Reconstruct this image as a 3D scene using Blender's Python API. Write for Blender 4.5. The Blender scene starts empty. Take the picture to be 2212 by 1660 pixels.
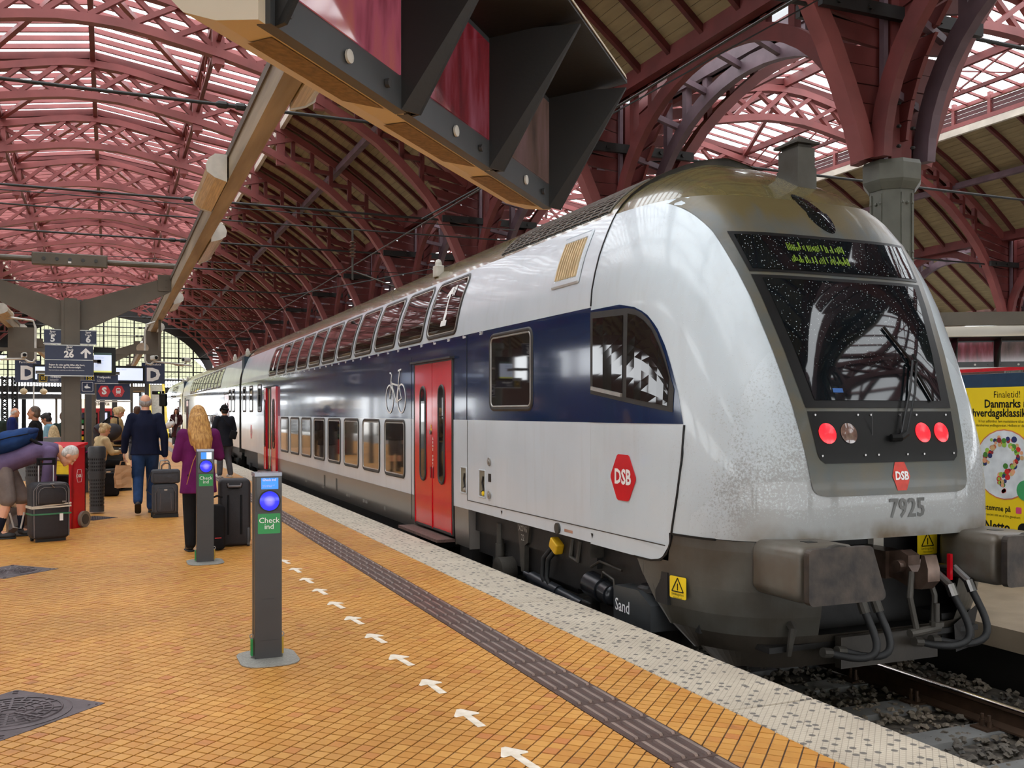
import bpy, bmesh, math, random
from mathutils import Vector, Matrix
R = math.radians
random.seed(7)
C = bpy.context.scene.collection
SC = bpy.context.scene

# ---------------------------------------------------------------- camera, sky, exposure
cam_d = bpy.data.cameras.new('camera')
cam = bpy.data.objects.new('camera', cam_d); C.objects.link(cam)
cam.location = (0, 0, 1.55)
cam.rotation_euler = (R(90), 0, R(-22.7215))
cam_d.sensor_width = 36.0; cam_d.lens = 2080/2212*36.0
cam_d.shift_y = 62/2212
cam_d.clip_end = 600
SC.camera = cam

wd = bpy.data.worlds.new('overcast_sky'); SC.world = wd; wd.use_nodes = True
bg = wd.node_tree.nodes['Background']
bg.inputs[0].default_value = (0.93, 0.965, 1.0, 1); bg.inputs[1].default_value = 6.0
SC.view_settings.view_transform = 'Standard'; SC.view_settings.look = 'None'
SC.view_settings.gamma = 1.0; SC.view_settings.exposure = -0.1
SC.view_settings.use_curve_mapping = False
SC.cycles.max_bounces = 7; SC.cycles.diffuse_bounces = 4; SC.cycles.glossy_bounces = 4
SC.cycles.transparent_max_bounces = 16; SC.cycles.sample_clamp_indirect = 6.0
SC.cycles.caustics_reflective = False; SC.cycles.caustics_refractive = False

# ---------------------------------------------------------------- materials
def srgb(r, g, b):
    f = lambda c: (c/255)/12.92 if c/255 <= 0.04045 else (((c/255)+0.055)/1.055)**2.4
    return (f(r), f(g), f(b), 1)

def pm(name, col, rough=0.5, metal=0.0, var=0.12, scale=6.0, bump=0.0, bscale=40.0, emit=0.0, coat=0.0, spec=0.5, col2=None, stretch=None, ior=None):
    """a principled surface whose colour and roughness wander with noise"""
    m = bpy.data.materials.new(name); m.use_nodes = True
    nt = m.node_tree; N = nt.nodes; L = nt.links
    p = N['Principled BSDF']
    p.inputs['Roughness'].default_value = rough; p.inputs['Metallic'].default_value = metal
    p.inputs['Specular IOR Level'].default_value = spec
    if ior: p.inputs['IOR'].default_value = ior
    if coat: p.inputs['Coat Weight'].default_value = coat; p.inputs['Coat Roughness'].default_value = 0.04
    tc = N.new('ShaderNodeTexCoord'); src = tc.outputs['Object']
    if stretch:
        mp = N.new('ShaderNodeMapping'); mp.inputs['Scale'].default_value = stretch
        L.new(src, mp.inputs['Vector']); src = mp.outputs[0]
    nz = N.new('ShaderNodeTexNoise'); nz.inputs['Scale'].default_value = scale; nz.inputs['Detail'].default_value = 5
    L.new(src, nz.inputs['Vector'])
    rp = N.new('ShaderNodeValToRGB')
    c = srgb(*col); c2 = srgb(*col2) if col2 else tuple(min(1, x*(1-var*1.6)) for x in c[:3])+(1,)
    c1 = c if col2 else tuple(min(1, x*(1+var)) for x in c[:3])+(1,)
    rp.color_ramp.elements[0].position = 0.32; rp.color_ramp.elements[0].color = c2
    rp.color_ramp.elements[1].position = 0.68; rp.color_ramp.elements[1].color = c1
    L.new(nz.outputs['Fac'], rp.inputs[0]); L.new(rp.outputs[0], p.inputs['Base Color'])
    if bump:
        n2 = N.new('ShaderNodeTexNoise'); n2.inputs['Scale'].default_value = bscale; n2.inputs['Detail'].default_value = 3
        L.new(src, n2.inputs['Vector'])
        b = N.new('ShaderNodeBump'); b.inputs['Strength'].default_value = bump; b.inputs['Distance'].default_value = 0.01
        L.new(n2.outputs['Fac'], b.inputs['Height']); L.new(b.outputs[0], p.inputs['Normal'])
    if emit:
        p.inputs['Emission Color'].default_value = c; p.inputs['Emission Strength'].default_value = emit
    return m

def nodes_of(m):
    return m.node_tree.nodes, m.node_tree.links, m.node_tree.nodes['Principled BSDF']

def glassmat(name, tint, fac, rough=0.02):
    m = bpy.data.materials.new(name); m.use_nodes = True
    N = m.node_tree.nodes; L = m.node_tree.links; N.clear()
    o = N.new('ShaderNodeOutputMaterial'); t = N.new('ShaderNodeBsdfTransparent'); g = N.new('ShaderNodeBsdfGlossy'); x = N.new('ShaderNodeMixShader')
    t.inputs[0].default_value = (*tint, 1); g.inputs['Roughness'].default_value = rough
    x.inputs[0].default_value = fac
    nz = N.new('ShaderNodeTexNoise'); nz.inputs['Scale'].default_value = 3
    mx = N.new('ShaderNodeMixRGB'); mx.blend_type = 'MULTIPLY'; mx.inputs[0].default_value = 0.25; mx.inputs[1].default_value = (*tint, 1)
    L.new(nz.outputs['Fac'], mx.inputs[2]); L.new(mx.outputs[0], t.inputs[0])
    L.new(t.outputs[0], x.inputs[1]); L.new(g.outputs[0], x.inputs[2]); L.new(x.outputs[0], o.inputs[0])
    return m

M = {}
M['red_steel'] = pm('red_steel', (136, 72, 70), 0.55, 0, 0.14, 1.2, 0.05, 60)
M['red_timber'] = pm('red_timber', (106, 46, 44), 0.6, 0, 0.18, 1.5, 0.08, 30)
M['grey_rib'] = pm('grey_rib', (104, 84, 92), 0.6, 0, 0.18, 2, 0.08, 30)
M['dark_purlin'] = pm('dark_purlin', (88, 34, 33), 0.65, 0, 0.2, 2)
M['deck'] = pm('deck_board', (142, 126, 92), 0.75, 0, 0.12, 2.5, 0.1, 60, stretch=(3, .4, 3))
M['white_trim'] = pm('white_trim', (205, 196, 182), 0.6, 0, 0.1, 2)
M['louver'] = pm('louver', (82, 40, 42), 0.6)
M['sky_glass'] = glassmat('roof_glass', (0.97, 0.98, 0.98), 0.04)
M['fan_glass'] = glassmat('old_yellow_glass', (0.50, 0.495, 0.40), 0.03, 0.1)
M['black_iron'] = pm('black_iron', (28, 27, 26), 0.55, 0, 0.15, 4)
M['green_grey'] = pm('green_grey_paint', (92, 92, 82), 0.5, 0, 0.12, 3, 0.05, 40)
M['canopy'] = pm('canopy_brown_grey', (92, 84, 72), 0.5, 0, 0.1, 2, 0.04, 40)
M['beam_wood'] = pm('beam_casing', (170, 156, 132), 0.5, 0, 0.2, 1.2, 0.06, 25, col2=(126, 112, 90), stretch=(6, .5, 6))
M['lamp_glass'] = pm('lamp_diffuser', (206, 186, 148), 0.3, 0, 0.2, 3, 0, 1, stretch=(40, 1, 40))
M['lamp_white'] = pm('lamp_housing', (206, 204, 196), 0.45, 0, 0.1, 8)
M['black_paint'] = pm('black_paint', (15, 15, 15), 0.4, 0, 0.2, 5, spec=0.3)
M['dark_grey'] = pm('dark_grey', (58, 58, 60), 0.45, 0, 0.12, 4)
M['steel'] = pm('bare_steel', (150, 148, 146), 0.3, 1.0, 0.1, 10)
M['white'] = pm('white_paint', (232, 232, 230), 0.5, 0, 0.03, 5)
M['navy_sign'] = pm('navy_sign', (16, 30, 66), 0.35, 0, 0.08, 3)
M['yellow'] = pm('yellow_paint', (240, 205, 22), 0.45, 0, 0.06, 3)
M['red'] = pm('red_paint', (200, 14, 30), 0.3, 0, 0.08, 3)
M['green'] = pm('green_sign', (10, 134, 62), 0.4, 0, 0.05, 3)
M['concrete'] = pm('concrete', (132, 124, 112), 0.8, 0, 0.16, 3, 0.2, 50)
M['screen_white'] = pm('screen_white', (214, 226, 250), 0.3, 0, 0.03, 3, emit=0.75)
M['screen_blue'] = pm('screen_blue', (40, 130, 235), 0.3, 0, 0.06, 3, emit=0.7)
M['screen_dark'] = pm('screen_dark', (10, 13, 26), 0.2, 0, 0.1, 3)
M['rubber'] = pm('rubber', (24, 24, 25), 0.6, 0, 0.2, 12, 0.05, 80)

# ---------------------------------------------------------------- mesh helpers
def basis(right, up):
    r = Vector(right).normalized(); u = Vector(up).normalized(); n = r.cross(u).normalized()
    u = n.cross(r).normalized()
    return Matrix((r, u, n)).transposed()

class MB:
    """collects plain shapes, build() links them as ONE mesh object"""
    def __init__(s): s.v = []; s.f = []; s.mi = []; s.cur = 0
    def add(s, vs, fs):
        k = len(s.v); s.v += [tuple(v) for v in vs]
        s.f += [tuple(i+k for i in f) for f in fs]; s.mi += [s.cur]*len(fs); return s
    def box(s, c, d, rot=None):
        x, y, z = d[0]/2, d[1]/2, d[2]/2
        vs = [Vector((a*x, b*y, e*z)) for a in (-1, 1) for b in (-1, 1) for e in (-1, 1)]
        if rot is not None: vs = [rot @ v for v in vs]
        c = Vector(c)
        return s.add([v+c for v in vs], [(0,1,3,2),(4,6,7,5),(0,4,5,1),(2,3,7,6),(0,2,6,4),(1,5,7,3)])
    def bb(s, x0, x1, y0, y1, z0, z1):
        return s.box(((x0+x1)/2, (y0+y1)/2, (z0+z1)/2), (abs(x1-x0), abs(y1-y0), abs(z1-z0)))
    def beam(s, p, q, w, h, up=(0, 0, 1)):
        p, q = Vector(p), Vector(q); d = (q-p)
        if d.length < 1e-6: return s
        t = d.normalized(); u = Vector(up)
        if abs(t.dot(u)) > 0.98: u = Vector((0, 1, 0)) if abs(t.y) < .9 else Vector((1, 0, 0))
        r = t.cross(u).normalized(); u = r.cross(t).normalized()
        vs = [b + r*(a*w/2) + u*(e*h/2) for b in (p, q) for a, e in ((-1,-1),(1,-1),(1,1),(-1,1))]
        return s.add(vs, [(3,2,1,0),(4,5,6,7),(0,1,5,4),(1,2,6,5),(2,3,7,6),(3,0,4,7)])
    def sweep(s, pts, w, h, side, closed_ends=True):
        """rectangular bar along a polyline lying in the plane whose normal is `side`; w is along side"""
        pts = [Vector(p) for p in pts]; side = Vector(side).normalized(); vs = []
        for i, p in enumerate(pts):
            t = (pts[min(i+1, len(pts)-1)] - pts[max(i-1, 0)]).normalized()
            n = side.cross(t).normalized()
            vs += [p - side*w/2 - n*h/2, p + side*w/2 - n*h/2, p + side*w/2 + n*h/2, p - side*w/2 + n*h/2]
        fs = []
        for i in range(len(pts)-1):
            a = i*4; b = a+4
            for k in range(4):
                fs.append((a+k, a+(k+1) % 4, b+(k+1) % 4, b+k))
        e = (len(pts)-1)*4
        fs += [(3,2,1,0), (e, e+1, e+2, e+3)]
        return s.add(vs, fs)
    def tube(s, pts, r, n=8, caps=True):
        pts = [Vector(p) for p in pts]; rs = r if isinstance(r, (list, tuple)) else [r]*len(pts); vs = []; u = None
        for i, p in enumerate(pts):
            t = (pts[min(i+1, len(pts)-1)] - pts[max(i-1, 0)])
            t = t.normalized() if t.length > 1e-9 else Vector((0, 0, 1))
            if u is None:
                u = Vector((0, 0, 1)) if abs(t.z) < .9 else Vector((1, 0, 0))
            a = t.cross(u).normalized(); u = a.cross(t).normalized()
            vs += [p + (a*math.cos(2*math.pi*k/n) + u*math.sin(2*math.pi*k/n))*rs[i] for k in range(n)]
        fs = [(i*n+k, i*n+(k+1) % n, (i+1)*n+(k+1) % n, (i+1)*n+k) for i in range(len(pts)-1) for k in range(n)]
        if caps: fs += [tuple(range(n))[::-1], tuple((len(pts)-1)*n+k for k in range(n))]
        return s.add(vs, fs)
    def cyl(s, p, q, r, n=16): return s.tube([p, q], r, n)
    def lathe(s, prof, c, n=20, mat=None):
        """prof: (radius, height) list turned round local z"""
        vs = []; c = Vector(c)
        for r, z in prof:
            for k in range(n):
                a = 2*math.pi*k/n; v = Vector((r*math.cos(a), r*math.sin(a), z))
                vs.append((mat @ v if mat else v) + c)
        m = len(prof)
        fs = [(i*n+k, i*n+(k+1) % n, (i+1)*n+(k+1) % n, (i+1)*n+k) for i in range(m-1) for k in range(n)]
        fs += [tuple(range(n))[::-1], tuple((m-1)*n+k for k in range(n))]
        return s.add(vs, fs)
    def ell(s, c, r, rot=None, n=14, m=8):
        vs = []; c = Vector(c)
        vs.append(Vector((0, 0, -r[2])))
        for i in range(1, m):
            t = -math.pi/2 + math.pi*i/m
            for k in range(n):
                a = 2*math.pi*k/n
                vs.append(Vector((r[0]*math.cos(t)*math.cos(a), r[1]*math.cos(t)*math.sin(a), r[2]*math.sin(t))))
        vs.append(Vector((0, 0, r[2])))
        if rot is not None: vs = [rot @ v for v in vs]
        fs = [(0, 1+(k+1) % n, 1+k) for k in range(n)]
        for i in range(m-2):
            a = 1+i*n
            fs += [(a+k, a+(k+1) % n, a+n+(k+1) % n, a+n+k) for k in range(n)]
        a = 1+(m-2)*n; t = len(vs)-1
        fs += [(a+k, a+(k+1) % n, t) for k in range(n)]
        return s.add([v+c for v in vs], fs)
    def cap(s, p, q, r0, r1=None, n=12):
        """tapered capsule"""
        p, q = Vector(p), Vector(q); r1 = r0 if r1 is None else r1
        t = (q-p); t = t.normalized() if t.length > 1e-6 else Vector((0, 0, 1))
        pts = [p-t*r0*.96, p-t*r0*.75, p-t*r0*.4, p, q, q+t*r1*.4, q+t*r1*.75, q+t*r1*.96]
        rs = [r0*.25, r0*.66, r0*.92, r0, r1, r1*.92, r1*.66, r1*.25]
        return s.tube(pts, rs, n)
    def etube(s, pts, rx, ry, right, n=16):
        """elliptical tube: rx along `right`, ry across"""
        pts = [Vector(p) for p in pts]; vs = []; right = Vector(right)
        for i, p in enumerate(pts):
            t = (pts[min(i+1, len(pts)-1)] - pts[max(i-1, 0)]).normalized()
            f = t.cross(right).normalized(); a = f.cross(t).normalized()
            vs += [p + a*rx[i]*math.cos(2*math.pi*k/n) + f*ry[i]*math.sin(2*math.pi*k/n) for k in range(n)]
        fs = [(i*n+k, i*n+(k+1) % n, (i+1)*n+(k+1) % n, (i+1)*n+k) for i in range(len(pts)-1) for k in range(n)]
        fs += [tuple(range(n))[::-1], tuple((len(pts)-1)*n+k for k in range(n))]
        return s.add(vs, fs)
    def prism(s, poly, o, right, up, depth):
        """polygon (a,b) in the plane right/up at o, pushed `depth` against the normal"""
        B = basis(right, up); o = Vector(o); n = len(poly)
        f = [o + B @ Vector((a, b, 0)) for a, b in poly]; k = [o + B @ Vector((a, b, -depth)) for a, b in poly]
        return s.add(f+k, [tuple(range(n)), tuple(range(2*n-1, n-1, -1))] + [(i, n+i, n+(i+1) % n, (i+1) % n) for i in range(n)])
    def grid(s, rows):
        """list of equally long point rows"""
        n = len(rows[0]); vs = [p for r in rows for p in r]
        return s.add(vs, [(i*n+k, i*n+k+1, (i+1)*n+k+1, (i+1)*n+k) for i in range(len(rows)-1) for k in range(n-1)])
    def rbox(s, c, d, r, rot=None, seg=4, axis=2):
        """box with rounded vertical (axis) edges and softened caps"""
        order = {2: (0, 1, 2), 1: (0, 2, 1), 0: (1, 2, 0)}[axis]
        a, b, h = d[order[0]]/2, d[order[1]]/2, d[order[2]]/2
        r = min(r, a*.98, b*.98); e = min(r*.5, h*.9); vs = []
        def ring(ins, z):
            out = []
            for cx, cy, a0 in ((a-r, b-r, 0), (-a+r, b-r, 90), (-a+r, -b+r, 180), (a-r, -b+r, 270)):
                for i in range(seg+1):
                    t = R(a0+90*i/seg); rr = r-ins
                    v = [0, 0, 0]; v[order[0]] = cx+rr*math.cos(t); v[order[1]] = cy+rr*math.sin(t); v[order[2]] = z
                    out.append(Vector(v))
            return out
        rings = [ring(e, -h), ring(e*.3, -h+e*.3), ring(0, -h+e), ring(0, h-e), ring(e*.3, h-e*.3), ring(e, h)]
        n = len(rings[0]); c = Vector(c)
        for q in rings: vs += [(rot @ v if rot is not None else v)+c for v in q]
        fs = [(i*n+k, i*n+(k+1) % n, (i+1)*n+(k+1) % n, (i+1)*n+k) for i in range(5) for k in range(n)]
        fs += [tuple(range(n))[::-1], tuple(5*n+k for k in range(n))]
        if axis == 1: fs = [f[::-1] for f in fs]
        return s.add(vs, fs)
    def mesh(s, name, smooth=None):
        me = bpy.data.meshes.new(name); me.from_pydata(s.v, [], s.f)
        if any(s.mi): me.polygons.foreach_set('material_index', s.mi)
        if smooth is not None:
            me.polygons.foreach_set('use_smooth', [True]*len(me.polygons))
            me.set_sharp_from_angle(angle=R(smooth))
        me.update(); return me
    def build(s, name, mat, parent=None, smooth=None, world=True, fix=True):
        """links the collected shapes; coordinates are world ones unless world=False"""
        off = Vector((0, 0, 0))
        if parent is not None and world:
            p = parent
            while p is not None: off += Vector(p.location); p = p.parent
            s.v = [(a-off.x, b-off.y, c-off.z) for a, b, c in s.v]
        me = s.mesh(name, smooth)
        if fix:
            b = bmesh.new(); b.from_mesh(me); bmesh.ops.recalc_face_normals(b, faces=b.faces); b.to_mesh(me); b.free()
        for m in (mat if isinstance(mat, (list, tuple)) else [mat]): me.materials.append(m)
        o = bpy.data.objects.new(name, me); C.objects.link(o)
        if parent is not None: o.parent = parent
        return o

def tag(o, label=None, cat=None, group=None, kind=None):
    if label: o['label'] = label
    if cat: o['category'] = cat
    if group: o['group'] = group
    if kind: o['kind'] = kind
    return o
def thing(name, label, cat, loc=(0, 0, 0), group=None, rotz=0):
    o = bpy.data.objects.new(name, None); C.objects.link(o); o.location = loc; o.rotation_euler = (0, 0, rotz)
    o.empty_display_size = .2
    return tag(o, label, cat, group)
def struct(name, loc=(0, 0, 0)):
    o = bpy.data.objects.new(name, None); C.objects.link(o); o.location = loc; o['kind'] = 'structure'; return o
KIDS = {}
def dup(root, loc, rotz=0, label=None, group=None, keep_scale=True):
    r = root.copy(); C.objects.link(r); r.location = loc; r.rotation_euler = (0, 0, rotz)
    if label: r['label'] = label
    if group: r['group'] = group
    for ch in list(root.children):
        c = ch.copy(); C.objects.link(c); c.parent = r
        for g in list(ch.children):
            d = g.copy(); C.objects.link(d); d.parent = c
    return r
def inst(name, me, loc, parent, rot=(0, 0, 0), scale=(1, 1, 1)):
    o = bpy.data.objects.new(name, me); C.objects.link(o); o.location = loc; o.rotation_euler = rot; o.scale = scale
    o.parent = parent; return o

TXT = {}
def text(name, s, size, o, right, up, mat, parent, align='CENTER', bold=0.0, depth=0.002, spacing=1.0, line=1.0, squeeze=1.0):
    """flat printed lettering, baseline-centred at o"""
    cu = bpy.data.curves.new('lettering', 'FONT'); cu.body = s; cu.size = size; cu.align_x = align; cu.align_y = 'CENTER'
    cu.resolution_u = 2; cu.offset = bold*size; cu.space_character = spacing; cu.space_line = line; cu.fill_mode = 'FRONT'
    ob = bpy.data.objects.new('lettering', cu); C.objects.link(ob)
    dg = bpy.context.evaluated_depsgraph_get()
    me = bpy.data.meshes.new_from_object(ob.evaluated_get(dg)); bpy.data.objects.remove(ob); bpy.data.curves.remove(cu)
    B = basis(right, up).to_4x4(); off = Vector((0, 0, 0)); p = parent
    while p is not None: off += Vector(p.location); p = p.parent
    T = Matrix.Translation(Vector(o)-off) @ B @ Matrix.Diagonal((squeeze, 1, 1, 1)) @ Matrix.Translation((0, 0, depth))
    me.transform(T); me.name = name; me.materials.clear(); me.materials.append(mat)
    ob = bpy.data.objects.new(name, me); C.objects.link(ob); ob.parent = parent
    return ob
SIDE = ((0, -1, 0), (0, 0, 1))      # lettering on the train's platform side
FRONT = ((1, 0, 0), (0, 0, 1))      # lettering that faces the camera end of the platform

def rrect(w, h, r, seg=4, cx=0, cy=0):
    out = []
    for x, y, a0 in ((w/2-r, h/2-r, 0), (-w/2+r, h/2-r, 90), (-w/2+r, -h/2+r, 180), (w/2-r, -h/2+r, 270)):
        for i in range(seg+1):
            t = R(a0+90*i/seg); out.append((cx+x+r*math.cos(t), cy+y+r*math.sin(t)))
    return out
# ================================================================ platform floor
TS = 0.0735                       # tile pitch, laid at 45 degrees to the platform
def tile_material(name, grout):
    m = bpy.data.materials.new(name); m.use_nodes = True
    N, L, p = nodes_of(m)
    g = N.new('ShaderNodeNewGeometry'); mp = N.new('ShaderNodeMapping')
    mp.inputs['Rotation'].default_value = (0, 0, R(-45)); mp.inputs['Scale'].default_value = (1/TS, 1/TS, 1/TS)
    mp.vector_type = 'POINT'
    L.new(g.outputs['Position'], mp.inputs['Vector'])
    fl = N.new('ShaderNodeVectorMath'); fl.operation = 'FLOOR'; L.new(mp.outputs[0], fl.inputs[0])
    sx = N.new('ShaderNodeSeparateXYZ'); L.new(fl.outputs[0], sx.inputs[0]); cx = N.new('ShaderNodeCombineXYZ')
    L.new(sx.outputs[0], cx.inputs[0]); L.new(sx.outputs[1], cx.inputs[1])
    wn = N.new('ShaderNodeTexWhiteNoise'); wn.noise_dimensions = '3D'; L.new(cx.outputs[0], wn.inputs['Vector'])
    r = N.new('ShaderNodeValToRGB'); e = r.color_ramp.elements
    e[0].position = 0; e[0].color = srgb(186, 128, 54); e[1].position = 1; e[1].color = srgb(208, 152, 76)
    k = e.new(.5); k.color = srgb(198, 141, 66); k = e.new(.04); k.color = srgb(192, 122, 66); k = e.new(.09); k.color = srgb(196, 136, 62)
    L.new(wn.outputs['Value'], r.inputs[0])
    n1 = N.new('ShaderNodeTexNoise'); n1.inputs['Scale'].default_value = 0.55; n1.inputs['Detail'].default_value = 6; L.new(g.outputs['Position'], n1.inputs['Vector'])
    q = N.new('ShaderNodeValToRGB'); q.color_ramp.elements[0].position = .33; q.color_ramp.elements[0].color = (.80, .80, .84, 1); q.color_ramp.elements[1].position = .62; q.color_ramp.elements[1].color = (1.06, 1.04, 1.0, 1)
    L.new(n1.outputs['Fac'], q.inputs[0])
    mu = N.new('ShaderNodeMixRGB'); mu.blend_type = 'MULTIPLY'; mu.inputs[0].default_value = 1; L.new(r.outputs[0], mu.inputs[1]); L.new(q.outputs[0], mu.inputs[2])
    n2 = N.new('ShaderNodeTexNoise'); n2.inputs['Scale'].default_value = 9; n2.inputs['Detail'].default_value = 8; L.new(g.outputs['Position'], n2.inputs['Vector'])
    q2 = N.new('ShaderNodeValToRGB'); q2.color_ramp.elements[0].position = .27; q2.color_ramp.elements[0].color = (.55, .52, .52, 1); q2.color_ramp.elements[1].position = .4; q2.color_ramp.elements[1].color = (1, 1, 1, 1)
    L.new(n2.outputs['Fac'], q2.inputs[0])
    m2 = N.new('ShaderNodeMixRGB'); m2.blend_type = 'MULTIPLY'; m2.inputs[0].default_value = .55; L.new(mu.outputs[0], m2.inputs[1]); L.new(q2.outputs[0], m2.inputs[2])
    out = m2.outputs[0]
    if grout:
        fr = N.new('ShaderNodeVectorMath'); fr.operation = 'FRACTION'; L.new(mp.outputs[0], fr.inputs[0])
        s2 = N.new('ShaderNodeSeparateXYZ'); L.new(fr.outputs[0], s2.inputs[0])
        def edge(i):
            a = N.new('ShaderNodeMath'); a.operation = 'SUBTRACT'; a.inputs[1].default_value = .5; L.new(s2.outputs[i], a.inputs[0])
            b = N.new('ShaderNodeMath'); b.operation = 'ABSOLUTE'; L.new(a.outputs[0], b.inputs[0]); return b
        mxm = N.new('ShaderNodeMath'); mxm.operation = 'MAXIMUM'; L.new(edge(0).outputs[0], mxm.inputs[0]); L.new(edge(1).outputs[0], mxm.inputs[1])
        gt = N.new('ShaderNodeMath'); gt.operation = 'GREATER_THAN'; gt.inputs[1].default_value = .46; L.new(mxm.outputs[0], gt.inputs[0])
        m3 = N.new('ShaderNodeMixRGB'); L.new(gt.outputs[0], m3.inputs[0]); L.new(out, m3.inputs[1]); m3.inputs[2].default_value = srgb(120, 84, 52); out = m3.outputs[0]
    L.new(out, p.inputs['Base Color']); p.inputs['Roughness'].default_value = .42; p.inputs['Specular IOR Level'].default_value = .35
    b = N.new('ShaderNodeBump'); b.inputs['Strength'].default_value = .12; b.inputs['Distance'].default_value = .004; L.new(n2.outputs['Fac'], b.inputs['Height']); L.new(b.outputs[0], p.inputs['Normal'])
    return m
M['tile'] = tile_material('glazed_yellow_tile', False)
M['tile_far'] = tile_material('yellow_tiling_far', True)
M['grout'] = pm('dark_grout', (84, 62, 46), .85, 0, .2, 8)
def kerb_material():
    m = pm('cast_kerb', (196, 184, 164), .7, 0, .07, 2.5, 0, 1, col2=(176, 164, 146))
    N, L, p = nodes_of(m); base = p.inputs['Base Color'].links[0].from_socket
    g = N.new('ShaderNodeNewGeometry'); mp = N.new('ShaderNodeMapping'); mp.inputs['Rotation'].default_value = (0, 0, R(-45)); mp.inputs['Scale'].default_value = (36, 36, 36); L.new(g.outputs['Position'], mp.inputs['Vector'])
    fr = N.new('ShaderNodeVectorMath'); fr.operation = 'FRACTION'; L.new(mp.outputs[0], fr.inputs[0]); s = N.new('ShaderNodeSeparateXYZ'); L.new(fr.outputs[0], s.inputs[0])
    mn = N.new('ShaderNodeMath'); mn.operation = 'MINIMUM'; L.new(s.outputs[0], mn.inputs[0]); L.new(s.outputs[1], mn.inputs[1])
    lt = N.new('ShaderNodeMath'); lt.operation = 'LESS_THAN'; lt.inputs[1].default_value = .13; L.new(mn.outputs[0], lt.inputs[0])
    nz = N.new('ShaderNodeTexNoise'); nz.inputs['Scale'].default_value = 11; nz.inputs['Detail'].default_value = 3; L.new(g.outputs['Position'], nz.inputs['Vector'])
    q = N.new('ShaderNodeValToRGB'); q.color_ramp.elements[0].position = .56; q.color_ramp.elements[0].color = (0, 0, 0, 1); q.color_ramp.elements[1].position = .66; q.color_ramp.elements[1].color = (1, 1, 1, 1); L.new(nz.outputs['Fac'], q.inputs[0])
    a = N.new('ShaderNodeMath'); a.operation = 'MULTIPLY_ADD'; a.inputs[1].default_value = .35; L.new(q.outputs[0], a.inputs[0]); a.inputs[2].default_value = .42
    mm = N.new('ShaderNodeMath'); mm.operation = 'MULTIPLY'; L.new(lt.outputs[0], mm.inputs[0]); L.new(a.outputs[0], mm.inputs[1])
    x = N.new('ShaderNodeMixRGB'); L.new(mm.outputs[0], x.inputs[0]); L.new(base, x.inputs[1]); x.inputs[2].default_value = srgb(92, 80, 70)
    vo = N.new('ShaderNodeTexVoronoi'); vo.voronoi_dimensions = '2D'; vo.inputs['Scale'].default_value = 15; L.new(g.outputs['Position'], vo.inputs['Vector'])
    l2 = N.new('ShaderNodeMath'); l2.operation = 'LESS_THAN'; l2.inputs[1].default_value = .24; L.new(vo.outputs['Distance'], l2.inputs[0])
    x2 = N.new('ShaderNodeMixRGB'); m5 = N.new('ShaderNodeMath'); m5.operation = 'MULTIPLY'; m5.inputs[1].default_value = .85
    sc = N.new('ShaderNodeSeparateColor'); L.new(vo.outputs['Color'], sc.inputs[0]); g2 = N.new('ShaderNodeMath'); g2.operation = 'GREATER_THAN'; g2.inputs[1].default_value = .45; L.new(sc.outputs[0], g2.inputs[0])
    m6 = N.new('ShaderNodeMath'); m6.operation = 'MULTIPLY'; L.new(l2.outputs[0], m6.inputs[0]); L.new(g2.outputs[0], m6.inputs[1]); L.new(m6.outputs[0], m5.inputs[0])
    L.new(m5.outputs[0], x2.inputs[0]); L.new(x.outputs[0], x2.inputs[1]); x2.inputs[2].default_value = srgb(82, 78, 76)
    L.new(x2.outputs[0], p.inputs['Base Color'])
    b = N.new('ShaderNodeBump'); b.invert = True; b.inputs['Strength'].default_value = .5; b.inputs['Distance'].default_value = .004; L.new(lt.outputs[0], b.inputs['Height']); L.new(b.outputs[0], p.inputs['Normal'])
    return m
M['kerb'] = kerb_material()
M['tactile'] = pm('brown_tactile', (80, 58, 50), .35, 0, .16, 5, .1, 90)

floor = struct('floor')
mb = MB(); mb.bb(-4.9, 3.44, -8, 113, -.78, -.006); mb.build('platform_bed', M['grout'], floor)
XL0, XL1, XK0, XK1 = 2.272, 2.546, 2.985, 3.53
mb = MB()     # far tiling, its joints too small to pick apart
YF = 15.2
mb.bb(-4.9, XL0, YF, 113, -.006, -.0015); mb.bb(XL1, XK0, YF, 113, -.006, -.0015)
mb.bb(-4.9, -2.55, -8, YF, -.006, -.0015); mb.bb(-2.55, XL0, -8, 1.62, -.006, -.0015); mb.bb(XL1, XK0, -8, 1.62, -.006, -.0015)
o = mb.build('far_tiling', M['tile_far'], floor); o['kind'] = 'stuff'
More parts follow.
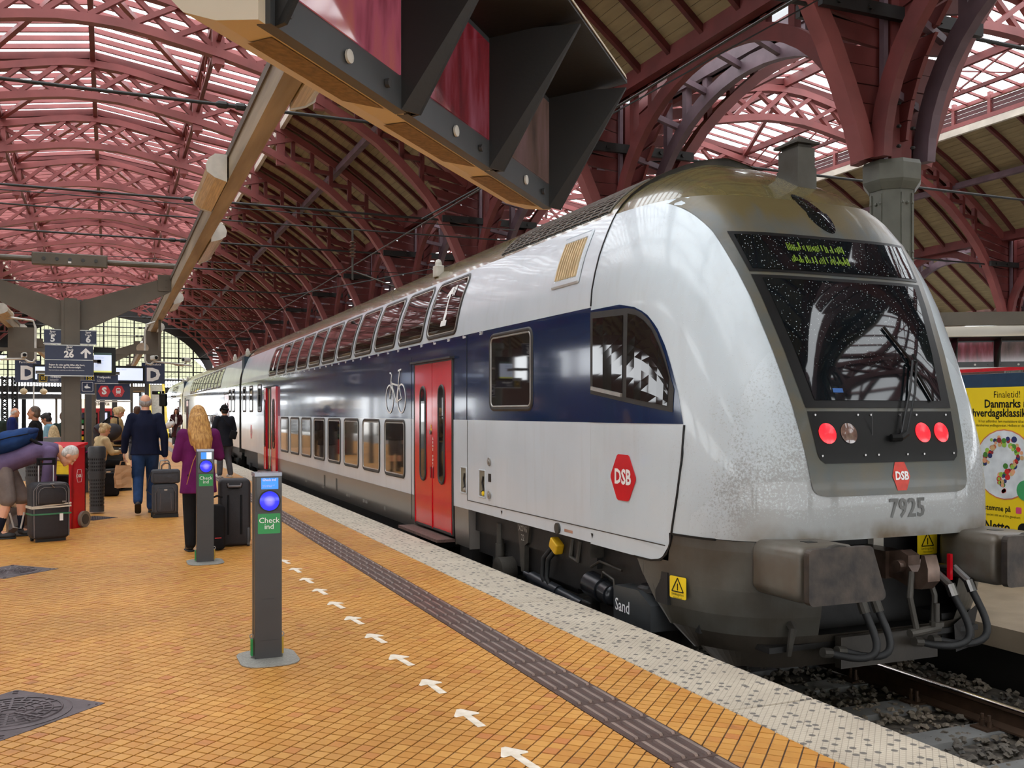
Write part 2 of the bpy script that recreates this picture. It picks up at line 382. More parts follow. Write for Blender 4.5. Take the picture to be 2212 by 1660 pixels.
# tiles that can be picked apart: real pieces, cut along the strip and the kerb
def clip(poly, x, keep_less):
    out = []
    for i in range(len(poly)):
        a, b = poly[i], poly[(i+1) % len(poly)]
        ia = (a[0] <= x) == keep_less; ib = (b[0] <= x) == keep_less
        if ia: out.append(a)
        if ia != ib:
            t = (x-a[0])/(b[0]-a[0]); out.append((x, a[1]+t*(b[1]-a[1])))
    return out
rng = random.Random(3); cth, sth = math.cos(R(22.7215)), math.sin(R(22.7215)); q2 = math.sqrt(.5); hg = .0036
near = []; tv = []; tf = []
n_lim = int(24/TS)
for i in range(-60, n_lim):
    for j in range(-60, n_lim):
        ca, cb = (i+.5)*TS, (j+.5)*TS
        x = (ca-cb)*q2; y = (ca+cb)*q2
        if y < 1.6 or y > YF+.06 or x > XK0+.06 or x < -2.6: continue
        zc = x*sth+y*cth; xr = x*cth-y*sth
        if zc > 16.5 or xr > .56*zc+.25: continue
        h = TS/2-hg
        poly = [((a-b)*q2, (a+b)*q2) for a, b in ((ca-h, cb-h), (ca+h, cb-h), (ca+h, cb+h), (ca-h, cb+h))]
        xs = [p[0] for p in poly]; cut = False
        if min(xs) < XL0 < max(xs):
            k = clip(poly, XL0-.002, True); cut = True
            pl = [k]
            k2 = clip(poly, XL1+.002, False)
        elif max(xs) <= XL0: pl = [poly]
        elif min(xs) < XL1 < max(xs): pl = [clip(poly, XL1+.002, False)]; cut = True
        elif min(xs) >= XL1:
            if max(xs) > XK0: pl = [clip(poly, XK0-.002, True)]; cut = True
            else: pl = [poly]
        else: continue
        if y > YF: continue
        z = rng.uniform(-.0016, .0003)
        if not cut and zc > 4.15 and abs(xr) < .53*zc: near.append((zc, x, y, z, pl[0])); continue
        for p in pl:
            if len(p) < 3: continue
            k0 = len(tv); n = len(p); tv += [(a, b, z) for a, b in p] + [(a, b, -.0065) for a, b in p]
            tf.append(tuple(k0+q for q in range(n))); tf += [(k0+q, k0+n+q, k0+n+(q+1) % n, k0+(q+1) % n) for q in range(n)]
near.sort(key=lambda t: t[0])
tm = MB(); h = TS/2-hg; e = .0012
tm.add([(-h, -h, -.006), (h, -h, -.006), (h, h, -.006), (-h, h, -.006), (-h, -h, -e), (h, -h, -e), (h, h, -e), (-h, h, -e), (-h+e, -h+e, 0), (h-e, -h+e, 0), (h-e, h-e, 0), (-h+e, h-e, 0)],
       [(a, (a+1) % 4, 4+(a+1) % 4, 4+a) for a in range(4)]+[(4+a, 4+(a+1) % 4, 8+(a+1) % 4, 8+a) for a in range(4)]+[(8, 9, 10, 11)])
tme = tm.mesh('floor_tile'); tme.materials.append(M['tile'])
for zc, x, y, z, p in near[:300]:
    inst('floor_tile', tme, (x, y, z), floor, (0, 0, R(45)))
for zc, x, y, z, p in near[300:]:
    k0 = len(tv); tv += [(a, b, z) for a, b in p] + [(a, b, -.0065) for a, b in p]
    tf.append((k0, k0+1, k0+2, k0+3)); tf += [(k0+q, k0+4+q, k0+4+(q+1) % 4, k0+(q+1) % 4) for q in range(4)]
tmb = MB(); tmb.v = tv; tmb.f = tf; tmb.mi = [0]*len(tf)
o = tmb.build('tile_field', M['tile'], floor, fix=False); o['kind'] = 'stuff'
# kerb slabs
kb = MB(); L_ = 3.02-.012; kb.add([(0,0,-.16),(.545,0,-.16),(.545,L_,-.16),(0,L_,-.16),(0,0,-.006),(.545,0,-.012),(.545,L_,-.012),(0,L_,-.006),(.006,.006,.001),(.537,.006,.001),(.537,L_-.006,.001),(.006,L_-.006,.001)],
     [(3,2,1,0)]+[(a,(a+1)%4,4+(a+1)%4,4+a) for a in range(4)]+[(4+a,4+(a+1)%4,8+(a+1)%4,8+a) for a in range(4)]+[(8,9,10,11)])
kme = kb.mesh('kerb_slab'); kme.materials.append(M['kerb'])
for k in range(-2, 36):
    inst('kerb_slab', kme, (XK0, 1.166+3.02*k, 0), floor)
# ribbed guidance strip
tb = MB(); W = XL1-XL0-.004; tb.bb(.002, W, .0015, .2985, -.006, .0012)
for k in range(4):
    cx = .002+W*(k+.5)/4; w = .019
    prof = [(-w, .0012), (-w*.5, .0105), (w*.5, .0105), (w, .0012)]
    vs = []
    for yy, ins in ((.022, 0), (.034, 1), (.266, 1), (.278, 0)):
        vs += [(cx+a*(1 if ins else .8), yy, z if ins else .0012) for a, z in prof]
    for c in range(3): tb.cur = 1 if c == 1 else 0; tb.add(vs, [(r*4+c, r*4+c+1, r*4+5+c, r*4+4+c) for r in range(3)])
    tb.cur = 0
tbm = tb.mesh('tactile_tile'); tbm.materials.append(M['tactile']); tbm.materials.append(pm('pale_rib_top', (138, 118, 108), .28, 0, .2, 6))  # rib tops get a lighter colour than the base, for contrast
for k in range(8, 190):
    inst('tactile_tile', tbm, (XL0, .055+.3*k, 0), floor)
mb = MB(); mb.bb(XL0, XL1, 57.05, 113, -.006, .002)
for k in range(4): mb.bb(XL0+.03+.067*k, XL0+.06+.067*k, 57.05, 113, .002, .006)
o = mb.build('far_guidance_strip', M['tactile'], floor)
# face of the platform under the kerb
mb = MB(); mb.bb(3.36, 3.44, -8, 113, -.78, -.16); mb.build('platform_face', M['concrete'], floor)

# ---- white arrows painted on the tiles
M['arrow'] = pm('worn_white_marking', (236, 226, 212), .7, 0, .06, 14, col2=(206, 190, 166))
arrow_y = [3.971, 4.59, 5.2, 5.828, 6.456, 7.078, 7.694, 8.322, 8.921, 9.544, 10.145]
ordn = ['nearest', 'second nearest', 'third nearest', 'fourth nearest', 'fifth nearest', 'sixth nearest', 'seventh nearest', 'eighth nearest', 'ninth nearest', 'second farthest', 'farthest']
am = MB(); out = [(-.02, -.155), (.026, -.15), (.022, .035), (.07, .04), (.074, .056), (.012, .155), (-.012, .152), (-.066, .052), (-.06, .034), (-.018, .042)]
am.prism(out, (0, 0, .0022), (1, 0, 0), (0, 1, 0), .0018)
ame = am.mesh('painted_arrow'); ame.materials.append(M['arrow'])
for k, y in enumerate(arrow_y):
    o = bpy.data.objects.new('painted_arrow', ame); C.objects.link(o)
    o.location = (1.69+rng.uniform(-.008, .008), y, 0); o.rotation_euler = (0, 0, R(4+rng.uniform(-3, 3))); o.scale = (1.0, 1.0, 1)
    tag(o, ordn[k]+' of the eleven white arrows in a line on the yellow tiles', 'floor arrow', 'arrow line on the platform')

# ================================================================ track, next platform, ground
M['ballast'] = pm('ballast_bed', (96, 88, 78), .9, 0, .25, 14, .8, 22, col2=(44, 40, 36))
M['stone'] = pm('ballast_stone', (128, 116, 100), .85, 0, .3, 1.7, col2=(66, 64, 62))
M['rail'] = pm('rail_steel', (86, 66, 52), .6, .6, .2, 6); M['rail_top'] = pm('rail_head', (210, 205, 200), .18, 1, .05, 4)
M['sleeper'] = pm('sleeper_concrete', (112, 112, 110), .85, 0, .1, 6, .1, 60)
g = MB(); g.bb(3.44, 6.86, -8, 113, -1.0, -.765); g.build('track_bed', M['ballast'])['kind'] = 'structure'
g = MB(); g.bb(-90, 120, -60, 260, -1.3, -1.0); g.build('ground', pm('outside_ground', (150, 146, 140), .9), None)['kind'] = 'structure'
sv = MB(); rs = random.Random(5)
for k in range(5200):
    x = rs.uniform(3.5, 6.84); y = rs.uniform(2.4, 9.5)
    s = rs.uniform(.018, .036)
    rot = Matrix.Rotation(rs.uniform(0, 6.3), 3, 'Z') @ Matrix.Rotation(rs.uniform(-.6, .6), 3, 'X')
    c = Vector((x, y, -.765+s*.35+rs.uniform(0, .03)))
    pts = [Vector((a*s*rs.uniform(.7, 1.25), b*s*rs.uniform(.7, 1.2), e*s*rs.uniform(.6, .95))) for a, b, e in ((1,0,0),(-1,0,0),(0,1,0),(0,-1,0),(.3,.2,1),(-.2,.1,-1),(.7,.7,.4),(-.7,.6,.3),(.6,-.7,.4),(-.6,-.6,.5))]
    pts = [rot @ p + c for p in pts]
    sv.add(pts, [(0,6,4),(6,2,4),(2,7,4),(7,1,4),(1,9,4),(9,3,4),(3,8,4),(8,0,4),(0,5,6),(6,5,2),(2,5,7),(7,5,1),(1,5,9),(9,5,3),(3,5,8),(8,5,0)])
o = sv.build('ballast_stones', M['stone']); tag(o, 'grey brown crushed stones between the rails in front of the train', 'ballast', kind='stuff')
def rail(x, lab):
    t = thing('rail', lab, 'rail', (x, 0, -.55))
    w = MB(); 
    prof = [(-.07, -.17), (.07, -.17), (.07, -.155), (.012, -.13), (.012, -.045), (.036, -.032), (.036, -.012), (-.036, -.012), (-.036, -.032), (-.012, -.045), (-.012, -.13), (-.07, -.155)]
    n = len(prof)
    w.add([(a, y, b) for y in (-7, 112) for a, b in prof], [tuple(range(n))[::-1], tuple(range(n, 2*n))]+[(i, (i+1) % n, n+(i+1) % n, n+i) for i in range(n)])
    w.build('rail_web', M['rail'], t, world=False)
    w = MB(); w.add([(a, y, b) for y in (-7, 112) for a, b in ((-.036, -.012), (.036, -.012), (.034, -.004), (.02, 0), (-.02, 0), (-.034, -.004))], [(5,4,3,2,1,0),(6,7,8,9,10,11)]+[(i, (i+1) % 6, 6+(i+1) % 6, 6+i) for i in range(6)])
    w.build('rail_head', M['rail_top'], t, world=False, smooth=40)
rail(5.19-.753, 'near rail under the platform edge, mostly hidden by the train')
rail(5.19+.753, 'polished far rail running out from under the front of the train')
def sleeper(y, lab):
    t = thing('sleeper', lab, 'sleeper', (5.19, y, -.80), 'concrete sleepers in front of the train')
    w = MB(); w.add([(-1.3,-.14,0),(1.3,-.14,0),(1.3,.14,0),(-1.3,.14,0),(-1.28,-.115,.075),(1.28,-.115,.075),(1.28,.115,.075),(-1.28,.115,.075)],
        [(3,2,1,0),(4,5,6,7)]+[(a,(a+1)%4,4+(a+1)%4,4+a) for a in range(4)]); w.build('sleeper_block', M['sleeper'], t, world=False)
    for x in (-.753, .753):
        w = MB(); w.bb(x-.19, x+.19, -.075, .075, .075, .09)
        for sx in (-1, 1):
            w.bb(x+sx*.075-.02, x+sx*.12+.01, -.045, .045, .09, .115)
            for sy in (-.03, .03) if sx < 0 else (0,): w.lathe([(.019, 0), (.019, .045), (.012, .045), (.012, .085)], (x+sx*.115, sy, .09), 8)
        w.build('rail_fastening', M['rail'], t, world=False)
    return t
for k, y in enumerate((3.1, 3.76, 4.42, 5.08, 5.75, 6.42, 7.08)):
    sleeper(y, ['sleeper below the picture edge', 'sleeper cut by the bottom right corner', 'grey sleeper nearest the bottom right corner', 'grey sleeper with a yellow leaf, second from the bottom right corner', 'grey sleeper third from the bottom right corner, by the train', 'grey sleeper just under the snow plough', 'sleeper in the dark under the cab'][k])
# next platform
p2 = struct('floor_platform_opposite')
M['slab2'] = pm('old_platform_paving', (150, 134, 114), .75, 0, .12, 3, .15, 60)
mb = MB(); mb.bb(6.98, 15.6, -8, 113, -1.0, -.25); mb.build('platform_bed', M['slab2'], p2)
for k in range(-2, 22):
    w = MB(); w.bb(6.86, 7.5, 1+k*3, 1+k*3+2.99, -.42, -.24); w.build('kerb_slab', M['slab2'], p2)
mb = MB(); mb.bb(6.94, 6.98, -8, 113, -1.0, -.42); mb.build('platform_face', M['black_iron'], p2)
# ================================================================ station hall
YB = [-12.5, -4.5, 3.5, 11.5, 19.7, 28.8, 35.8, 42.5, 49.6, 57.6, 65.8, 73.8, 81.8, 89.8, 97.8, 105.6]
LOW = [(0, 12.33), (.8, 12.31), (1.6, 12.2), (2.6, 12.02), (3.6, 11.82), (4.6, 11.57), (5.7, 11.15), (6.6, 10.72), (7.4, 10.3), (8.1, 9.85), (8.75, 9.3), (9.25, 8.82), (9.7, 8.32), (10.1, 7.76), (10.45, 7.15), (10.75, 6.5), (10.98, 5.95), (11.15, 5.42)]
UPP = [(0, 13.42), (.8, 13.38), (1.6, 13.24), (2.6, 13.02), (3.6, 12.8), (4.6, 12.52), (5.5, 12.22), (6.4, 11.85), (7.4, 11.32), (8.4, 10.72), (9.4, 10.02), (10.3, 9.36), (11.0, 8.8)]
def along(prof, x):
    x = abs(x)
    for (a, b), (c, d) in zip(prof, prof[1:]):
        if a <= x <= c: return b+(d-b)*(x-a)/(c-a)
    return prof[-1][1]
def mirror(prof): return [(-a, b) for a, b in prof[:0:-1]]+prof
def make_truss(detail):
    t = thing('roof_truss', 'x', 'roof truss')
    for nm, prof, w, h in (('lower_chord', LOW, .30, .24), ('upper_chord', UPP, .30, .24)):
        m = MB(); m.sweep([(a, 0, b) for a, b in mirror(prof)], w, h, (0, 1, 0)); m.build(nm, M['red_steel'], t, world=False)
    braces = []; P = 1.12; n = 6
    for k in range(-n, n):
        a, b = k*P, (k+1)*P
        braces.append(((a, .05, along(UPP, a)-.1), (b, .05, along(LOW, b)+.1), .055))
        braces.append(((a, -.05, along(LOW, a)+.1), (b, -.05, along(UPP, b)-.1), -.055))
    posts = []
    for s in (-1, 1):
        for x in (6.75, 7.45, 8.15, 8.85, 9.5): posts.append(((s*x, 0, along(LOW, x)+.08), (s*x, 0, along(UPP, x)-.08)))
        xs = [6.75, 7.45, 8.15, 8.85, 9.5, 10.05]
        for a, b in zip(xs, xs[1:]):
            z = along(LOW, a)+.12 + .42*(along(UPP, b)-along(LOW, a))*.55
            posts.append(((s*a, 0, z), (s*b, 0, min(z, along(UPP, b)-.1)-.05)))
    if detail:
        for p, q, y in braces:
            m = MB(); m.beam((p[0], y, p[2]), (q[0], y, q[2]), .14, .16, (0, 1, 0)); m.build('brace', M['red_steel'], t, world=False)
        for p, q in posts:
            m = MB(); m.beam(p, q, .14, .16, (0, 1, 0)); m.build('strut', M['red_timber'], t, world=False)
    else:
        m = MB()
        for p, q, y in braces: m.beam((p[0], y, p[2]), (q[0], y, q[2]), .11, .15, (0, 1, 0))
        for p, q in posts: m.beam(p, q, .14, .16, (0, 1, 0))
        m.build('lattice', M['red_steel'], t, world=False)
    for x in (-3.4, 3.4):
        m = MB(); z0 = along(LOW, x)-.45
        m.beam((x, 0, z0+.12), (x, 0, 13.45), .34, .22, (0, 1, 0)); m.add([(x-.11, -.17, z0+.12), (x+.11, -.17, z0+.12), (x+.11, .17, z0+.12), (x-.11, .17, z0+.12), (x, 0, z0-.1)], [(0,1,4),(1,2,4),(2,3,4),(3,0,4)])
        m.build('drop_post', M['red_steel'], t, world=False)
    for x in (-6.3, 6.3):
        m = MB(); m.beam((x, 0, along(LOW, x)-.25), (x, 0, 12.95), .3, .22, (0, 1, 0)); m.build('drop_post', M['red_steel'], t, world=False)
    m = MB(); m.sweep([(-6.3, 0, 12.78), (0, 0, 13.72), (6.3, 0, 12.78)], .22, .22, (0, 1, 0)); m.beam((0, 0, 13.4), (0, 0, 13.7), .2, .25, (0, 1, 0)); m.build('rafter_pair', M['red_timber'], t, world=False)
    return t
ORD = ['first', 'second', 'third', 'fourth', 'fifth', 'sixth', 'seventh', 'eighth', 'ninth', 'tenth', 'eleventh', 'twelfth', 'thirteenth', 'fourteenth', 'fifteenth', 'sixteenth']
t_near = make_truss(True); t_far = make_truss(False)
XH = (-.5, 22.9)
used = set()
for h, xc in enumerate(XH):
    for k, y in enumerate(YB):
        if h and k > 10: continue
        src = t_near if (2 < k < 10 and not h) or (h and 3 < k < 7) else t_far
        if k < 2 or (h and k < 3):   lab = '%s red lattice roof truss behind the camera, outside the picture' % (('farthest', 'nearest')[k] if not h else ('farthest right-hand', 'middle right-hand', 'nearest right-hand')[k])
        elif h: lab = '%s red lattice roof truss of the next hall seen beyond the tall columns' % ORD[k-3]
        else: lab = '%s red lattice roof truss counted from above the camera into the hall' % ORD[k-2]
        if src.name not in used: used.add(src.name); o = src; o.location = (xc, y, 0)
        else: o = dup(src, (xc, y, 0))
        tag(o, lab, group='roof trusses of the station hall' if not h else 'roof trusses of the next hall')

# ---- the roof itself
ceil = struct('ceiling')
def gz(x): return 13.92-abs(x)*.15
deckp = [(6.3, 12.12), (7.4, 11.55), (8.5, 10.87), (9.6, 10.1), (10.5, 9.38), (11.15, 8.82)]
bar = MB(); bar.sweep([(0, 0, 13.86), (6.34, 0, 12.91)], .09, .16, (0, 1, 0)); bme = bar.mesh('glazing_bar'); bme.materials.append(M['red_steel'])
bar2 = MB(); bar2.sweep([(0, 0, 13.86), (6.34, 0, 12.91)], .07, .09, (0, 1, 0)); bme2 = bar2.mesh('glazing_bar'); bme2.materials.append(M['red_steel'])
pan = MB(); pan.add([(0, -.33, 13.95), (6.4, -.33, 12.99), (6.4, .33, 12.99), (0, .33, 13.95)], [(0, 1, 2, 3)]); pme = pan.mesh('roof_pane'); pme.materials.append(M['sky_glass'])
restb = MB(); restp = MB(); nb = npn = 0
for h, xc in enumerate(XH):
    y = -12.0; PB = .75
    while y < 112:
        for s in (1, -1):
            vis = 20 < y < 70 and (h == 0 or (y < 50))
            if h and y > 66: continue
            if vis and nb < 296:
                inst('glazing_bar', bme2 if h else bme, (xc, y, 0), ceil, (0, 0, 0 if s > 0 else math.pi)); nb += 1
            else: restb.sweep([(xc, y, 13.86), (xc+s*6.34, y, 12.91)], .07 if h else .09, .09 if h else .16, (0, 1, 0))
            if vis and npn < 296:
                inst('roof_pane', pme, (xc, y+PB/2, 0), ceil, (0, 0, 0 if s > 0 else math.pi)); npn += 1
            else: restp.add([(xc, y+.045, 13.95), (xc+s*6.4, y+.045, 12.99), (xc+s*6.4, y+PB-.045, 12.99), (xc, y+PB-.045, 13.95)], [(0, 1, 2, 3)])
        y += PB
o = restb.build('glazing_bars_rest', M['red_steel'], ceil); o['kind'] = 'stuff'; o.name = 'far_glazing_bar'
o = restp.build('far_roof_pane', M['sky_glass'], ceil, fix=False); o['kind'] = 'stuff'
plank_me = {}
rp = random.Random(11)
farplank = MB(); joist_rest = MB(); nj = 0
# arc of the deck, split into boards
seg = []
for (a, b), (c, d) in zip(deckp, deckp[1:]):
    L_ = math.hypot(c-a, d-b); n = max(1, round(L_/.235))
    for i in range(n): seg.append(((a+(c-a)*i/n, b+(d-b)*i/n), (a+(c-a)*(i+1)/n, b+(d-b)*(i+1)/n)))
npl = 0
for h, xc in enumerate(XH):
    y1max = 112 if h == 0 else 66
    # ridge, purlin girders, skylight upstands
    for x, z, w, hh in ((0, 13.66, .16, .34), (-3.4, 13.2, .16, .26), (3.4, 13.2, .16, .26), (-3.4, 12.25, .12, .12), (3.4, 12.25, .12, .12)):
        m = MB(); m.bb(xc+x-w/2, xc+x+w/2, -12, y1max, z-hh/2, z+hh/2); m.build('purlin', M['red_timber'], ceil)
    for s in (-1, 1):
        if h == 0 or s > 0 or True:
            xe = xc+s*6.35
            m = MB(); m.bb(xe-.08, xe+.08, -12, y1max, 12.84, 12.98); m.build('upstand_rail', M['red_steel'], ceil)
            m = MB(); m.bb(xe-.1, xe+.1, -12, y1max, 12.16, 12.32); m.build('upstand_rail', M['red_steel'], ceil)
            m = MB(); m.bb(xe-s*.02-.07, xe-s*.02+.07, -12, y1max, 11.9, 12.155); m.build('white_fascia', M['white_trim'], ceil)
            m = MB()
            for q in range(3): m.bb(xe-.01, xe+.05, -12, y1max, 12.36+.155*q, (12.49 if h else 12.40)+.155*q)
            m.build('louver_slats', M['louver'], ceil)['kind'] = 'stuff'
            m = MB(); yy = -11.5
            while yy < y1max: m.bb(xe-.09, xe+.09, yy-.06, yy+.06, 12.3, 13.1); yy += 1.6
            m.build('upstand_posts', M['red_steel'], ceil)['kind'] = 'stuff'
        # thin rods of the purlin girder and wind bracing
        m = MB()
        for ya, yb in zip(YB, YB[1:]):
            if h and (yb > 66): continue
            n = 4
            for i in range(n):
                a = ya+(yb-ya)*i/n; b = ya+(yb-ya)*(i+1)/n
                m.beam((xc+s*3.4, a, 12.3), (xc+s*3.4, b, 13.1), .05, .05); m.beam((xc+s*3.4, a, 13.1), (xc+s*3.4, b, 12.3), .05, .05)
        m.build('purlin_girder_lattice', M['red_steel'], ceil)
        for ya, yb in zip(YB, YB[1:]):
            if h and (ya < 10 or yb > 58): continue
            m = MB(); m.beam((xc+s*.2, ya+.2, 13.6), (xc+s*3.3, yb-.2, 13.1), .16, .14); m.build('wind_brace', M['red_steel'], ceil)
        # deck boards, seen from below
        for ya, yb in zip(YB, YB[1:]):
            if h and (yb > 66): continue
            fine = (h == 0 and s > 0 and 11 < ya < 36) or (h == 1 and s > 0 and 11 < ya < 29)
            for (p, q) in seg:
                dx, dz = (q[0]-p[0]), (q[1]-p[1]); L_ = math.hypot(dx, dz); nx, nz = -dz/L_, dx/L_
                g = .004; j = rp.uniform(0, .006)
                A = (p[0]+dx/L_*g, p[1]+dz/L_*g); B = (q[0]-dx/L_*g, q[1]-dz/L_*g)
                vs = [(xc+s*a, y, b) for y in (ya, yb) for a, b in ((A[0]-nx*j, A[1]-nz*j), (B[0]-nx*j, B[1]-nz*j), (B[0]+nx*.03, B[1]+nz*.03), (A[0]+nx*.03, A[1]+nz*.03))]
                fs = [(0,1,2,3),(7,6,5,4),(0,4,5,1),(1,5,6,2),(2,6,7,3),(3,7,4,0)]
                if fine and npl < 240:
                    m = MB(); m.add(vs, fs); m.build('deck_board', M['deck'], ceil); npl += 1
                else: farplank.add(vs, fs)
            # backing so no daylight comes through the joints
            n = max(1, round((yb-ya)/1.22))
            for i in range(n):
                y = ya+(yb-ya)*(i+.5)/n
                pts = [(xc+s*a, y, b-.07) for a, b in deckp]
                if h == 0 and s > 0 and 2 < ya < 60 or h == 1 and s > 0 and ya < 40 and ya > 2:
                    m = MB(); m.sweep(pts, .12, .15, (0, 1, 0)); m.build('joist', M['dark_purlin'], ceil); nj += 1
                else: joist_rest.sweep(pts, .12, .15, (0, 1, 0))
        m = MB(); m.grid([[(xc+s*a, y, b+.06) for a, b in deckp] for y in (-12.5, y1max)]); m.build('roof_covering', M['black_iron'], ceil)
        # timber purlin halfway down the deck, as a deep beam
        m = MB(); m.bb(xc+s*8.4-.1, xc+s*8.4+.1, -12, y1max, 10.5, 10.72); m.build('deck_purlin', M['grey_rib'], ceil)
        m = MB(); m.bb(xc+s*11.1-.14, xc+s*11.1+.14, -12, y1max, 8.62, 8.98); m.build('eaves_beam', M['red_timber'], ceil)
o = farplank.build('far_deck_board', M['deck'], ceil); o['kind'] = 'stuff'
joist_rest.build('far_joist', M['dark_purlin'], ceil)['kind'] = 'stuff'

# ---- columns with bracket arms, arcade arches between them
XA = 11.2
M['rivet'] = M['green_grey']
def arc_pts(x, y0, y1, z0, z1, n=22, a0=0.0, a1=1.0):
    yc = (y0+y1)/2; a = (y1-y0)/2
    return [(x, yc-a*math.cos(math.pi*(a0+(a1-a0)*i/n)), z0+(z1-z0)*math.sin(math.pi*(a0+(a1-a0)*i/n))) for i in range(n+1)]
def make_column():
    t = thing('hall_column', 'x', 'column')
    m = MB(); B8 = [(.31, .13), (.13, .31), (-.13, .31), (-.31, .13), (-.31, -.13), (-.13, -.31), (.13, -.31), (.31, -.13)]
    def loft(m, rows):
        vs = [(a*s, b*s, z) for s, z in rows for a, b in B8]; n = 8
        m.add(vs, [(i*n+k, i*n+(k+1) % n, (i+1)*n+(k+1) % n, (i+1)*n+k) for i in range(len(rows)-1) for k in range(n)]+[tuple(range(n))[::-1], tuple((len(rows)-1)*n+k for k in range(n))])
    loft(m, [(1.25, -.24), (1.25, .5), (1.02, .6), (1.0, 5.0)])
    for a, b, in ((.31, 0), (-.31, 0), (0, .31), (0, -.31)):
        for e in (-.1, .1):
            if a: m.bb(a-.02, a+.02, e-.02, e+.02, .7, 4.9)
            else: m.bb(e-.02, e+.02, b-.02, b+.02, .7, 4.9)
    m.build('shaft', M['green_grey'], t, world=False)
    m = MB()
    for z in (4.75, 4.0, 3.9, 3.2, 2.4):
        for a, b in ((-.32, .1), (-.32, -.1), (.1, -.32), (-.1, -.32), (-.32, 0), (0, -.32)): m.ell((a, b, z), (.028, .028, .028), n=6, m=4)
    m.build('rivet', M['green_grey'], t, world=False)
    m = MB(); loft(m, [(1.06, 4.96), (1.28, 5.06), (1.34, 5.1), (1.34, 5.34), (1.28, 5.4), (1.0, 5.41)]); m.build('capital', M['green_grey'], t, world=False)
    m = MB(); m.bb(-.2, .2, -.2, .2, 5.4, 8.7); m.bb(-.27, -.17, -.1, .1, 5.4, 8.7); m.bb(.17, .27, -.1, .1, 5.4, 8.7); m.build('king_post', M['red_timber'], t, world=False)
    for e in (-.13, .13):
        m = MB(); m.bb(-.3+e*.2, -.22+e*.2, e-.05, e+.05, 5.4, 8.9); m.build('fin', M['grey_rib'], t, world=False)
    # boarded spandrels between post and curved rib, four ways; boards tilt near the top
    for s in (-1, 1):
        for ax in (0, 1):
            b_ = MB()
            n = 11
            for i in range(n):
                z = 5.7+i*.29
                def fo(zz):
                    if ax == 0:
                        xr = 11.15
                        for (p1, q1), (p2, q2) in zip(LOW, LOW[1:]):
                            if q2 <= zz <= q1: xr = p1+(p2-p1)*(q1-zz)/(q1-q2)
                        return min(2.4, max(.28, 11.62-xr))
                    return min(2.2, .3+3.9*(1-math.sqrt(max(0, 1-((zz-5.42)/3.25)**2))))
                o0, o1 = fo(z), fo(z+.275); th = .03+.012*(i % 2); tl = .16*max(0, i-4)
                A = [(.2, z), (o0, z+tl*.5), (o1, z+.275+tl*.5), (.2, z+.275)]
                f6 = [(0,1,2,3),(7,6,5,4),(0,4,5,1),(3,2,6,7),(1,5,6,2),(0,3,7,4)]
                if ax == 0: b_.add([(s*p, e*th, q) for e in (-1, 1) for p, q in A], f6)
                else: b_.add([(e*th, s*p, q) for e in (-1, 1) for p, q in A], f6)
            b_.build('spandrel_boards', M['red_timber'], t, world=False)
    for e in (-.25, .25):      # bolted iron tie at the head of the post
        m = MB(); m.bb(-1.6, 1.6, e-.05, e+.05, 7.52, 7.72)
        for x in (-1.3, -.7, .7, 1.3): m.cyl((x, e-.09, 7.62), (x, e+.09, 7.62), .05, 8)
        m.build('tie_bracket', M['black_iron'], t, world=False)
    for a, b in ((-.25, -.12), (-.25, .12), (-.12, -.25), (.12, -.25)):
        m = MB()
        for z in (5.6, 5.9, 6.25, 6.6): m.ell((a*1.15, b*1.15, z), (.04, .04, .03), n=6, m=4)
        m.build('bolt', M['black_iron'], t, world=False)
    return t
col0 = make_column(); first = True
for h, x in enumerate((XA, 34.6, -12.2)):
    for k, y in enumerate(YB):
        if h == 1 and not 2 < k < 9: continue
        if h == 2 and not k < 14: continue
        lab = {0: '%s tall grey green column with red bracket arms in the row beyond the train' % ORD[max(0, k-3)], 1: '%s column with red bracket arms on the far side of the next hall' % ORD[max(0, k-3)], 2: '%s column on the hidden left side of the hall' % ORD[k]}[h]
        if k < 3 and h == 0: lab = 'column of the row beyond the train, behind the camera'
        if first: o = col0; o.location = (x, y, 0); first = False
        else: o = dup(col0, (x, y, 0))
        tag(o, lab, group='columns between the halls')
def arcade(x0, ya, yb, lab, detail):
    t = thing('arcade_arch', lab, 'arch', (x0, (ya+yb)/2, 5.4), 'arches between the columns')
    for dx, zt, mt in ((-.42, 8.6, M['red_timber']), (.45, 8.42, M['grey_rib'])):
        m = MB(); m.sweep(arc_pts(x0+dx, ya+.2, yb-.2, 5.42, zt, 26), .16, .3, (1, 0, 0)); m.build('arch_rib', mt, t)
        n = 9; yc = (ya+yb)/2; a = (yb-ya)/2-.2
        for i in range(n):
            y = ya+1.0+(yb-ya-2.0)*i/(n-1); z = 5.42+(zt-5.42)*math.sqrt(max(0, 1-((y-yc)/a)**2))
            if 8.6-z > .25:
                m = MB(); m.bb(x0+dx-.07, x0+dx+.07, y-.08, y+.08, z, 8.66); m.build('spandrel_post', mt, t)
        m = MB(); m.bb(x0+dx-.1, x0+dx+.1, ya, yb, 8.62, 8.86); m.build('arcade_beam', mt, t)
    n = 10
    for i in range(1, n):          # short ties between the two ribs
        f = i/n; y = (ya+yb)/2-((yb-ya)/2-.2)*math.cos(math.pi*f); z = 5.42+3.1*math.sin(math.pi*f)
        m = MB(); m.beam((x0-.42, y, z), (x0+.45, y+.35, z-.06), .1, .12); m.build('tie', M['grey_rib'], t)
k2 = 0
for h, x in enumerate((XA, 34.6)):
    for ya, yb in zip(YB[2:], YB[3:]):
        if h and not (10 < ya < 45): continue
        if ya > 90: continue
        nm = ORD[YB.index(ya)-2]
        arcade(x, ya, yb, '%s double arch spanning the columns %s' % (nm, 'beyond the train' if not h else 'across the next hall'), ya < 40)

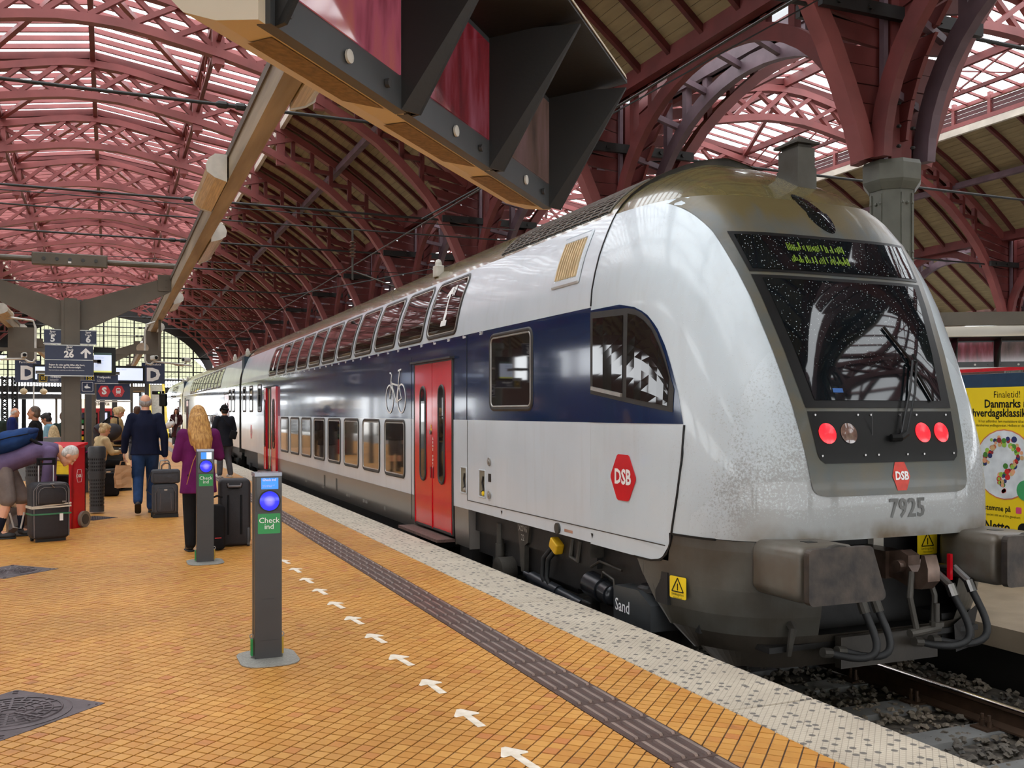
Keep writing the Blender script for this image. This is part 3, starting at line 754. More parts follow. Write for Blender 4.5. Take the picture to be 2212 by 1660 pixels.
# ---- iron tie rods across the hall
def rodthing(xa, xb, y, z, lab, grp):
    t = thing('tie_rod', lab, 'tie rod', ((xa+xb)/2, y, z), grp)
    m = MB(); m.cyl((xa, y, z), (xb, y, z), .035, 8); m.build('rod', M['black_iron'], t)
    xm = xa+(xb-xa)*.62
    m = MB(); m.lathe([(.04, -.3), (.075, -.24), (.075, -.1), (.045, -.06), (.045, .06), (.075, .1), (.075, .24), (.04, .3)], (xm, y, z), 8, Matrix.Rotation(R(90), 4, 'Y').to_3x3()); m.build('turnbuckle', M['black_iron'], t)
for k, y in enumerate(YB[3:13]):
    rodthing(-11.9, 10.9, y, 7.62, '%s thin iron tie rod across the hall, counted from the camera' % ORD[k], 'tie rods across the hall')
for k, y in enumerate(YB[3:8]):
    rodthing(11.5, 34.3, y, 7.62, '%s thin tie rod across the next hall, behind the train' % ORD[k], 'tie rods across the next hall')

# ---- the glazed end wall
def end_wall(Y, name, sgn, xc=-.5):
    w = struct(name)
    arch = [(xc+a*.985, b-.5) for a, b in mirror([(a, b) for a, b in LOW])]
    arch = [(a, max(b, 5.1)) for a, b in arch]
    # masonry between window arch and roof
    outer = [(xc+a, b+.25) for a, b in mirror([(0, 13.9), (3.4, 13.4), (6.3, 12.8), (8.5, 10.9), (11.15, 8.9)])]
    # dark screen above the window, in vertical strips following the arch
    m = MB()
    N_ = 44
    for i in range(N_):
        xa = -11.15+22.3*i/N_; xb = -11.15+22.3*(i+1)/N_
        def lo(x): return max(4.6, along([(a*.985, b-.45) for a, b in LOW]+[(11.3, 4.6)], x))
        def hi(x): return along([(0, 14.1), (6.3, 13.2), (11.3, 8.9)], x)
        m.add([(xc+x, y, z) for y in (Y-.1, Y+.3) for x, z in ((xa, lo(xa)), (xb, lo(xb)), (xb, hi(xb)), (xa, hi(xa)))], [(0,1,2,3),(7,6,5,4),(0,4,5,1),(1,5,6,2),(2,6,7,3),(3,7,4,0)])
    m.build('gable_boarding', M['black_iron'], w)
    n = 14; step = 21.2/n; tiers = [(5.25, 5.95), (6.05, 7.45), (7.55, 12.4)]
    def top(x): return along([(a*.985, b-.5) for a, b in LOW]+[(11.3, 5.0)], x)
    for i in range(n+1):
        x = -10.6+step*i
        if top(x) > 5.3: m = MB(); m.bb(xc+x-.07, xc+x+.07, Y-.12, Y+.12, 5.0, top(x)+.1); m.build('mullion', M['black_iron'], w)
    for z in (5.15, 6.0, 7.5):
        m = MB(); m.bb(xc-11, xc+11, Y-.1, Y+.1, z-.06, z+.06); m.build('transom', M['black_iron'], w)
    thin = MB()
    for i in range(n):
        xa, xb = -10.6+step*i, -10.6+step*(i+1)
        for z0, z1 in tiers:
            ta, tb = min(z1, top(xa+.05)+.16), min(z1, top(xb-.05)+.16)
            if max(ta, tb) <= z0+.05: continue
            ta, tb = max(ta, z0+.02), max(tb, z0+.02)
            m = MB(); m.add([(xc+xa+.07, y, z) if False else (xc+x, y, z) for y in (Y-.01, Y+.01) for x, z in ((xa+.07, z0), (xb-.07, z0), (xb-.07, tb), (xa+.07, ta))], [(0,1,2,3),(7,6,5,4),(0,4,5,1),(1,5,6,2),(2,6,7,3),(3,7,4,0)])
            m.build('window_pane', M['fan_glass'], w)
        for q in range(1, 4):
            x = xa+step*q/4
            if top(x) > 5.2: thin.bb(xc+x-.02, xc+x+.02, Y-.04, Y+.04, 5.2, top(x))
    z = 5.5
    while z < 11.9:
        xm = max([x for x in [i*.1 for i in range(0, 112)] if top(x) >= z] or [0])
        thin.bb(xc-xm, xc+xm, Y-.035, Y+.035, z-.018, z+.018); z += .52
    thin.build('glazing_grid', M['black_iron'], w)
    # balustraded gallery under the window
    m = MB(); m.bb(xc-12, xc+12, Y-.6, Y+2.5, 3.7, 4.3); m.build('gallery_floor', M['black_iron'], w)
    m = MB(); m.bb(xc-12, xc+12, Y-.55, Y-.35, 5.0, 5.14); m.build('handrail', M['black_iron'], w)
    bl = MB(); bl.lathe([(.05, 0), (.05, .06), (.03, .1), (.055, .25), (.03, .5), (.05, .62), (.05, .7)], (0, 0, 0), 6); me = bl.mesh('baluster'); me.materials.append(M['black_iron'])
    for i in range(84):
        inst('baluster', me, (xc-11.8+i*.28, Y-.45, 4.3), w)
    for x in (-11.2, -7.6, -3.9, 3.7, 7.4, 11.2) if sgn > 0 else (-11.2, 11.2):
        m = MB(); m.bb(xc+x-.2, xc+x+.2, Y-.2, Y+.2, -.75, 3.7); m.build('pier', M['black_iron'], w)
end_wall(111.5, 'wall_end', 1)
end_wall(-13.0, 'wall_back', -1); end_wall(-13.2, 'wall_back_right', -1, 22.9)
for nm, y, xa, xb in (('wall_end_left', 112.5, -35.2, -12.2), ('wall_end_right', 112.5, 11.4, 57.8), ('wall_back_left', -13.4, -35.2, -12.2), ('wall_back_far_right', -13.4, 34.6, 57.8)):  # gables added to shut off bright sky at the open nave ends
    s_ = struct(nm); m = MB(); m.bb(xa, xb, y, y+.3, 3.4, 14.2); m.build('brick_gable', pm('gable_brick', (110, 84, 74), .85, 0, .2, 3, .2, 30) if 'gable_brick' not in bpy.data.materials else bpy.data.materials['gable_brick'], s_)
    for x in (xa+.3, (xa+xb)/2, xb-.3): m = MB(); m.bb(x-.3, x+.3, y, y+.3, -.9, 3.4); m.build('pier', M['black_iron'], s_)
# ---- side naves and outer walls, mostly out of view, added to darken the hall
M['brick'] = pm('dark_brick', (92, 60, 52), .85, 0, .2, 3, .2, 30)
for nm, xa, xb in (('ceiling_left_nave', -35.0, -12.4), ('ceiling_right_nave', 34.9, 57.5)):
    s_ = struct(nm); xm = (xa+xb)/2
    m = MB(); m.grid([[(x, y, z) for x, z in ((xa, 8.9), (xa+4.6, 12.1), (xm-3.0, 13.2))] for y in (-12.5, 112)]); m.grid([[(x, y, z) for x, z in ((xm+3.0, 13.2), (xb-4.6, 12.1), (xb, 8.9))] for y in (-12.5, 112)])
    m.build('deck', M['deck'], s_)
    m = MB(); y = -12
    while y < 112:
        m.sweep([(xa, y, 8.8), (xa+4.6, y, 12.0), (xm, y, 13.6), (xb-4.6, y, 12.0), (xb, y, 8.8)], .12, .22, (0, 1, 0)); y += 1.5
    m.build('joists', M['dark_purlin'], s_)['kind'] = 'stuff'
for nm, x in (('wall_left', -35.2), ('wall_right', 57.8)):
    s_ = struct(nm); m = MB(); m.bb(x-.2, x+.2, -13, 112, -1, 5.2); m.bb(x-.2, x+.2, -13, 112, 7.9, 9.4)
    for k in range(16): m.bb(x-.21, x+.21, -13+k*8.2, -11.6+k*8.2, 5.2, 7.9)
    m.build('brick_wall', M['brick'], s_)
# ================================================================ the train
XC, NP, LN = 5.19, 4.4, 2.0            # centre line, plan exponent, length of the rounded nose
WP = [(-.3, 1.36), (.2, 1.385), (.6, 1.39), (2.4, 1.39), (2.6, 1.375), (2.75, 1.345), (2.9, 1.305), (3.0, 1.27), (3.1, 1.23), (3.21, 1.184), (3.27, 1.15), (3.36, 1.085), (3.45, 1.0), (3.54, .89), (3.62, .76), (3.70, .6), (3.77, .43), (3.83, .24), (3.86, .08), (3.87, .02)]
YP = [(-.3, 5.42), (.3, 5.34), (.7, 5.29), (1.05, 5.30), (1.3, 5.345), (1.6, 5.43), (2.0, 5.58), (2.4, 5.755), (2.6, 5.855), (2.95, 6.05), (3.15, 6.2), (3.3, 6.36), (3.45, 6.57), (3.6, 6.84), (3.7, 7.06), (3.78, 7.27), (3.83, 7.45), (3.87, 7.7)]
def interp(P, z):
    if z <= P[0][0]: return P[0][1]
    for (a, b), (c, d) in zip(P, P[1:]):
        if z <= c: return b+(d-b)*(z-a)/(c-a)
    return P[-1][1]
def W(z): return interp(WP, z)
def YF_(z): return interp(YP, z)
def side_x(y, z, off=0.0, nose=True):
    w = W(z)
    if nose:
        ys = YF_(z)+LN
        if y < ys:
            f = min(1, (ys-y)/LN); w *= max(0, 1-f**NP)**(1/NP)
    return XC-w-off
def front_y(x, z, off=0.0):
    f = min(.999, abs(x-XC)/W(z))
    return YF_(z)+LN-LN*(1-f**NP)**(1/NP)-off

# ---- paint and glass
def paint_material(name, col, rough=.16, dirt=None, coat=.35, cab=False):
    m = pm(name, col, rough, 0, .03, 1.3, 0, 1, coat=coat)
    N, L, p = nodes_of(m); base = p.inputs['Base Color'].links[0].from_socket
    g = N.new('ShaderNodeNewGeometry'); sx = N.new('ShaderNodeSeparateXYZ'); L.new(g.outputs['Position'], sx.inputs[0])
    mp = N.new('ShaderNodeMapping'); mp.inputs['Scale'].default_value = (9, 9, 1.1); L.new(g.outputs['Position'], mp.inputs['Vector'])
    n1 = N.new('ShaderNodeTexNoise'); n1.inputs['Scale'].default_value = 1; n1.inputs['Detail'].default_value = 6; L.new(mp.outputs[0], n1.inputs['Vector'])
    r = N.new('ShaderNodeValToRGB'); r.color_ramp.elements[0].position = .52; r.color_ramp.elements[0].color = (0, 0, 0, 1); r.color_ramp.elements[1].position = .78; r.color_ramp.elements[1].color = (.10, .10, .10, 1); L.new(n1.outputs['Fac'], r.inputs[0])
    x = N.new('ShaderNodeMixRGB'); L.new(r.outputs[0], x.inputs[0]); L.new(base, x.inputs[1]); x.inputs[2].default_value = srgb(*(dirt or (150, 138, 118)))
    out = x.outputs[0]; mask = None
    if cab:      # splashed road dirt on the nose, thickest low down at the front
        mr = N.new('ShaderNodeMapRange'); mr.inputs['From Min'].default_value = 6.15; mr.inputs['From Max'].default_value = 5.3; L.new(sx.outputs[1], mr.inputs['Value'])
        mz = N.new('ShaderNodeMapRange'); mz.inputs['From Min'].default_value = 2.5; mz.inputs['From Max'].default_value = .75; L.new(sx.outputs[2], mz.inputs['Value'])
        mu = N.new('ShaderNodeMath'); mu.operation = 'MULTIPLY'; L.new(mr.outputs[0], mu.inputs[0]); L.new(mz.outputs[0], mu.inputs[1])
        n2 = N.new('ShaderNodeTexNoise'); n2.inputs['Scale'].default_value = 60; n2.inputs['Detail'].default_value = 5; n2.inputs['Roughness'].default_value = .75; L.new(g.outputs['Position'], n2.inputs['Vector'])
        n3 = N.new('ShaderNodeTexNoise'); n3.inputs['Scale'].default_value = 3.5; n3.inputs['Detail'].default_value = 4; L.new(g.outputs['Position'], n3.inputs['Vector'])
        s1 = N.new('ShaderNodeMath'); s1.operation = 'MULTIPLY_ADD'; s1.inputs[1].default_value = .52; L.new(mu.outputs[0], s1.inputs[0]); L.new(n2.outputs['Fac'], s1.inputs[2])
        s2 = N.new('ShaderNodeMath'); s2.operation = 'MULTIPLY_ADD'; s2.inputs[1].default_value = .35; L.new(n3.outputs['Fac'], s2.inputs[0]); L.new(s1.outputs[0], s2.inputs[2])
        r2 = N.new('ShaderNodeValToRGB'); r2.color_ramp.elements[0].position = .74; r2.color_ramp.elements[0].color = (0, 0, 0, 1); r2.color_ramp.elements[1].position = 1.0; r2.color_ramp.elements[1].color = (.62, .62, .62, 1)
        sc = N.new('ShaderNodeMath'); sc.operation = 'MULTIPLY'; sc.inputs[1].default_value = .92; L.new(s2.outputs[0], sc.inputs[0]); L.new(sc.outputs[0], r2.inputs[0])
        low = N.new('ShaderNodeMapRange'); low.inputs['From Min'].default_value = .98; low.inputs['From Max'].default_value = .68; L.new(sx.outputs[2], low.inputs['Value'])
        l2 = N.new('ShaderNodeMath'); l2.operation = 'MULTIPLY'; L.new(low.outputs[0], l2.inputs[0]); L.new(mr.outputs[0], l2.inputs[1])
        l3 = N.new('ShaderNodeMath'); l3.operation = 'MULTIPLY_ADD'; l4 = N.new('ShaderNodeMath'); l4.operation = 'MULTIPLY'; l4.inputs[1].default_value = .30; L.new(mr.outputs[0], l4.inputs[0]); L.new(l4.outputs[0], l3.inputs[2]); L.new(l2.outputs[0], l3.inputs[0]); L.new(n3.outputs['Fac'], l3.inputs[1])
        mx = N.new('ShaderNodeMath'); mx.operation = 'MAXIMUM'; L.new(r2.outputs[0], mx.inputs[0]); L.new(l3.outputs[0], mx.inputs[1])
        x3 = N.new('ShaderNodeMixRGB'); L.new(mx.outputs[0], x3.inputs[0]); L.new(out, x3.inputs[1]); x3.inputs[2].default_value = srgb(96, 80, 58); out = x3.outputs[0]
        ro = N.new('ShaderNodeMapRange'); ro.inputs['To Min'].default_value = rough; ro.inputs['To Max'].default_value = .6; L.new(mx.outputs[0], ro.inputs['Value']); L.new(ro.outputs[0], p.inputs['Roughness'])
        vo = N.new('ShaderNodeTexVoronoi'); vo.inputs['Scale'].default_value = 42; L.new(g.outputs['Position'], vo.inputs['Vector'])
        lt = N.new('ShaderNodeMapRange'); lt.inputs['From Min'].default_value = .16; lt.inputs['From Max'].default_value = .0; L.new(vo.outputs['Distance'], lt.inputs['Value'])
        b = N.new('ShaderNodeBump'); b.inputs['Strength'].default_value = .3; b.inputs['Distance'].default_value = .004; L.new(lt.outputs[0], b.inputs['Height']); L.new(b.outputs[0], p.inputs['Normal'])
    L.new(out, p.inputs['Base Color'])
    return m
M['t_white'] = paint_material('silver_white_paint', (200, 210, 218), .2)
M['t_cab'] = paint_material('silver_white_cab_paint', (198, 209, 216), .2, cab=True)
M['t_blue'] = paint_material('navy_blue_paint', (15, 37, 74), .1, (40, 46, 70), coat=.25)
M['t_skirt'] = paint_material('grey_skirt_paint', (112, 106, 100), .3, (136, 120, 98), coat=.2)
M['t_roof'] = pm('olive_grey_wet_roof', (106, 94, 58), .22, 0, .12, 2.2, .04, 9, coat=.5, col2=(84, 78, 54), stretch=(6, .5, 6))
M['t_grey'] = pm('grey_surround_paint', (74, 79, 78), .34, 0, .1, 5, .05, 70, coat=.1, col2=(88, 82, 68))
M['t_low'] = pm('grey_valance_paint', (80, 79, 74), .38, 0, .16, 3, .06, 50, coat=.1, col2=(60, 55, 47))
M['t_plough'] = pm('dirty_plough', (54, 48, 41), .5, 0, .2, 6, .1, 40)
M['t_red'] = paint_material('door_red_paint', (202, 12, 28), .14, (150, 14, 24), coat=.12)
M['t_frame'] = pm('window_rubber', (44, 42, 40), .5, 0, .12, 10)
M['t_alu'] = pm('window_aluminium', (164, 160, 154), .35, .6, .08, 10)
M['t_glass'] = pm('tinted_train_glass', (30, 26, 25), .03, 0, .2, 1.5, ior=1.6)
M['t_glass2'] = pm('tinted_mirror_glass', (74, 60, 46), .04, .55, .25, 1.2, coat=1.0, ior=1.9, spec=.8)
def wet_glass():
    m = pm('wet_windscreen_glass', (16, 21, 24), .03, 0, .25, 2.0, ior=1.5)
    N, L, p = nodes_of(m); base = p.inputs['Base Color'].links[0].from_socket
    g = N.new('ShaderNodeNewGeometry'); vo = N.new('ShaderNodeTexVoronoi'); vo.inputs['Scale'].default_value = 46; vo.inputs['Randomness'].default_value = 1; L.new(g.outputs['Position'], vo.inputs['Vector'])
    lt = N.new('ShaderNodeMath'); lt.operation = 'LESS_THAN'; lt.inputs[1].default_value = .17; L.new(vo.outputs['Distance'], lt.inputs[0])
    nz = N.new('ShaderNodeTexNoise'); nz.inputs['Scale'].default_value = 2.2; nz.inputs['Detail'].default_value = 3; L.new(g.outputs['Position'], nz.inputs['Vector'])
    gt = N.new('ShaderNodeMapRange'); gt.inputs['From Min'].default_value = .3; gt.inputs['From Max'].default_value = .46; L.new(nz.outputs['Fac'], gt.inputs['Value'])
    sx = N.new('ShaderNodeSeparateXYZ'); L.new(g.outputs['Position'], sx.inputs[0]); hz = N.new('ShaderNodeMapRange'); hz.inputs['From Min'].default_value = 1.85; hz.inputs['From Max'].default_value = 2.15; L.new(sx.outputs[2], hz.inputs['Value'])
    a = N.new('ShaderNodeMath'); a.operation = 'MULTIPLY'; L.new(lt.outputs[0], a.inputs[0]); L.new(gt.outputs[0], a.inputs[1])
    a2 = N.new('ShaderNodeMath'); a2.operation = 'MULTIPLY'; L.new(a.outputs[0], a2.inputs[0]); L.new(hz.outputs[0], a2.inputs[1])
    a3 = N.new('ShaderNodeMath'); a3.operation = 'MULTIPLY'; a3.inputs[1].default_value = .55; L.new(a2.outputs[0], a3.inputs[0])
    x = N.new('ShaderNodeMixRGB'); L.new(a3.outputs[0], x.inputs[0]); L.new(base, x.inputs[1]); x.inputs[2].default_value = srgb(196, 206, 206); L.new(x.outputs[0], p.inputs['Base Color'])
    return m
M['t_wet'] = wet_glass()
M['t_under'] = pm('underframe_black', (30, 28, 27), .55, .2, .25, 6, .1, 40)
M['t_under2'] = pm('underframe_grey', (66, 62, 56), .55, .3, .25, 6, .1, 40)
M['lamp_red'] = pm('lit_red_lamp', (255, 34, 44), .2, 0, .25, 60, 0, 1, emit=1.6)
M['lamp_clear'] = pm('unlit_lamp', (112, 88, 78), .12, 0, .2, 30, coat=.8)
M['led'] = pm('led_green', (104, 130, 26), .4, 0, .3, 60, 0, 1, emit=.1)

def olive_top(m, z0, z1):
    N, L, p = nodes_of(m); base = p.inputs['Base Color'].links[0].from_socket
    g = N.new('ShaderNodeNewGeometry'); sx = N.new('ShaderNodeSeparateXYZ'); L.new(g.outputs['Position'], sx.inputs[0])
    mp = N.new('ShaderNodeMapping'); mp.inputs['Scale'].default_value = (5, 1.2, 1.2); L.new(g.outputs['Position'], mp.inputs['Vector']); nz = N.new('ShaderNodeTexNoise'); nz.inputs['Scale'].default_value = 1.3; nz.inputs['Detail'].default_value = 5; L.new(mp.outputs[0], nz.inputs['Vector'])
    a = N.new('ShaderNodeMath'); a.operation = 'MULTIPLY_ADD'; a.inputs[1].default_value = .55; L.new(nz.outputs['Fac'], a.inputs[0]); L.new(sx.outputs[2], a.inputs[2])
    mr = N.new('ShaderNodeMapRange'); mr.inputs['From Min'].default_value = z0; mr.inputs['From Max'].default_value = z1; L.new(a.outputs[0], mr.inputs['Value'])
    x = N.new('ShaderNodeMixRGB'); L.new(mr.outputs[0], x.inputs[0]); L.new(base, x.inputs[1]); x.inputs[2].default_value = srgb(88, 77, 48); L.new(x.outputs[0], p.inputs['Base Color'])
olive_top(M['t_grey'], 3.27, 3.42)
# ---- patches that follow the bodywork
def side_patch(outline_rows, off, nose=False):
    """rows [(z, y_left, y_right)] -> grid on the platform side; y_left is the far (higher) one"""
    rows = []
    for z, ya, yb in outline_rows:
        n = 6; rows.append([(side_x(ya+(yb-ya)*i/n, z, off, nose), ya+(yb-ya)*i/n, z) for i in range(n+1)])
    return rows
def rr_rows(y0, y1, z0, z1, r, n=6, shear=0.0):
    out = []
    zs = [z0+r*(1-math.cos(math.pi/2*i/4)) for i in range(5)]+[z0+r+(z1-z0-2*r)*i/n for i in range(1, n)]+[z1-r*(1-math.cos(math.pi/2*(4-i)/4)) for i in range(5)]
    for z in zs:
        d = 0
        if z < z0+r: d = r-math.sqrt(max(0, r*r-(z0+r-z)**2))
        elif z > z1-r: d = r-math.sqrt(max(0, r*r-(z-z1+r)**2))
        s = shear*(z-z0)
        out.append((z, y1-d+s, y0+d+s))
    return out
def ring_rows(y0, y1, z0, z1, r, t, off, nose=False, nz=6, thick=.012):
    """a rounded rectangular frame of width t standing `thick` proud"""
    def loop(ins):
        pts = []; rr = max(.01, r-ins); ya, yb, za, zb = y0+ins, y1-ins, z0+ins, z1-ins
        for cy, cz, a0 in ((yb-rr, zb-rr, 0), (ya+rr, zb-rr, 90), (ya+rr, za+rr, 180), (yb-rr, za+rr, 270)):
            for i in range(5):
                a = R(a0+22.5*i); pts.append((cy+rr*math.cos(a), cz+rr*math.sin(a)))
            # straight runs up the sides get extra points so they follow the curve
            if a0 == 90:
                for i in range(1, nz): pts.append((ya, zb-rr+(za+rr-zb+rr)*i/nz))
            if a0 == 270:
                for i in range(1, nz): pts.append((yb, za+rr+(zb-rr-za-rr)*i/nz))
        return pts
    A = loop(0); B = loop(t*.25); Cc = loop(t*.75); D = loop(t)
    n = len(A); vs = []
    for P, o in ((A, off), (B, off+thick), (Cc, off+thick), (D, off)):
        vs += [(side_x(y, z, o, nose), y, z) for y, z in P]
    return vs, [(k*n+i, k*n+(i+1) % n, (k+1)*n+(i+1) % n, (k+1)*n+i) for k in range(3) for i in range(n)]
def window(parent, y0, y1, z0, z1, r, glass, name='window', nose=False):
    f = MB(); v, q = ring_rows(y0-.035, y1+.035, z0-.035, z1+.035, r+.035, .045, .001, nose); f.add(v, q)
    fo = f.build(name, M['t_frame'], parent, smooth=50)
    f = MB(); v, q = ring_rows(y0+.004, y1-.004, z0+.004, z1-.004, r, .022, .004, nose, thick=.009); f.add(v, q); f.build('window_trim', M['t_alu'], fo, smooth=50)
    g = MB(); g.grid(side_patch(rr_rows(y0+.012, y1-.012, z0+.012, z1-.012, r), .006, nose)); g.build('window_pane', glass, fo, smooth=40)
    return fo
def flat_side(m, y0, y1, z0, z1, off, nose=False):
    m.grid(side_patch([(z0, y1, y0), ((z0+z1)/2, y1, y0), (z1, y1, y0)], off, nose)); return m

BANDS = [('lower_panel', [.44, .8, 1.15, 1.467], 't_white'), ('window_band', [1.467, 1.8, 2.1, 2.4, 2.45], 't_blue'),
         ('upper_panel', [2.45, 2.6, 2.68, 2.75, 2.82, 2.9, 3.0, 3.1, 3.21, 3.27], 't_white'),
         ('roof', [3.27, 3.36, 3.45, 3.54, 3.62, 3.70, 3.77, 3.83, 3.86, 3.87], 't_roof')]
def straight_body(parent, ya, yb, names=True):
    """car body between ya (front) and yb"""
    for nm, zs, mt in BANDS:
        m = MB()
        rows = [[(XC-W(z), ya+(yb-ya)*i/10, z) for i in range(11)] for z in zs]; m.grid(rows)
        m.grid([[(XC+W(z), y, z) for _, y, _ in rows[0]] for z in zs])
        if nm == 'roof': m.grid([[(XC-W(3.87), y, 3.87) for _, y, _ in rows[0]], [(XC+W(3.87), y, 3.87) for _, y, _ in rows[0]]])
        m.build(nm, M[mt], parent, smooth=40)
    # ends
    m = MB()
    P = [(XC-W(z), z) for z in [.3, .8, 1.467, 2.4]+BANDS[2][1]+BANDS[3][1][1:]]; P += [(2*XC-x, z) for x, z in P[::-1]]
    for y in (ya+.02, yb-.02): m = MB(); m.add([(x, y, z) for x, z in P], [tuple(range(len(P)))]); m.build('end_wall', M['t_under2'], parent)
    m = MB(); m.bb(XC-1.3, XC+1.3, ya+.05, yb-.05, .2, .42); m.build('floor_frame', M['t_under'], parent)
def skirt(parent, ya, yb):
    m = MB(); zs = [-.02, .02, .2, .44]
    for s in (-1, 1):
        m = MB(); m.grid([[(XC+s*(W(z)-(.03 if z < 0 else 0)), ya+(yb-ya)*i/6, z) for i in range(7)] for z in zs])
        for y in (ya, yb): m.add([(XC+s*W(0), y, -.02), (XC+s*1.2, y, -.02), (XC+s*1.2, y, .44), (XC+s*W(.4), y, .44)], [(0, 1, 2, 3)])
        m.build('skirt', M['t_skirt'], parent, smooth=40)
    m = MB(); m.bb(XC-1.33, XC+1.33, ya+.03, yb-.03, -.3, -.01); m.build('underfloor_box', M['t_under'], parent)
def door(parent, y0, y1, opened=False):
    d = MB(); yc = (y0+y1)/2
    fr = MB(); v, q = ring_rows(y0-.05, y1+.05, .06, 2.22, .05, .05, .002); fr.add(v, q); frame = fr.build('door_frame', M['t_frame'], parent)
    m = MB(); m.bb(XC-W(2.2)-.06, XC-W(2.2), y0-.08, y1+.08, 2.2, 2.225); m.build('rain_gutter', M['t_frame'], parent)
    if opened:
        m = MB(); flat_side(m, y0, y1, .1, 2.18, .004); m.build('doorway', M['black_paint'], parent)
        m = MB(); m.bb(XC-W(1)-.012, XC-W(1)+.05, yc+.1, yc+.2, .12, 2.15); m.build('doorway_lining', pm('doorway_lining', (196, 168, 112), .6), parent)
        leaves = [(y0-.36, y0+.3, .055), (y1-.3, y1+.02, .055)]
    else: leaves = [(y0, yc-.008, .012), (yc+.008, y1, .012)]
    for a, b, off in leaves:
        m = MB(); flat_side(m, a, b, .085, 2.19, off)
        for y in (a, b): m.add([(XC-1.39, y, .085), (XC-1.39-off, y, .085), (XC-1.39-off, y, 2.19), (XC-1.39, y, 2.19)], [(0, 1, 2, 3)])
        lf = m.build('door_leaf', M['t_red'], parent)
        w = min(.2, (b-a)*.42); c = (a+b)/2
        f = MB(); v, q = ring_rows(c-w/2-.03, c+w/2+.03, .66, 1.90, w/2+.02, .04, off+.002, nz=8); f.add(v, q); f.build('door_window_frame', M['t_frame'], lf, smooth=50)
        g = MB(); g.grid(side_patch(rr_rows(c-w/2, c+w/2, .69, 1.87, w/2-.004), off+.006)); g.build('door_window', M['t_glass'], lf)
    if not opened:
        m = MB(); m.cyl((XC-1.39-.012, yc+.035, 1.3), (XC-1.39-.03, yc+.035, 1.3), .028, 12); m.build('door_button', M['steel'], parent)
        m = MB(); m.add([(XC-1.405, yc+.035+a, 1.36+b) for a, b in ((-.022, 0), (.022, 0), (0, .05))], [(0, 1, 2)]); m.bb(XC-1.404, XC-1.403, yc+.015, yc+.055, 1.318, 1.352); m.build('warning_label', M['yellow'], parent)
        text('lettering', '\n'.join('ÅBNE'), .045, (XC-1.407, yc-.05, 1.15), *SIDE, M['white'], parent, bold=.02)
        text('lettering', '\n'.join('DØRE'), .045, (XC-1.407, yc-.05, .93), *SIDE, M['white'], parent, bold=.02)
        for e in (.05, -.05):
            m = MB(); m.bb(XC-1.408, XC-1.40, yc+e-.012, yc+e+.012, .72, .86); m.build('finger_grip', pm('dark_red', (120, 8, 20), .4) if 'dark_red' not in bpy.data.materials else bpy.data.materials['dark_red'], parent)
    m = MB(); m.bb(XC-1.39-.2, XC-1.39+.03, y0-.02, y1+.16, .0, .035); m.build('door_step', pm('step_tread', (96, 70, 62), .7, 0, .25, 40) if 'step_tread' not in bpy.data.materials else bpy.data.materials['step_tread'], parent)
def hexlogo(parent, c, w, h, right, up, fill=M['red'], txt='DSB', ts=.17, sq=.8):
    m = MB(); k = w*.22
    P = [(-k, h/2), (k, h/2), (w/2, 0), (k, -h/2), (-k, -h/2), (-w/2, 0)]
    # softened corners
    Q = []
    for i, p in enumerate(P):
        a = P[i-1]; b = P[(i+1) % 6]
        for q in (a, b): d = Vector(q)-Vector(p); t = Vector(p)+d.normalized()*h*.04; Q.append((t.x, t.y))
    m.prism(Q[::-1], c, right, up, .004); o = m.build('logo', fill, parent)
    text('logo_lettering', txt, ts, Vector(c), right, up, M['white'], o, bold=.035, depth=.003, squeeze=sq)
    return o
def side_text(parent, s, size, y, z, mt, bold=.02, sq=.9): return text('lettering', s, size, (side_x(y, z, .004, False), y, z), *SIDE, mt, parent, bold=bold, squeeze=sq)

# ---------------------------------------------------------------- car 1, the driving trailer
car = thing('train_car', 'silver and navy double-deck driving car at the front, with red tail lights and number 7925', 'train car', (XC, 5.3, -.55), 'cars of the double-deck train')
straight_body(car, 7.336, 30.85)
skirt(car, 10.37, 10.85); skirt(car, 12.5, 27.3)
# cab shell, bands split at the same heights
def nose_ring(z, n=40, y_end=7.335):
    ys = YF_(z)+LN; w = W(z)
    pts = []
    fc = 0.0
    if ys > y_end: fc = math.asin(min(1, max(0, (ys-y_end)/LN))**(NP/2))
    else:
        pts += [(XC-w, y_end), (XC-w, (y_end+ys)/2)]
    k = 0 if pts else -2
    m = n if k == 0 else n+4
    for i in range(m+1):
        f = fc+(math.pi-2*fc)*i/m
        c, s = math.cos(f), math.sin(f)
        pts.append((XC-w*math.copysign(abs(c)**(2/NP), c), ys-LN*s**(2/NP)))
    if k == 0: pts += [(XC+w, (y_end+ys)/2), (XC+w, y_end)]
    return pts
def cab_rows(zs, bottom=None):
    rows = []
    rings = [nose_ring(z) for z in zs]
    for r, z in zip(rings, zs): rows.append([(x, y, z) for x, y in r])
    return rows
z1 = [.66, .75, .85, 1.0, 1.15, 1.3, 1.467]+[1.6, 1.8, 2.0, 2.2, 2.4, 2.45]+BANDS[2][1][1:]
m = MB(); m.grid(cab_rows(z1)); m.build('cab_shell', M['t_cab'], car, smooth=60)
m = MB(); rows = cab_rows(BANDS[3][1]); m.grid(rows); m.add(rows[-1], [tuple(range(len(rows[-1])))]); m.build('cab_roof', M['t_roof'], car, smooth=60)
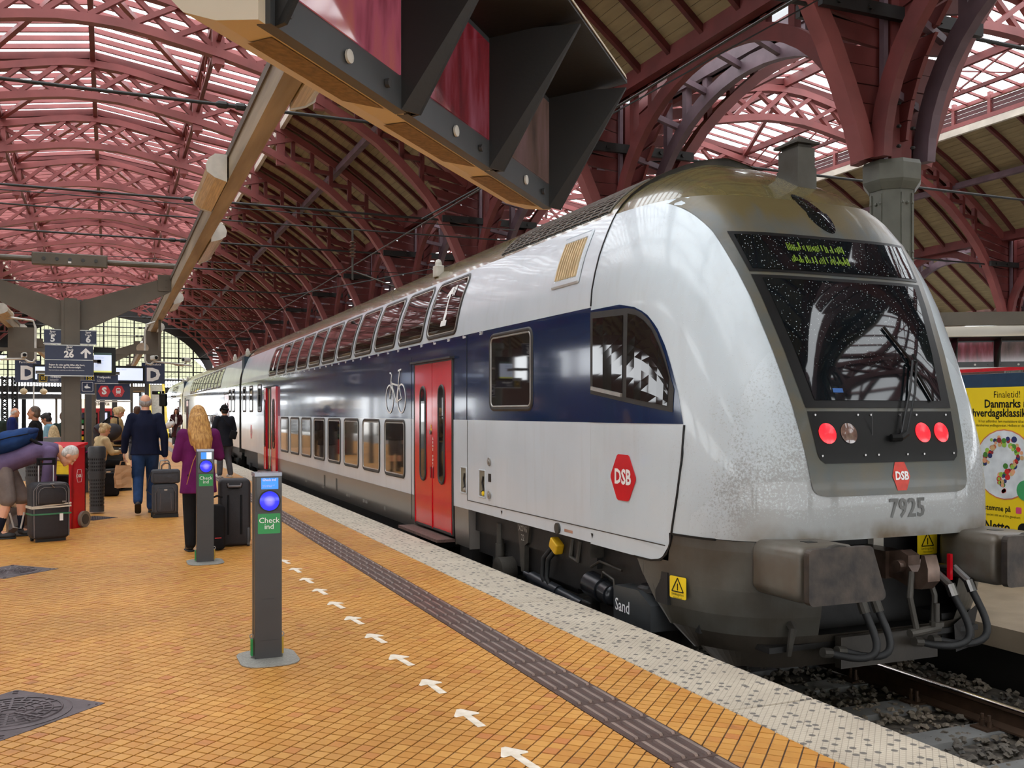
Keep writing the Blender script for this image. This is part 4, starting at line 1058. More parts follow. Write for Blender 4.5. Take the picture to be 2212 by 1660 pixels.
# white side apron of the cab below .66 with its rounded front corner
m = MB(); R_ = []
for y in [7.335+(6.13-7.335)*i/14 for i in range(15)]:
    zb = .43 if y > 6.36 else .43+.20*(1-math.sqrt(max(0, 1-((6.36-y)/.24)**2)))
    R_.append([(side_x(y, z, .002), y, z) for z in (zb, (zb+.66)/2, .66, .662)])
m.grid(R_); m.build('cab_apron', M['t_cab'], car, smooth=40)
m = MB(); pts = [(side_x(y, z, .0015), y, z) for y, z in [(5.99, 1.46), (6.0, 1.2), (6.04, .95), (6.09, .72), (6.12, .58), (6.16, .5), (6.24, .445), (6.36, .425), (6.6, .425)]]
m.sweep(pts, .012, .016, (1, 0, 0)); m.build('panel_seam', M['black_paint'], car)
m = MB(); pts = [(side_x(7.335, z, .0015), 7.335, z) for z in [2.46, 2.6, 2.75, 2.9, 3.0, 3.1, 3.21, 3.26]]
m.sweep(pts, .013, .013, (0, 0, 1) if False else (0, 1, 0)); m.build('panel_seam', M['black_paint'], car)
m = MB(); pts = [(side_x(y, .655, .0015), y, .655) for y in (6.09, 6.0, 5.9, 5.8, 5.7)]; m.sweep(pts, .014, .016, (1, 0, 0)); m.build('panel_seam', M['black_paint'], car)
# navy band on the cab with the curved front edge
rows = []
for i in range(25):
    z = 1.467+(2.425-1.467)*i/24
    yf = interp([(1.467, 6.0), (1.7, 6.07), (1.9, 6.16), (2.05, 6.235), (2.2, 6.34), (2.3, 6.45), (2.36, 6.56), (2.4, 6.68), (2.42, 6.82), (2.45, 7.0)], z)
    rows.append([(side_x(7.33+(yf-7.33)*k/10, z, .003), 7.33+(yf-7.33)*k/10, z) for k in range(11)])
m = MB(); m.grid(rows); m.build('cab_navy_band', M['t_blue'], car, smooth=40)
# cab side window: two panes, the front one cut to the curve
def poly_patch(cols, off):      # cols [(y, z_low, z_high)]
    return [[(side_x(y, zl+(zh-zl)*k/8, off), y, zl+(zh-zl)*k/8) for k in range(9)] for y, zl, zh in cols]
def zhi(y): return interp([(6.12, 1.7), (6.18, 1.86), (6.25, 2.0), (6.35, 2.16), (6.45, 2.26), (6.57, 2.33), (6.7, 2.36), (7.4, 2.385)], y)
def zlo(y): return 1.585+(y-6.12)/(7.31-6.12)*.155
cw = MB(); ys_ = [7.33-.1*i for i in range(12)]+[6.15, 6.11]
cw.grid(poly_patch([(y, zlo(y)-.03, zhi(y)+.025) for y in ys_], .006)); cf = cw.build('cab_side_window', M['t_frame'], car)
g = MB(); g.grid(poly_patch([(y, zlo(y)+.025, zhi(y)-.03) for y in (7.28, 7.1, 6.95, 6.78)], .010)); g.build('window_pane', M['t_glass'], cf)
g = MB(); g.grid(poly_patch([(y, zlo(y)+.01, zhi(y)-.02) for y in (6.71, 6.6, 6.5, 6.4, 6.3, 6.22, 6.17)], .010)); g.build('window_pane', M['t_glass'], cf)
g = MB(); g.sweep([(side_x(y, zlo(y)+.02, .014), y, zlo(y)+.02) for y in (7.29, 7.0, 6.78)], .02, .03, (1, 0, 0)); g.build('window_sill', M['t_alu'], cf)

# windscreen group on the nose
def fpatch(rows, off, n=14):   # rows [(z, half width)] centred
    return [[(XC-h+2*h*i/n, front_y(XC-h+2*h*i/n, z, off), z) for i in range(n+1)] for z, h in rows]
rows = [(.965, .60), (.975, .655), (.99, .69), (1.01, .708), (1.04, .72)]+[(z, interp([(1.04, .72), (1.83, .80), (2.4, .87), (2.95, .955), (3.15, 1.01), (3.275, 1.06)], z)) for z in (1.2, 1.4, 1.6, 1.83, 2.0, 2.2, 2.4, 2.6, 2.8, 2.95, 3.05, 3.15, 3.22, 3.275)]
m = MB(); m.grid(fpatch(rows, .006, 24)); m.build('windscreen_surround', M['t_grey'], car, smooth=50)
hw = lambda z: interp([(1.58, .68), (2.58, .815), (2.95, .865)], z)
m = MB(); m.grid(fpatch([(z, hw(z)) for z in (1.585, 1.8, 2.0, 2.2, 2.4, 2.575)], .011, 20)); ws = m.build('windscreen', M['black_paint'], car, smooth=50)
m = MB(); m.grid(fpatch([(z, hw(z)-.095+.02*(z-1.6)) for z in (1.64, 1.8, 2.0, 2.2, 2.4, 2.55)], .014, 20)); m.build('windscreen_pane', M['t_wet'], ws, smooth=50)
m = MB(); m.grid([[(XC-.42+.09*i, front_y(XC-.42+.09*i, z, .016), z) for i in range(2)] for z in (1.695, 1.725)]); m.build('windscreen_sticker', pm('blue_sticker', (30, 84, 150), .4), ws)
m = MB(); m.grid(fpatch([(z, hw(z)) for z in (2.60, 2.7, 2.8, 2.93)], .011, 20)); ds = m.build('destination_window', M['black_paint'], car, smooth=50)
m = MB(); m.grid(fpatch([(z, hw(z)-.035) for z in (2.625, 2.7, 2.8, 2.905)], .014, 20)); m.build('destination_pane', M['t_wet'], ds, smooth=50)
m = MB(); rl = random.Random(4)      # dim green dot-matrix destination, two lines, too broken up to read
for row in (2.69, 2.79):
    x = XC-.42
    while x < XC+.12:
        hh = rl.choice((.03, .05, .062)); z0 = row+rl.choice((0, .0, .012)); w = rl.uniform(.006, .014)
        m.add([(x, front_y(x, z0, .016), z0), (x+w, front_y(x+w, z0, .016), z0), (x+w, front_y(x+w, z0+hh, .016), z0+hh), (x, front_y(x, z0+hh, .016), z0+hh)], [(0, 1, 2, 3)]); x += w+rl.choice((.006, .008, .02))
o = m.build('led_dots', M['led'], ds); o['kind'] = 'stuff'
# lamp panel
m = MB(); hp = lambda z: interp([(1.2, .60), (1.215, .63), (1.25, .65), (1.56, .675)], z)
m.grid(fpatch([(z, hp(z)) for z in (1.195, 1.205, 1.225, 1.26, 1.4, 1.56)], .011, 20)); lp = m.build('lamp_panel', M['black_paint'], car, smooth=50)
for x, mt in ((-.545, 'lamp_red'), (-.36, 'lamp_clear'), (.33, 'lamp_red'), (.515, 'lamp_red')):
    m = MB(); rows = []
    for r in (0.001, .03, .055, .072): rows.append([(XC+x+r*math.cos(2*math.pi*k/24), front_y(XC+x+r*math.cos(2*math.pi*k/24), 1.405+r*math.sin(2*math.pi*k/24), .014+.012*(1-(r/.075)**2)), 1.405+r*math.sin(2*math.pi*k/24)) for k in range(25)])
    m.grid(rows); m.build('tail_light' if mt == 'lamp_red' else 'head_light', M[mt], lp, smooth=60)
for x in (-.66, .655):
    m = MB()
    for xx in (-.15, .12): m.bb(XC+xx-.002, XC+xx+.002, front_y(XC+xx, 1.4, .014), front_y(XC+xx, 1.4, .010), 1.22, 1.55)
m.build('panel_joint', M['dark_grey'], lp)
for x in (-.62, -.25, -.13, .14, .3, .6):
    for z in (1.25, 1.535):
        m = MB(); m.cyl((XC+x, front_y(XC+x, z, .02), z), (XC+x, front_y(XC+x, z, .008), z), .008, 8); m.build('panel_screw', M['steel'], lp)
def front_hex(cx, cz, w, h, mt):
    rows = []
    for k in range(9):
        b = -h/2+h*k/8; hw_ = w/2-(w*.24)*abs(b)/(h/2); rows.append([(cx+hw_*(2*i/8-1), front_y(cx+hw_*(2*i/8-1), cz+b, .010), cz+b) for i in range(9)])
    g = MB(); g.grid(rows); return g.build('logo', mt, car)
lo_ = front_hex(XC+.06, 1.095, .165, .205, pm('faded_red', (204, 62, 48), .5, 0, .1, 20))
text('logo_lettering', 'DSB', .083, (XC+.06, front_y(XC+.06, 1.095, .015), 1.095), (1, -.01, 0), (0, .1, 1), M['white'], lo_, bold=.035, depth=.002, squeeze=.85)
text('lettering', '7925', .19, (XC+.11, front_y(XC+.11, .86, .004), .86), (1, 0, 0), (0, -.02, 1), pm('number_grey', (98, 98, 96), .5), car, bold=.02, squeeze=.86, spacing=1.05)
# wiper: pivot, twin arms, blade
m = MB(); px0 = XC+.07
def fp(x, z, off): return (XC+x, front_y(XC+x, z, off), z)
m.tube([fp(.0, 1.37, .03), fp(.07, 1.37, .05), fp(.13, 1.4, .05)], .028, 8); w_ = m.build('wiper', M['black_paint'], car)
m = MB(); m.tube([fp(.08, 1.38, .05), fp(.26, 1.72, .06), fp(.37, 1.94, .06)], .009, 6); m.build('wiper_arm', M['black_paint'], w_)
m = MB(); m.tube([fp(.13, 1.38, .05), fp(.30, 1.7, .06), fp(.405, 1.93, .06)], .009, 6); m.build('wiper_arm', M['black_paint'], w_)
m = MB(); m.tube([fp(.22, 2.2, .03), fp(.36, 1.97, .035), fp(.49, 1.64, .03)], .011, 6); m.tube([fp(.37, 1.94, .06), fp(.405, 1.93, .06), fp(.40, 1.99, .05)], .012, 6); m.build('wiper_blade', M['black_paint'], w_)
# roof: exhaust-like aerial box, lamp under it, grille, side vent, beacon
def roof_z(x, y):
    lo, hi = 2.6, 3.87
    for _ in range(30):
        mid = (lo+hi)/2
        if front_y(x, mid) < y and abs(x-XC) < W(mid): lo = mid
        else: hi = mid
    return lo
bx, by = 5.50, 6.75
m = MB(); zb = roof_z(bx-.1, by-.14)
m.bb(bx-.09, bx+.09, by-.13, by+.13, zb-.05, 3.82); m.bb(bx-.10, bx+.10, by-.14, by+.14, zb-.05, zb+.18); rb = m.build('roof_aerial_box', M['t_low'], car)
m = MB(); m.bb(bx-.07, bx+.07, by-.11, by+.11, 3.82, 3.85); m.bb(bx-.12, bx+.12, by-.16, by+.16, 3.85, 3.87); m.add([(bx-.11, by-.15, 3.87), (bx+.11, by-.15, 3.87), (bx+.11, by+.15, 3.87), (bx-.11, by+.15, 3.87), (bx, by-.03, 3.945), (bx, by+.13, 3.93)], [(0, 1, 4), (1, 2, 5, 4), (2, 3, 5), (3, 0, 4, 5)]); m.build('roof_aerial_cap', M['t_under2'], rb)
m = MB()
rows = []
for r in (.001, .5, .85, 1.0):
    rr = []
    for k in range(25):
        a = 2*math.pi*k/24; u = r*.115*math.cos(a)*(1 if math.sin(a) < 0 else .8); v = r*.19*math.sin(a); z = 3.16+v; x = XC+.05+u-.25*v
        rr.append((x, front_y(x, z, .008+.02*(1-r)), z))
    rows.append(rr)
m.grid(rows); m.build('top_lamp_glass', M['t_wet'], car, smooth=60)
m = MB()
for q in range(9):
    f = q/8; z = 3.335+.30*f; x = side_x(0, z, .012, False)
    m.beam((x, 7.5, z), (x, 10.0, z), .012, .012)
for q in range(14): 
    y = 7.5+2.5*q/13; m.sweep([(side_x(0, z, .012, False), y, z) for z in (3.32, 3.42, 3.52, 3.6, 3.65)], .012, .012, (0, 1, 0))
gr = MB(); gr.grid([[(side_x(0, z, .004, False), y, z) for y in (7.48, 10.02)] for z in (3.31, 3.36, 3.45, 3.54, 3.62, 3.66)])
go = gr.build('roof_grille', M['black_paint'], car); m.build('grille_bars', M['t_alu'], go)['kind'] = 'stuff'
vf = MB(); v, q = ring_rows(7.62, 8.2, 2.70, 3.19, .02, .075, .006, True); vf.add(v, q); vo_ = vf.build('side_vent', M['t_white'], car)
m = MB(); m.grid([[(side_x(y, z, .008), y, z) for y in (7.69, 7.9, 8.13)] for z in (2.77, 2.9, 3.0, 3.12)]); m.build('vent_mesh', pm('rusty_vent', (176, 150, 104), .7, 0, .2, 30), vo_)
for k in range(9):
    y = 7.71+.05*k; m = MB(); m.sweep([(side_x(y, z, .016), y, z) for z in (2.77, 2.9, 3.0, 3.12)], .016, .02, (0, 1, 0)); m.build('vent_slat', pm('vent_slat', (206, 186, 148), .6) if 'vent_slat' not in bpy.data.materials else bpy.data.materials['vent_slat'], vo_)
def beacon(parent, y, z=3.5):
    x = side_x(y, z, 0, False); m = MB(); m.rbox((x, y, z+.05), (.12, .16, .16), .02); m.lathe([(.05, 0), (.05, .05), (.03, .09), (.005, .1)], (x, y, z+.12), 10); m.build('roof_beacon', M['lamp_white'], parent)
beacon(car, 12.6, 3.44)
# windows of car 1
UW = [10.81+1.338*k for k in range(11)]
for k, y in enumerate(UW): window(car, y, y+1.13, 2.515, 3.2, .09, M['t_glass'], 'upper_window')
for k in range(8): window(car, 12.94+1.345*k, 12.94+1.345*k+1.02, .66, 1.42, .07, M['t_glass2'], 'lower_window')
window(car, 8.58, 9.66, 1.60, 2.36, .07, M['t_glass'], 'staff_window')
for y, sz in ((UW[0]+.5, .5), (UW[10]+.5, .5)):
    m = MB(); T = [(-.1, -.24), (.11, -.24), (.11, -.17), (.045, -.17), (.045, .25), (-.03, .25), (-.13, .17), (-.13, .13), (-.04, .15), (-.04, -.17), (-.1, -.17)]
    vs = [(side_x(y-a, 2.86+b, .014, False), y-a, 2.86+b) for a, b in T]; m.add(vs, [tuple(range(len(T)))])
    for e in (.08, .13): m.add([(side_x(0, 2.86+b, .014, False), y-a-e, 2.86+b) for a, b in ((0, .13), (.03, .13), (.03, .26), (0, .26))], [(0, 1, 2, 3)])
    m.build('class_numeral', M['white'], car)
# small lettering under the upper windows: 1. klasse ticks
yy = 9.95; k = 0
while yy < 25:
    side_text(car, 'DSB 1\'' if k % 2 == 0 else 'Klasse', .045, yy, 2.427, M['white'], .03); yy += .55; k += 1
door(car, 10.93, 12.42); door(car, 24.2, 25.75, True)
# bicycle sign
bk = MB(); cy = 13.40; bx_ = side_x(13.4, 1.8, .006, False)
def bp(a, b): return (bx_, cy-a, 1.80+b)
for c in (-.31, .31):
    cc = [(c+.2*math.cos(2*math.pi*k/28), -.05+.2*math.sin(2*math.pi*k/28)) for k in range(29)]
    bk.sweep([bp(*q) for q in cc], .003, .024, (1, 0, 0))
for pth in ([(-.31, -.05), (-.2, .3), (-.26, .33), (-.3, .33)], [(-.24, .18), (.2, .13)], [(-.22, .2), (.05, -.1)], [(.05, -.1), (.22, .34)], [(.05, -.1), (.31, -.05), (.18, .15)], [(.14, .345), (.3, .36)], [(-.31, -.05), (-.26, .02)]):
    bk.sweep([bp(*q) for q in pth], .003, .024, (1, 0, 0))
bk.build('bicycle_sign', M['white'], car)
# lower cab side: logo, sockets, little plates, seams
hexlogo(car, (XC-1.394, 6.77, 1.03), .42, .37, *SIDE, M['red'], 'DSB', .165, .92)
for y0, y1, kind in ((10.42, 10.63, 0), (9.82, 10.03, 1)):
    m = MB(); flat_side(m, y0, y1, .61, .925, .0015); ho = m.build('coupling_recess', pm('recess_shade', (120, 114, 96), .7) if 'recess_shade' not in bpy.data.materials else bpy.data.materials['recess_shade'], car)
    m = MB(); v, q = ring_rows(y0, y1, .61, .925, .012, .018, .001, thick=.008); m.add(v, q); m.build('recess_rim', M['t_white'], ho)
    m = MB(); x = XC-1.398; m.tube([(x, y0+.05, .85), (x-.004, y0+.07, .78), (x, y0+.04, .7), (x, y0+.09, .68)], .012, 6); m.build('recess_pipe', M['t_under'], ho)
    m = MB(); m.ell((x, y0+.06, .665), (.012, .035, .03)); m.build('recess_valve', M['yellow'] if kind else M['t_alu'], ho)
for z in (.66, 1.02):
    m = MB(); m.cyl((XC-1.388, 9.7, z), (XC-1.405, 9.7, z), .045, 16); m.cyl((XC-1.40, 9.7, z), (XC-1.415, 9.7, z), .022, 12); m.build('round_lock', M['t_alu'], car)
m = MB(); flat_side(m, 9.655, 9.74, .80, .89, .002); m.build('pictogram_plate', M['black_paint'], car)
m = MB(); m.beam((XC-1.391, 10.40, .545), (XC-1.391, 6.14, .565), .004, .008); m.beam((XC-1.391, 10.40, .545), (XC-1.391, 10.40, 1.46), .004, .008); m.build('panel_seam', M['t_frame'], car)
m = MB(); m.beam((XC-1.392, 10.42, 1.47), (XC-1.392, 10.42, 2.44), .004, .01); m.beam((XC-1.392, 12.62, .1), (XC-1.392, 12.62, 2.3), .004, .01); m.build('panel_seam', M['black_paint'], car)
m = MB(); m.cyl((XC-1.388, 7.98, .49), (XC-1.408, 7.98, .49), .05, 16); m.build('filler_cap', M['t_under2'], car)
m = MB(); flat_side(m, 7.68, 7.85, .475, .50, .002); m.build('maker_plate', pm('copper_plate', (172, 126, 106), .4), car)
for y in (9.35, 7.3): side_text(car, '▼', .05, y, .5, M['black_paint'])
for y, s_ in ((14.0, '(R)'), (15.2, 'DSB  50 86'), (16.4, '86-75 925'), (18.5, 'B 124 t'), (20.2, '68,5 m²')):
    side_text(car, s_, .07, y, .12, pm('print_pale', (190, 184, 176), .6) if 'print_pale' not in bpy.data.materials else bpy.data.materials['print_pale'])
for y in (17.3, 18.35):
    m = MB(); flat_side(m, y-.07, y+.07, .14, .36, .002); m.build('access_flap', M['t_under2'], car)
side_text(car, 'S', .001, 20, .2, M['white'])
hexlogo(car, (XC-1.394, 28.6, 1.0), .42, .4, *SIDE, M['red'], 'DSB', .165, .92)
for y in (26.6, 28.3, 29.8): window(car, y, y+.62, 1.6, 2.3, .05, M['t_glass'], 'end_window')

# ---- valance, recess and plough
def val_rows(zs, offs, keep):
    rows = []
    for z, o in zip(zs, offs):
        ys = YF_(z)+LN; w = W(z)-o; r = []
        for i in range(61):
            f = math.pi*i/60; c, s = math.cos(f), math.sin(f)
            x = XC-w*math.copysign(abs(c)**(2/NP), c); y = ys-(LN-o)*s**(2/NP); r.append((x, y, z))
        rows.append(r)
    return rows
zs = [-.27, -.15, -.02, .12, .3, .45, .58, .655]; of = [.13, .08, .035, .01, 0, 0, 0, .005]
rows = val_rows(zs, of, None)
def ymax(z): return interp([(-.27, 5.75), (-.15, 5.95), (0, 6.2), (.2, 6.38), (.42, 6.58), (.66, 6.6)], z)
L1 = MB(); R1 = MB(); P1 = MB()
for a in range(len(zs)-1):
    for i in range(60):
        quad = [rows[a][i], rows[a][i+1], rows[a+1][i+1], rows[a+1][i]]
        cy_ = sum(q[1] for q in quad)/4; cz_ = sum(q[2] for q in quad)/4; cx_ = sum(q[0] for q in quad)/4-XC
        if max(q[1] for q in quad) > ymax(cz_)+.25: continue
        if cy_ > 6.15 and cz_ > .44: continue
        quad = [(x, min(y, ymax(z)), z) for x, y, z in quad]
        if cz_ < -.03: P1.add(quad, [(0, 1, 2, 3)])
        elif cx_ < -.62: L1.add(quad, [(0, 1, 2, 3)])
        elif cx_ > .70: R1.add(quad, [(0, 1, 2, 3)])
L1.build('valance', M['t_low'], car, smooth=60); R1.build('valance', M['t_low'], car, smooth=60); P1.build('snow_plough', M['t_plough'], car, smooth=60)
m = MB(); m.bb(XC-.45, XC+.45, 5.34, 5.40, -.25, -.03); m.build('plough_plate', M['t_plough'], car)
m = MB(); m.bb(XC-1.0, XC+1.0, 5.78, 5.84, -.25, .72); m.bb(XC-.95, XC+.95, 5.4, 5.84, .655, .72); m.bb(XC-.98, XC+.98, 5.45, 5.84, -.12, -.08); m.build('headstock', M['t_under'], car)
m = MB(); m.bb(XC-1.25, XC+1.25, 5.9, 30.7, -.05, .4); m.build('underframe', M['t_under'], car)
def plate_sign(c, right, up, w=.2, h=.19):
    m = MB(); m.prism(rrect(w, h, .012), c, right, up, .003); o = m.build('warning_plate', M['yellow'], car)
    B = basis(right, up); c = Vector(c)
    T = [(0, .07), (.06, -.03), (-.06, -.03)]
    m = MB()
    for i in range(3):
        a = c+B @ Vector((*T[i], .003)); b = c+B @ Vector((*T[(i+1) % 3], .003)); m.beam(a, b, .008, .002, B.col[2])
    a = c+B @ Vector((0, .03, .003)); b = c+B @ Vector((0, -.02, .003)); m.beam(a, b, .008, .002, B.col[2]); m.build('warning_triangle', M['black_paint'], o)
    text('lettering', 'Strålingsfare', .026, c+B @ Vector((0, -.05, 0)), right, up, M['black_paint'], o, depth=.003)
    text('lettering', 'Hold afstand', .018, c+B @ Vector((0, -.075, 0)), right, up, M['black_paint'], o, depth=.003)
plate_sign((XC+.62, 5.6, .555), (1, 0, 0), (0, 0, 1))
ta = side_x(5.93, .27)-side_x(6.13, .27); nv = Vector((-.2, -ta, 0)).normalized()
plate_sign((side_x(6.03, .27)+nv.x*.02, 6.03+nv.y*.02, .27), (ta, -.2, 0), (.0, 0, 1), .17, .16)
m = MB(); m.bb(side_x(6.22, .25, .004)-.0, side_x(6.22, .25, .0)+.03, 6.15, 6.32, .12, .36); m.build('step_recess', M['t_under'], car)
# buffers
def buffer(sx, nm):
    x = XC+sx*.86
    m = MB(); m.rbox((x, 5.24, .495), (.5, .5, .37), .08, axis=1); bo = m.build('buffer_housing', pm('buffer_casing', (104, 100, 92), .38, .2, .2, 4, .05, 30, col2=(84, 72, 58)) if 'buffer_casing' not in bpy.data.materials else bpy.data.materials['buffer_casing'], car, smooth=50)
    m = MB(); m.cyl((x, 5.0, .53), (x, 4.9, .53), .14, 20); m.cyl((x, 4.93, .53), (x, 4.9, .53), .17, 20); m.build('buffer_plunger', M['t_under2'], bo, smooth=40)
    m = MB(); P = rrect(.58, .36, .04); P = [(a+(.045 if b < 0 else -.055) if a > 0 else a, b) for a, b in P]
    m.prism(P, (x+.02, 4.86, .505), (1, 0, 0), (0, 0, 1), .05); m.build('buffer_head', pm('greasy_buffer_steel', (78, 68, 60), .5, .3, .2, 7, .15, 30, col2=(42, 39, 38)) if 'greasy_buffer_steel' not in bpy.data.materials else bpy.data.materials['greasy_buffer_steel'], bo)
    m = MB(); m.bb(x-.03, x+.05, 5.16, 5.24, .678, .683); m.build('housing_slot', M['black_paint'], bo)
buffer(-1, 'l'); buffer(1, 'r')
# coupling hook, brake hoses, cocks
m = MB(); hx = XC+.12
m.bb(hx-.09, hx+.09, 5.42, 5.8, .34, .54)
C_ = [(5.46, .36), (5.34, .34), (5.22, .30), (5.12, .31), (5.06, .37), (5.06, .46), (5.09, .55), (5.12, .55), (5.13, .47), (5.15, .43), (5.2, .42), (5.24, .46), (5.24, .53), (5.32, .56), (5.46, .53)]
m.add([(hx+e, y, z) for e in (-.055, .055) for y, z in C_], [tuple(range(15)), tuple(range(29, 14, -1))]+[(i, (i+1) % 15, 15+(i+1) % 15, 15+i) for i in range(15)])
m.cyl((hx-.11, 5.3, .45), (hx+.11, 5.3, .45), .045, 12); hk = m.build('coupling_hook', pm('worn_hook_steel', (96, 78, 68), .35, .6, .25, 8), car, smooth=30)
m = MB()
for e in (-.1, .13): m.tube([(hx+e*.6, 5.2, .42), (hx+e-.02, 5.16, .25), (hx+e*.7, 5.15, .03)], .022, 8)
m.cyl((hx-.13, 5.15, .0), (hx+.14, 5.15, .02), .03, 10); m.lathe([(.05, 0), (.05, .03), (.02, .03), (.02, .16)], (hx+.1, 5.13, .04), 10); m.build('screw_coupling', M['t_under2'], car)
def hose(x, z, hx2, lab, side):
    m = MB(); m.tube([(x, 5.55, z), (x, 5.3, z+.02), (x+.02, 5.2, z-.06)], .03, 8); m.cyl((x+.02, 5.2, z-.05), (x+.03, 5.17, z-.13), .036, 10); co = m.build('brake_cock', M['steel'] if side > 0 else M['t_under2'], car)
    m = MB(); p0 = Vector((x+.03, 5.17, z-.13)); p1 = Vector((hx2, 5.25, -.1)); pts = []
    for i in range(13):
        t = i/12; a = p0.lerp(p1, t); a.z = p0.z+(p1.z-p0.z)*(1-(1-t)**1.6)-.08*math.sin(math.pi*t); a.y -= .12*math.sin(math.pi*t); a.x += (.16 if side > 0 else .12)*math.sin(math.pi*t); pts.append(a)
    m.tube(pts, .026, 10); m.build('brake_hose', M['rubber'], co, smooth=60)
    m = MB(); m.cyl(pts[-1], pts[-1]+Vector((-.07, 0, .01)), .034, 10); m.build('hose_coupling', M['t_under2'], co)
    if side > 0:
        m = MB(); m.bb(x-.07, x-.045, 5.28, 5.31, z-.06, z+.13); m.build('cock_handle', M['red'], co)
hose(XC-.42, .3, XC-.62, 'a', -1); hose(XC-.30, .3, XC-.5, 'b', -1); hose(XC+.40, .36, XC+.2, 'c', 1); hose(XC+.58, .38, XC+.36, 'd', 1)
m = MB(); m.bb(XC+.2, XC+.3, 5.72, 5.8, .5, .62); m.bb(XC-.5, XC-.4, 5.7, 5.8, .5, .6); m.bb(XC-.25, XC+.1, 5.74, 5.8, .42, .46); m.build('headstock_box', M['white_trim'], car)
m = MB(); m.tube([(XC-.80, 5.5, .12), (XC-.82, 5.4, .05), (XC-.84, 5.42, -.14)], [.03, .03, .018], 8); m.build('plough_lever', M['t_under2'], car)
m = MB(); m.bb(XC+.66, XC+1.0, 5.5, 5.75, -.2, .02); m.add([(XC+.7, 5.42, -.05), (XC+1.05, 5.5, .08), (XC+.95, 5.5, -.26), (XC+.72, 5.42, -.26)], [(0, 1, 2, 3)]); m.build('guard_iron', M['t_under'], car)

# ---- bogie under the cab
def bogie(parent, yc, rich):
    b = MB(); x0 = XC-1.1
    b.bb(x0-.1, x0+.1, yc-1.6, yc+1.6, .02, .2); b.bb(x0-.1, x0+.1, yc-.5, yc+.5, -.12, .1); b.bb(XC-1.0, XC+1.0, yc-.25, yc+.25, -.1, .2); bo = b.build('bogie_frame', M['t_under'], parent)
    for y in (yc-1.25, yc+1.25):
        for s in (-1, 1):
            w = MB(); w.lathe([(.1, -.07), (.46, -.07), (.46, .06), (.43, .07), (.12, .07)], (XC+s*.74, y, -.09), 28, Matrix.Rotation(R(90), 4, 'Y').to_3x3()); w.build('wheel', M['t_under2'], bo, smooth=40)
        w = MB(); w.bb(x0-.16, x0+.05, y-.16, y+.16, -.2, .06); w.cyl((x0-.2, y, -.08), (x0, y, -.08), .14, 16); w.build('axle_box', M['t_under'], bo)
    return bo
bo = bogie(car, 8.45, True)
xb = XC-1.30
m = MB(); m.cyl((xb, 9.62, .36), (xb, 9.62, .12), .038, 12); m.cyl((xb, 9.62, .14), (xb, 9.62, -.16), .052, 12); m.build('vertical_damper', M['t_under2'], bo, smooth=40)
m = MB(); m.cyl((xb+.05, 9.4, -.12), (xb-.12, 9.4, -.12), .15, 16); m.build('brake_cylinder', M['t_under2'], bo, smooth=40)
m = MB(); m.prism([(-.16, .17), (.16, .17), (.12, -.02), (.04, -.06), (.03, -.33), (-.05, -.33), (-.1, -.06)], (xb-.03, 8.93, .27), *SIDE, .05); ar = m.build('yaw_arm', M['t_under2'], bo)
text('chalk_mark', 'XOV6\n22', .09, (xb-.032, 8.93, .33), *SIDE, pm('chalk', (200, 196, 188), .9), ar, bold=-.004, squeeze=.9)
m = MB(); m.cyl((xb-.02, 8.72, -.08), (xb-.02, 8.1, -.12), .058, 14); m.cyl((xb-.02, 8.1, -.12), (xb-.02, 7.62, -.15), .045, 14); m.cyl((xb-.02, 8.9, -.07), (xb-.02, 8.7, -.08), .03, 10); m.build('yaw_damper', pm('damper_blue_black', (44, 48, 54), .3, .3, .15, 6), bo, smooth=40)
m = MB(); m.rbox((xb, 7.5, -.14), (.13, .16, .1), .03); m.build('damper_mount', M['t_under'], bo)
for e in (0, .1):
    m = MB(); m.tube([(xb-.02, 8.22-e, .30), (xb-.05, 8.38-e, .16), (xb-.05, 8.42-e, -.02), (xb-.03, 8.28-e, -.18)], .024, 8); m.build('air_hose', M['rubber'], bo, smooth=60)
m = MB(); m.rbox((xb-.04, 8.12, .31), (.09, .16, .1), .02, Matrix.Rotation(R(25), 3, 'X')); m.build('hose_coupler', pm('coupler_yellow', (206, 160, 20), .5), bo)
m = MB(); m.tube([(xb, 7.86, .4), (xb-.02, 7.86, .24), (xb-.02, 7.72, .22), (xb, 7.7, .4)], .022, 8); m.build('grab_loop', M['t_under2'], bo)
m = MB(); m.cyl((xb+.03, 7.55, .05), (xb+.02, 7.28, .03), .11, 16); m.cyl((xb+.02, 7.28, .03), (xb, 7.1, .02), .095, 16); m.ell((xb, 7.08, .02), (.09, .03, .09)); m.build('brake_actuator', pm('actuator_black', (36, 38, 42), .25, .2, .15, 6), bo, smooth=40)
m = MB(); m.tube([(xb, 7.3, .14), (xb-.03, 7.22, .2), (xb-.02, 7.05, .16), (xb-.03, 7.0, .02)], .012, 6); m.tube([(xb, 7.5, .2), (xb-.02, 7.3, .28), (xb, 6.95, .25)], .012, 6); m.build('air_pipe', M['t_under2'], bo)
m = MB(); m.prism([(-.29, .13), (.10, .15), (.29, .06), (.29, -.14), (.12, -.19), (-.29, -.14)], (xb-.1, 6.62, .02), *SIDE, .3); sb = m.build('sand_box', pm('sandbox_black', (58, 60, 62), .35, .1, .12, 6), bo)
text('lettering', 'Sand', .14, (xb-.1, 6.76, .0), *SIDE, M['white'], sb, depth=.004, bold=.005, squeeze=.9)
m = MB(); m.lathe([(.12, 0), (.12, .03), (.09, .05), (.05, .05)], (xb+.05, 6.55, .15), 18); m.build('sandbox_lid', M['t_under'], sb)
m = MB(); m.lathe([(.05, 0), (.065, .02), (.05, .04), (.065, .06), (.05, .08), (.065, .1), (.04, .14)], (xb+.05, 6.55, -.32), 12); m.build('spring', M['t_under2'], sb)
bogie(car, 28.4, False)

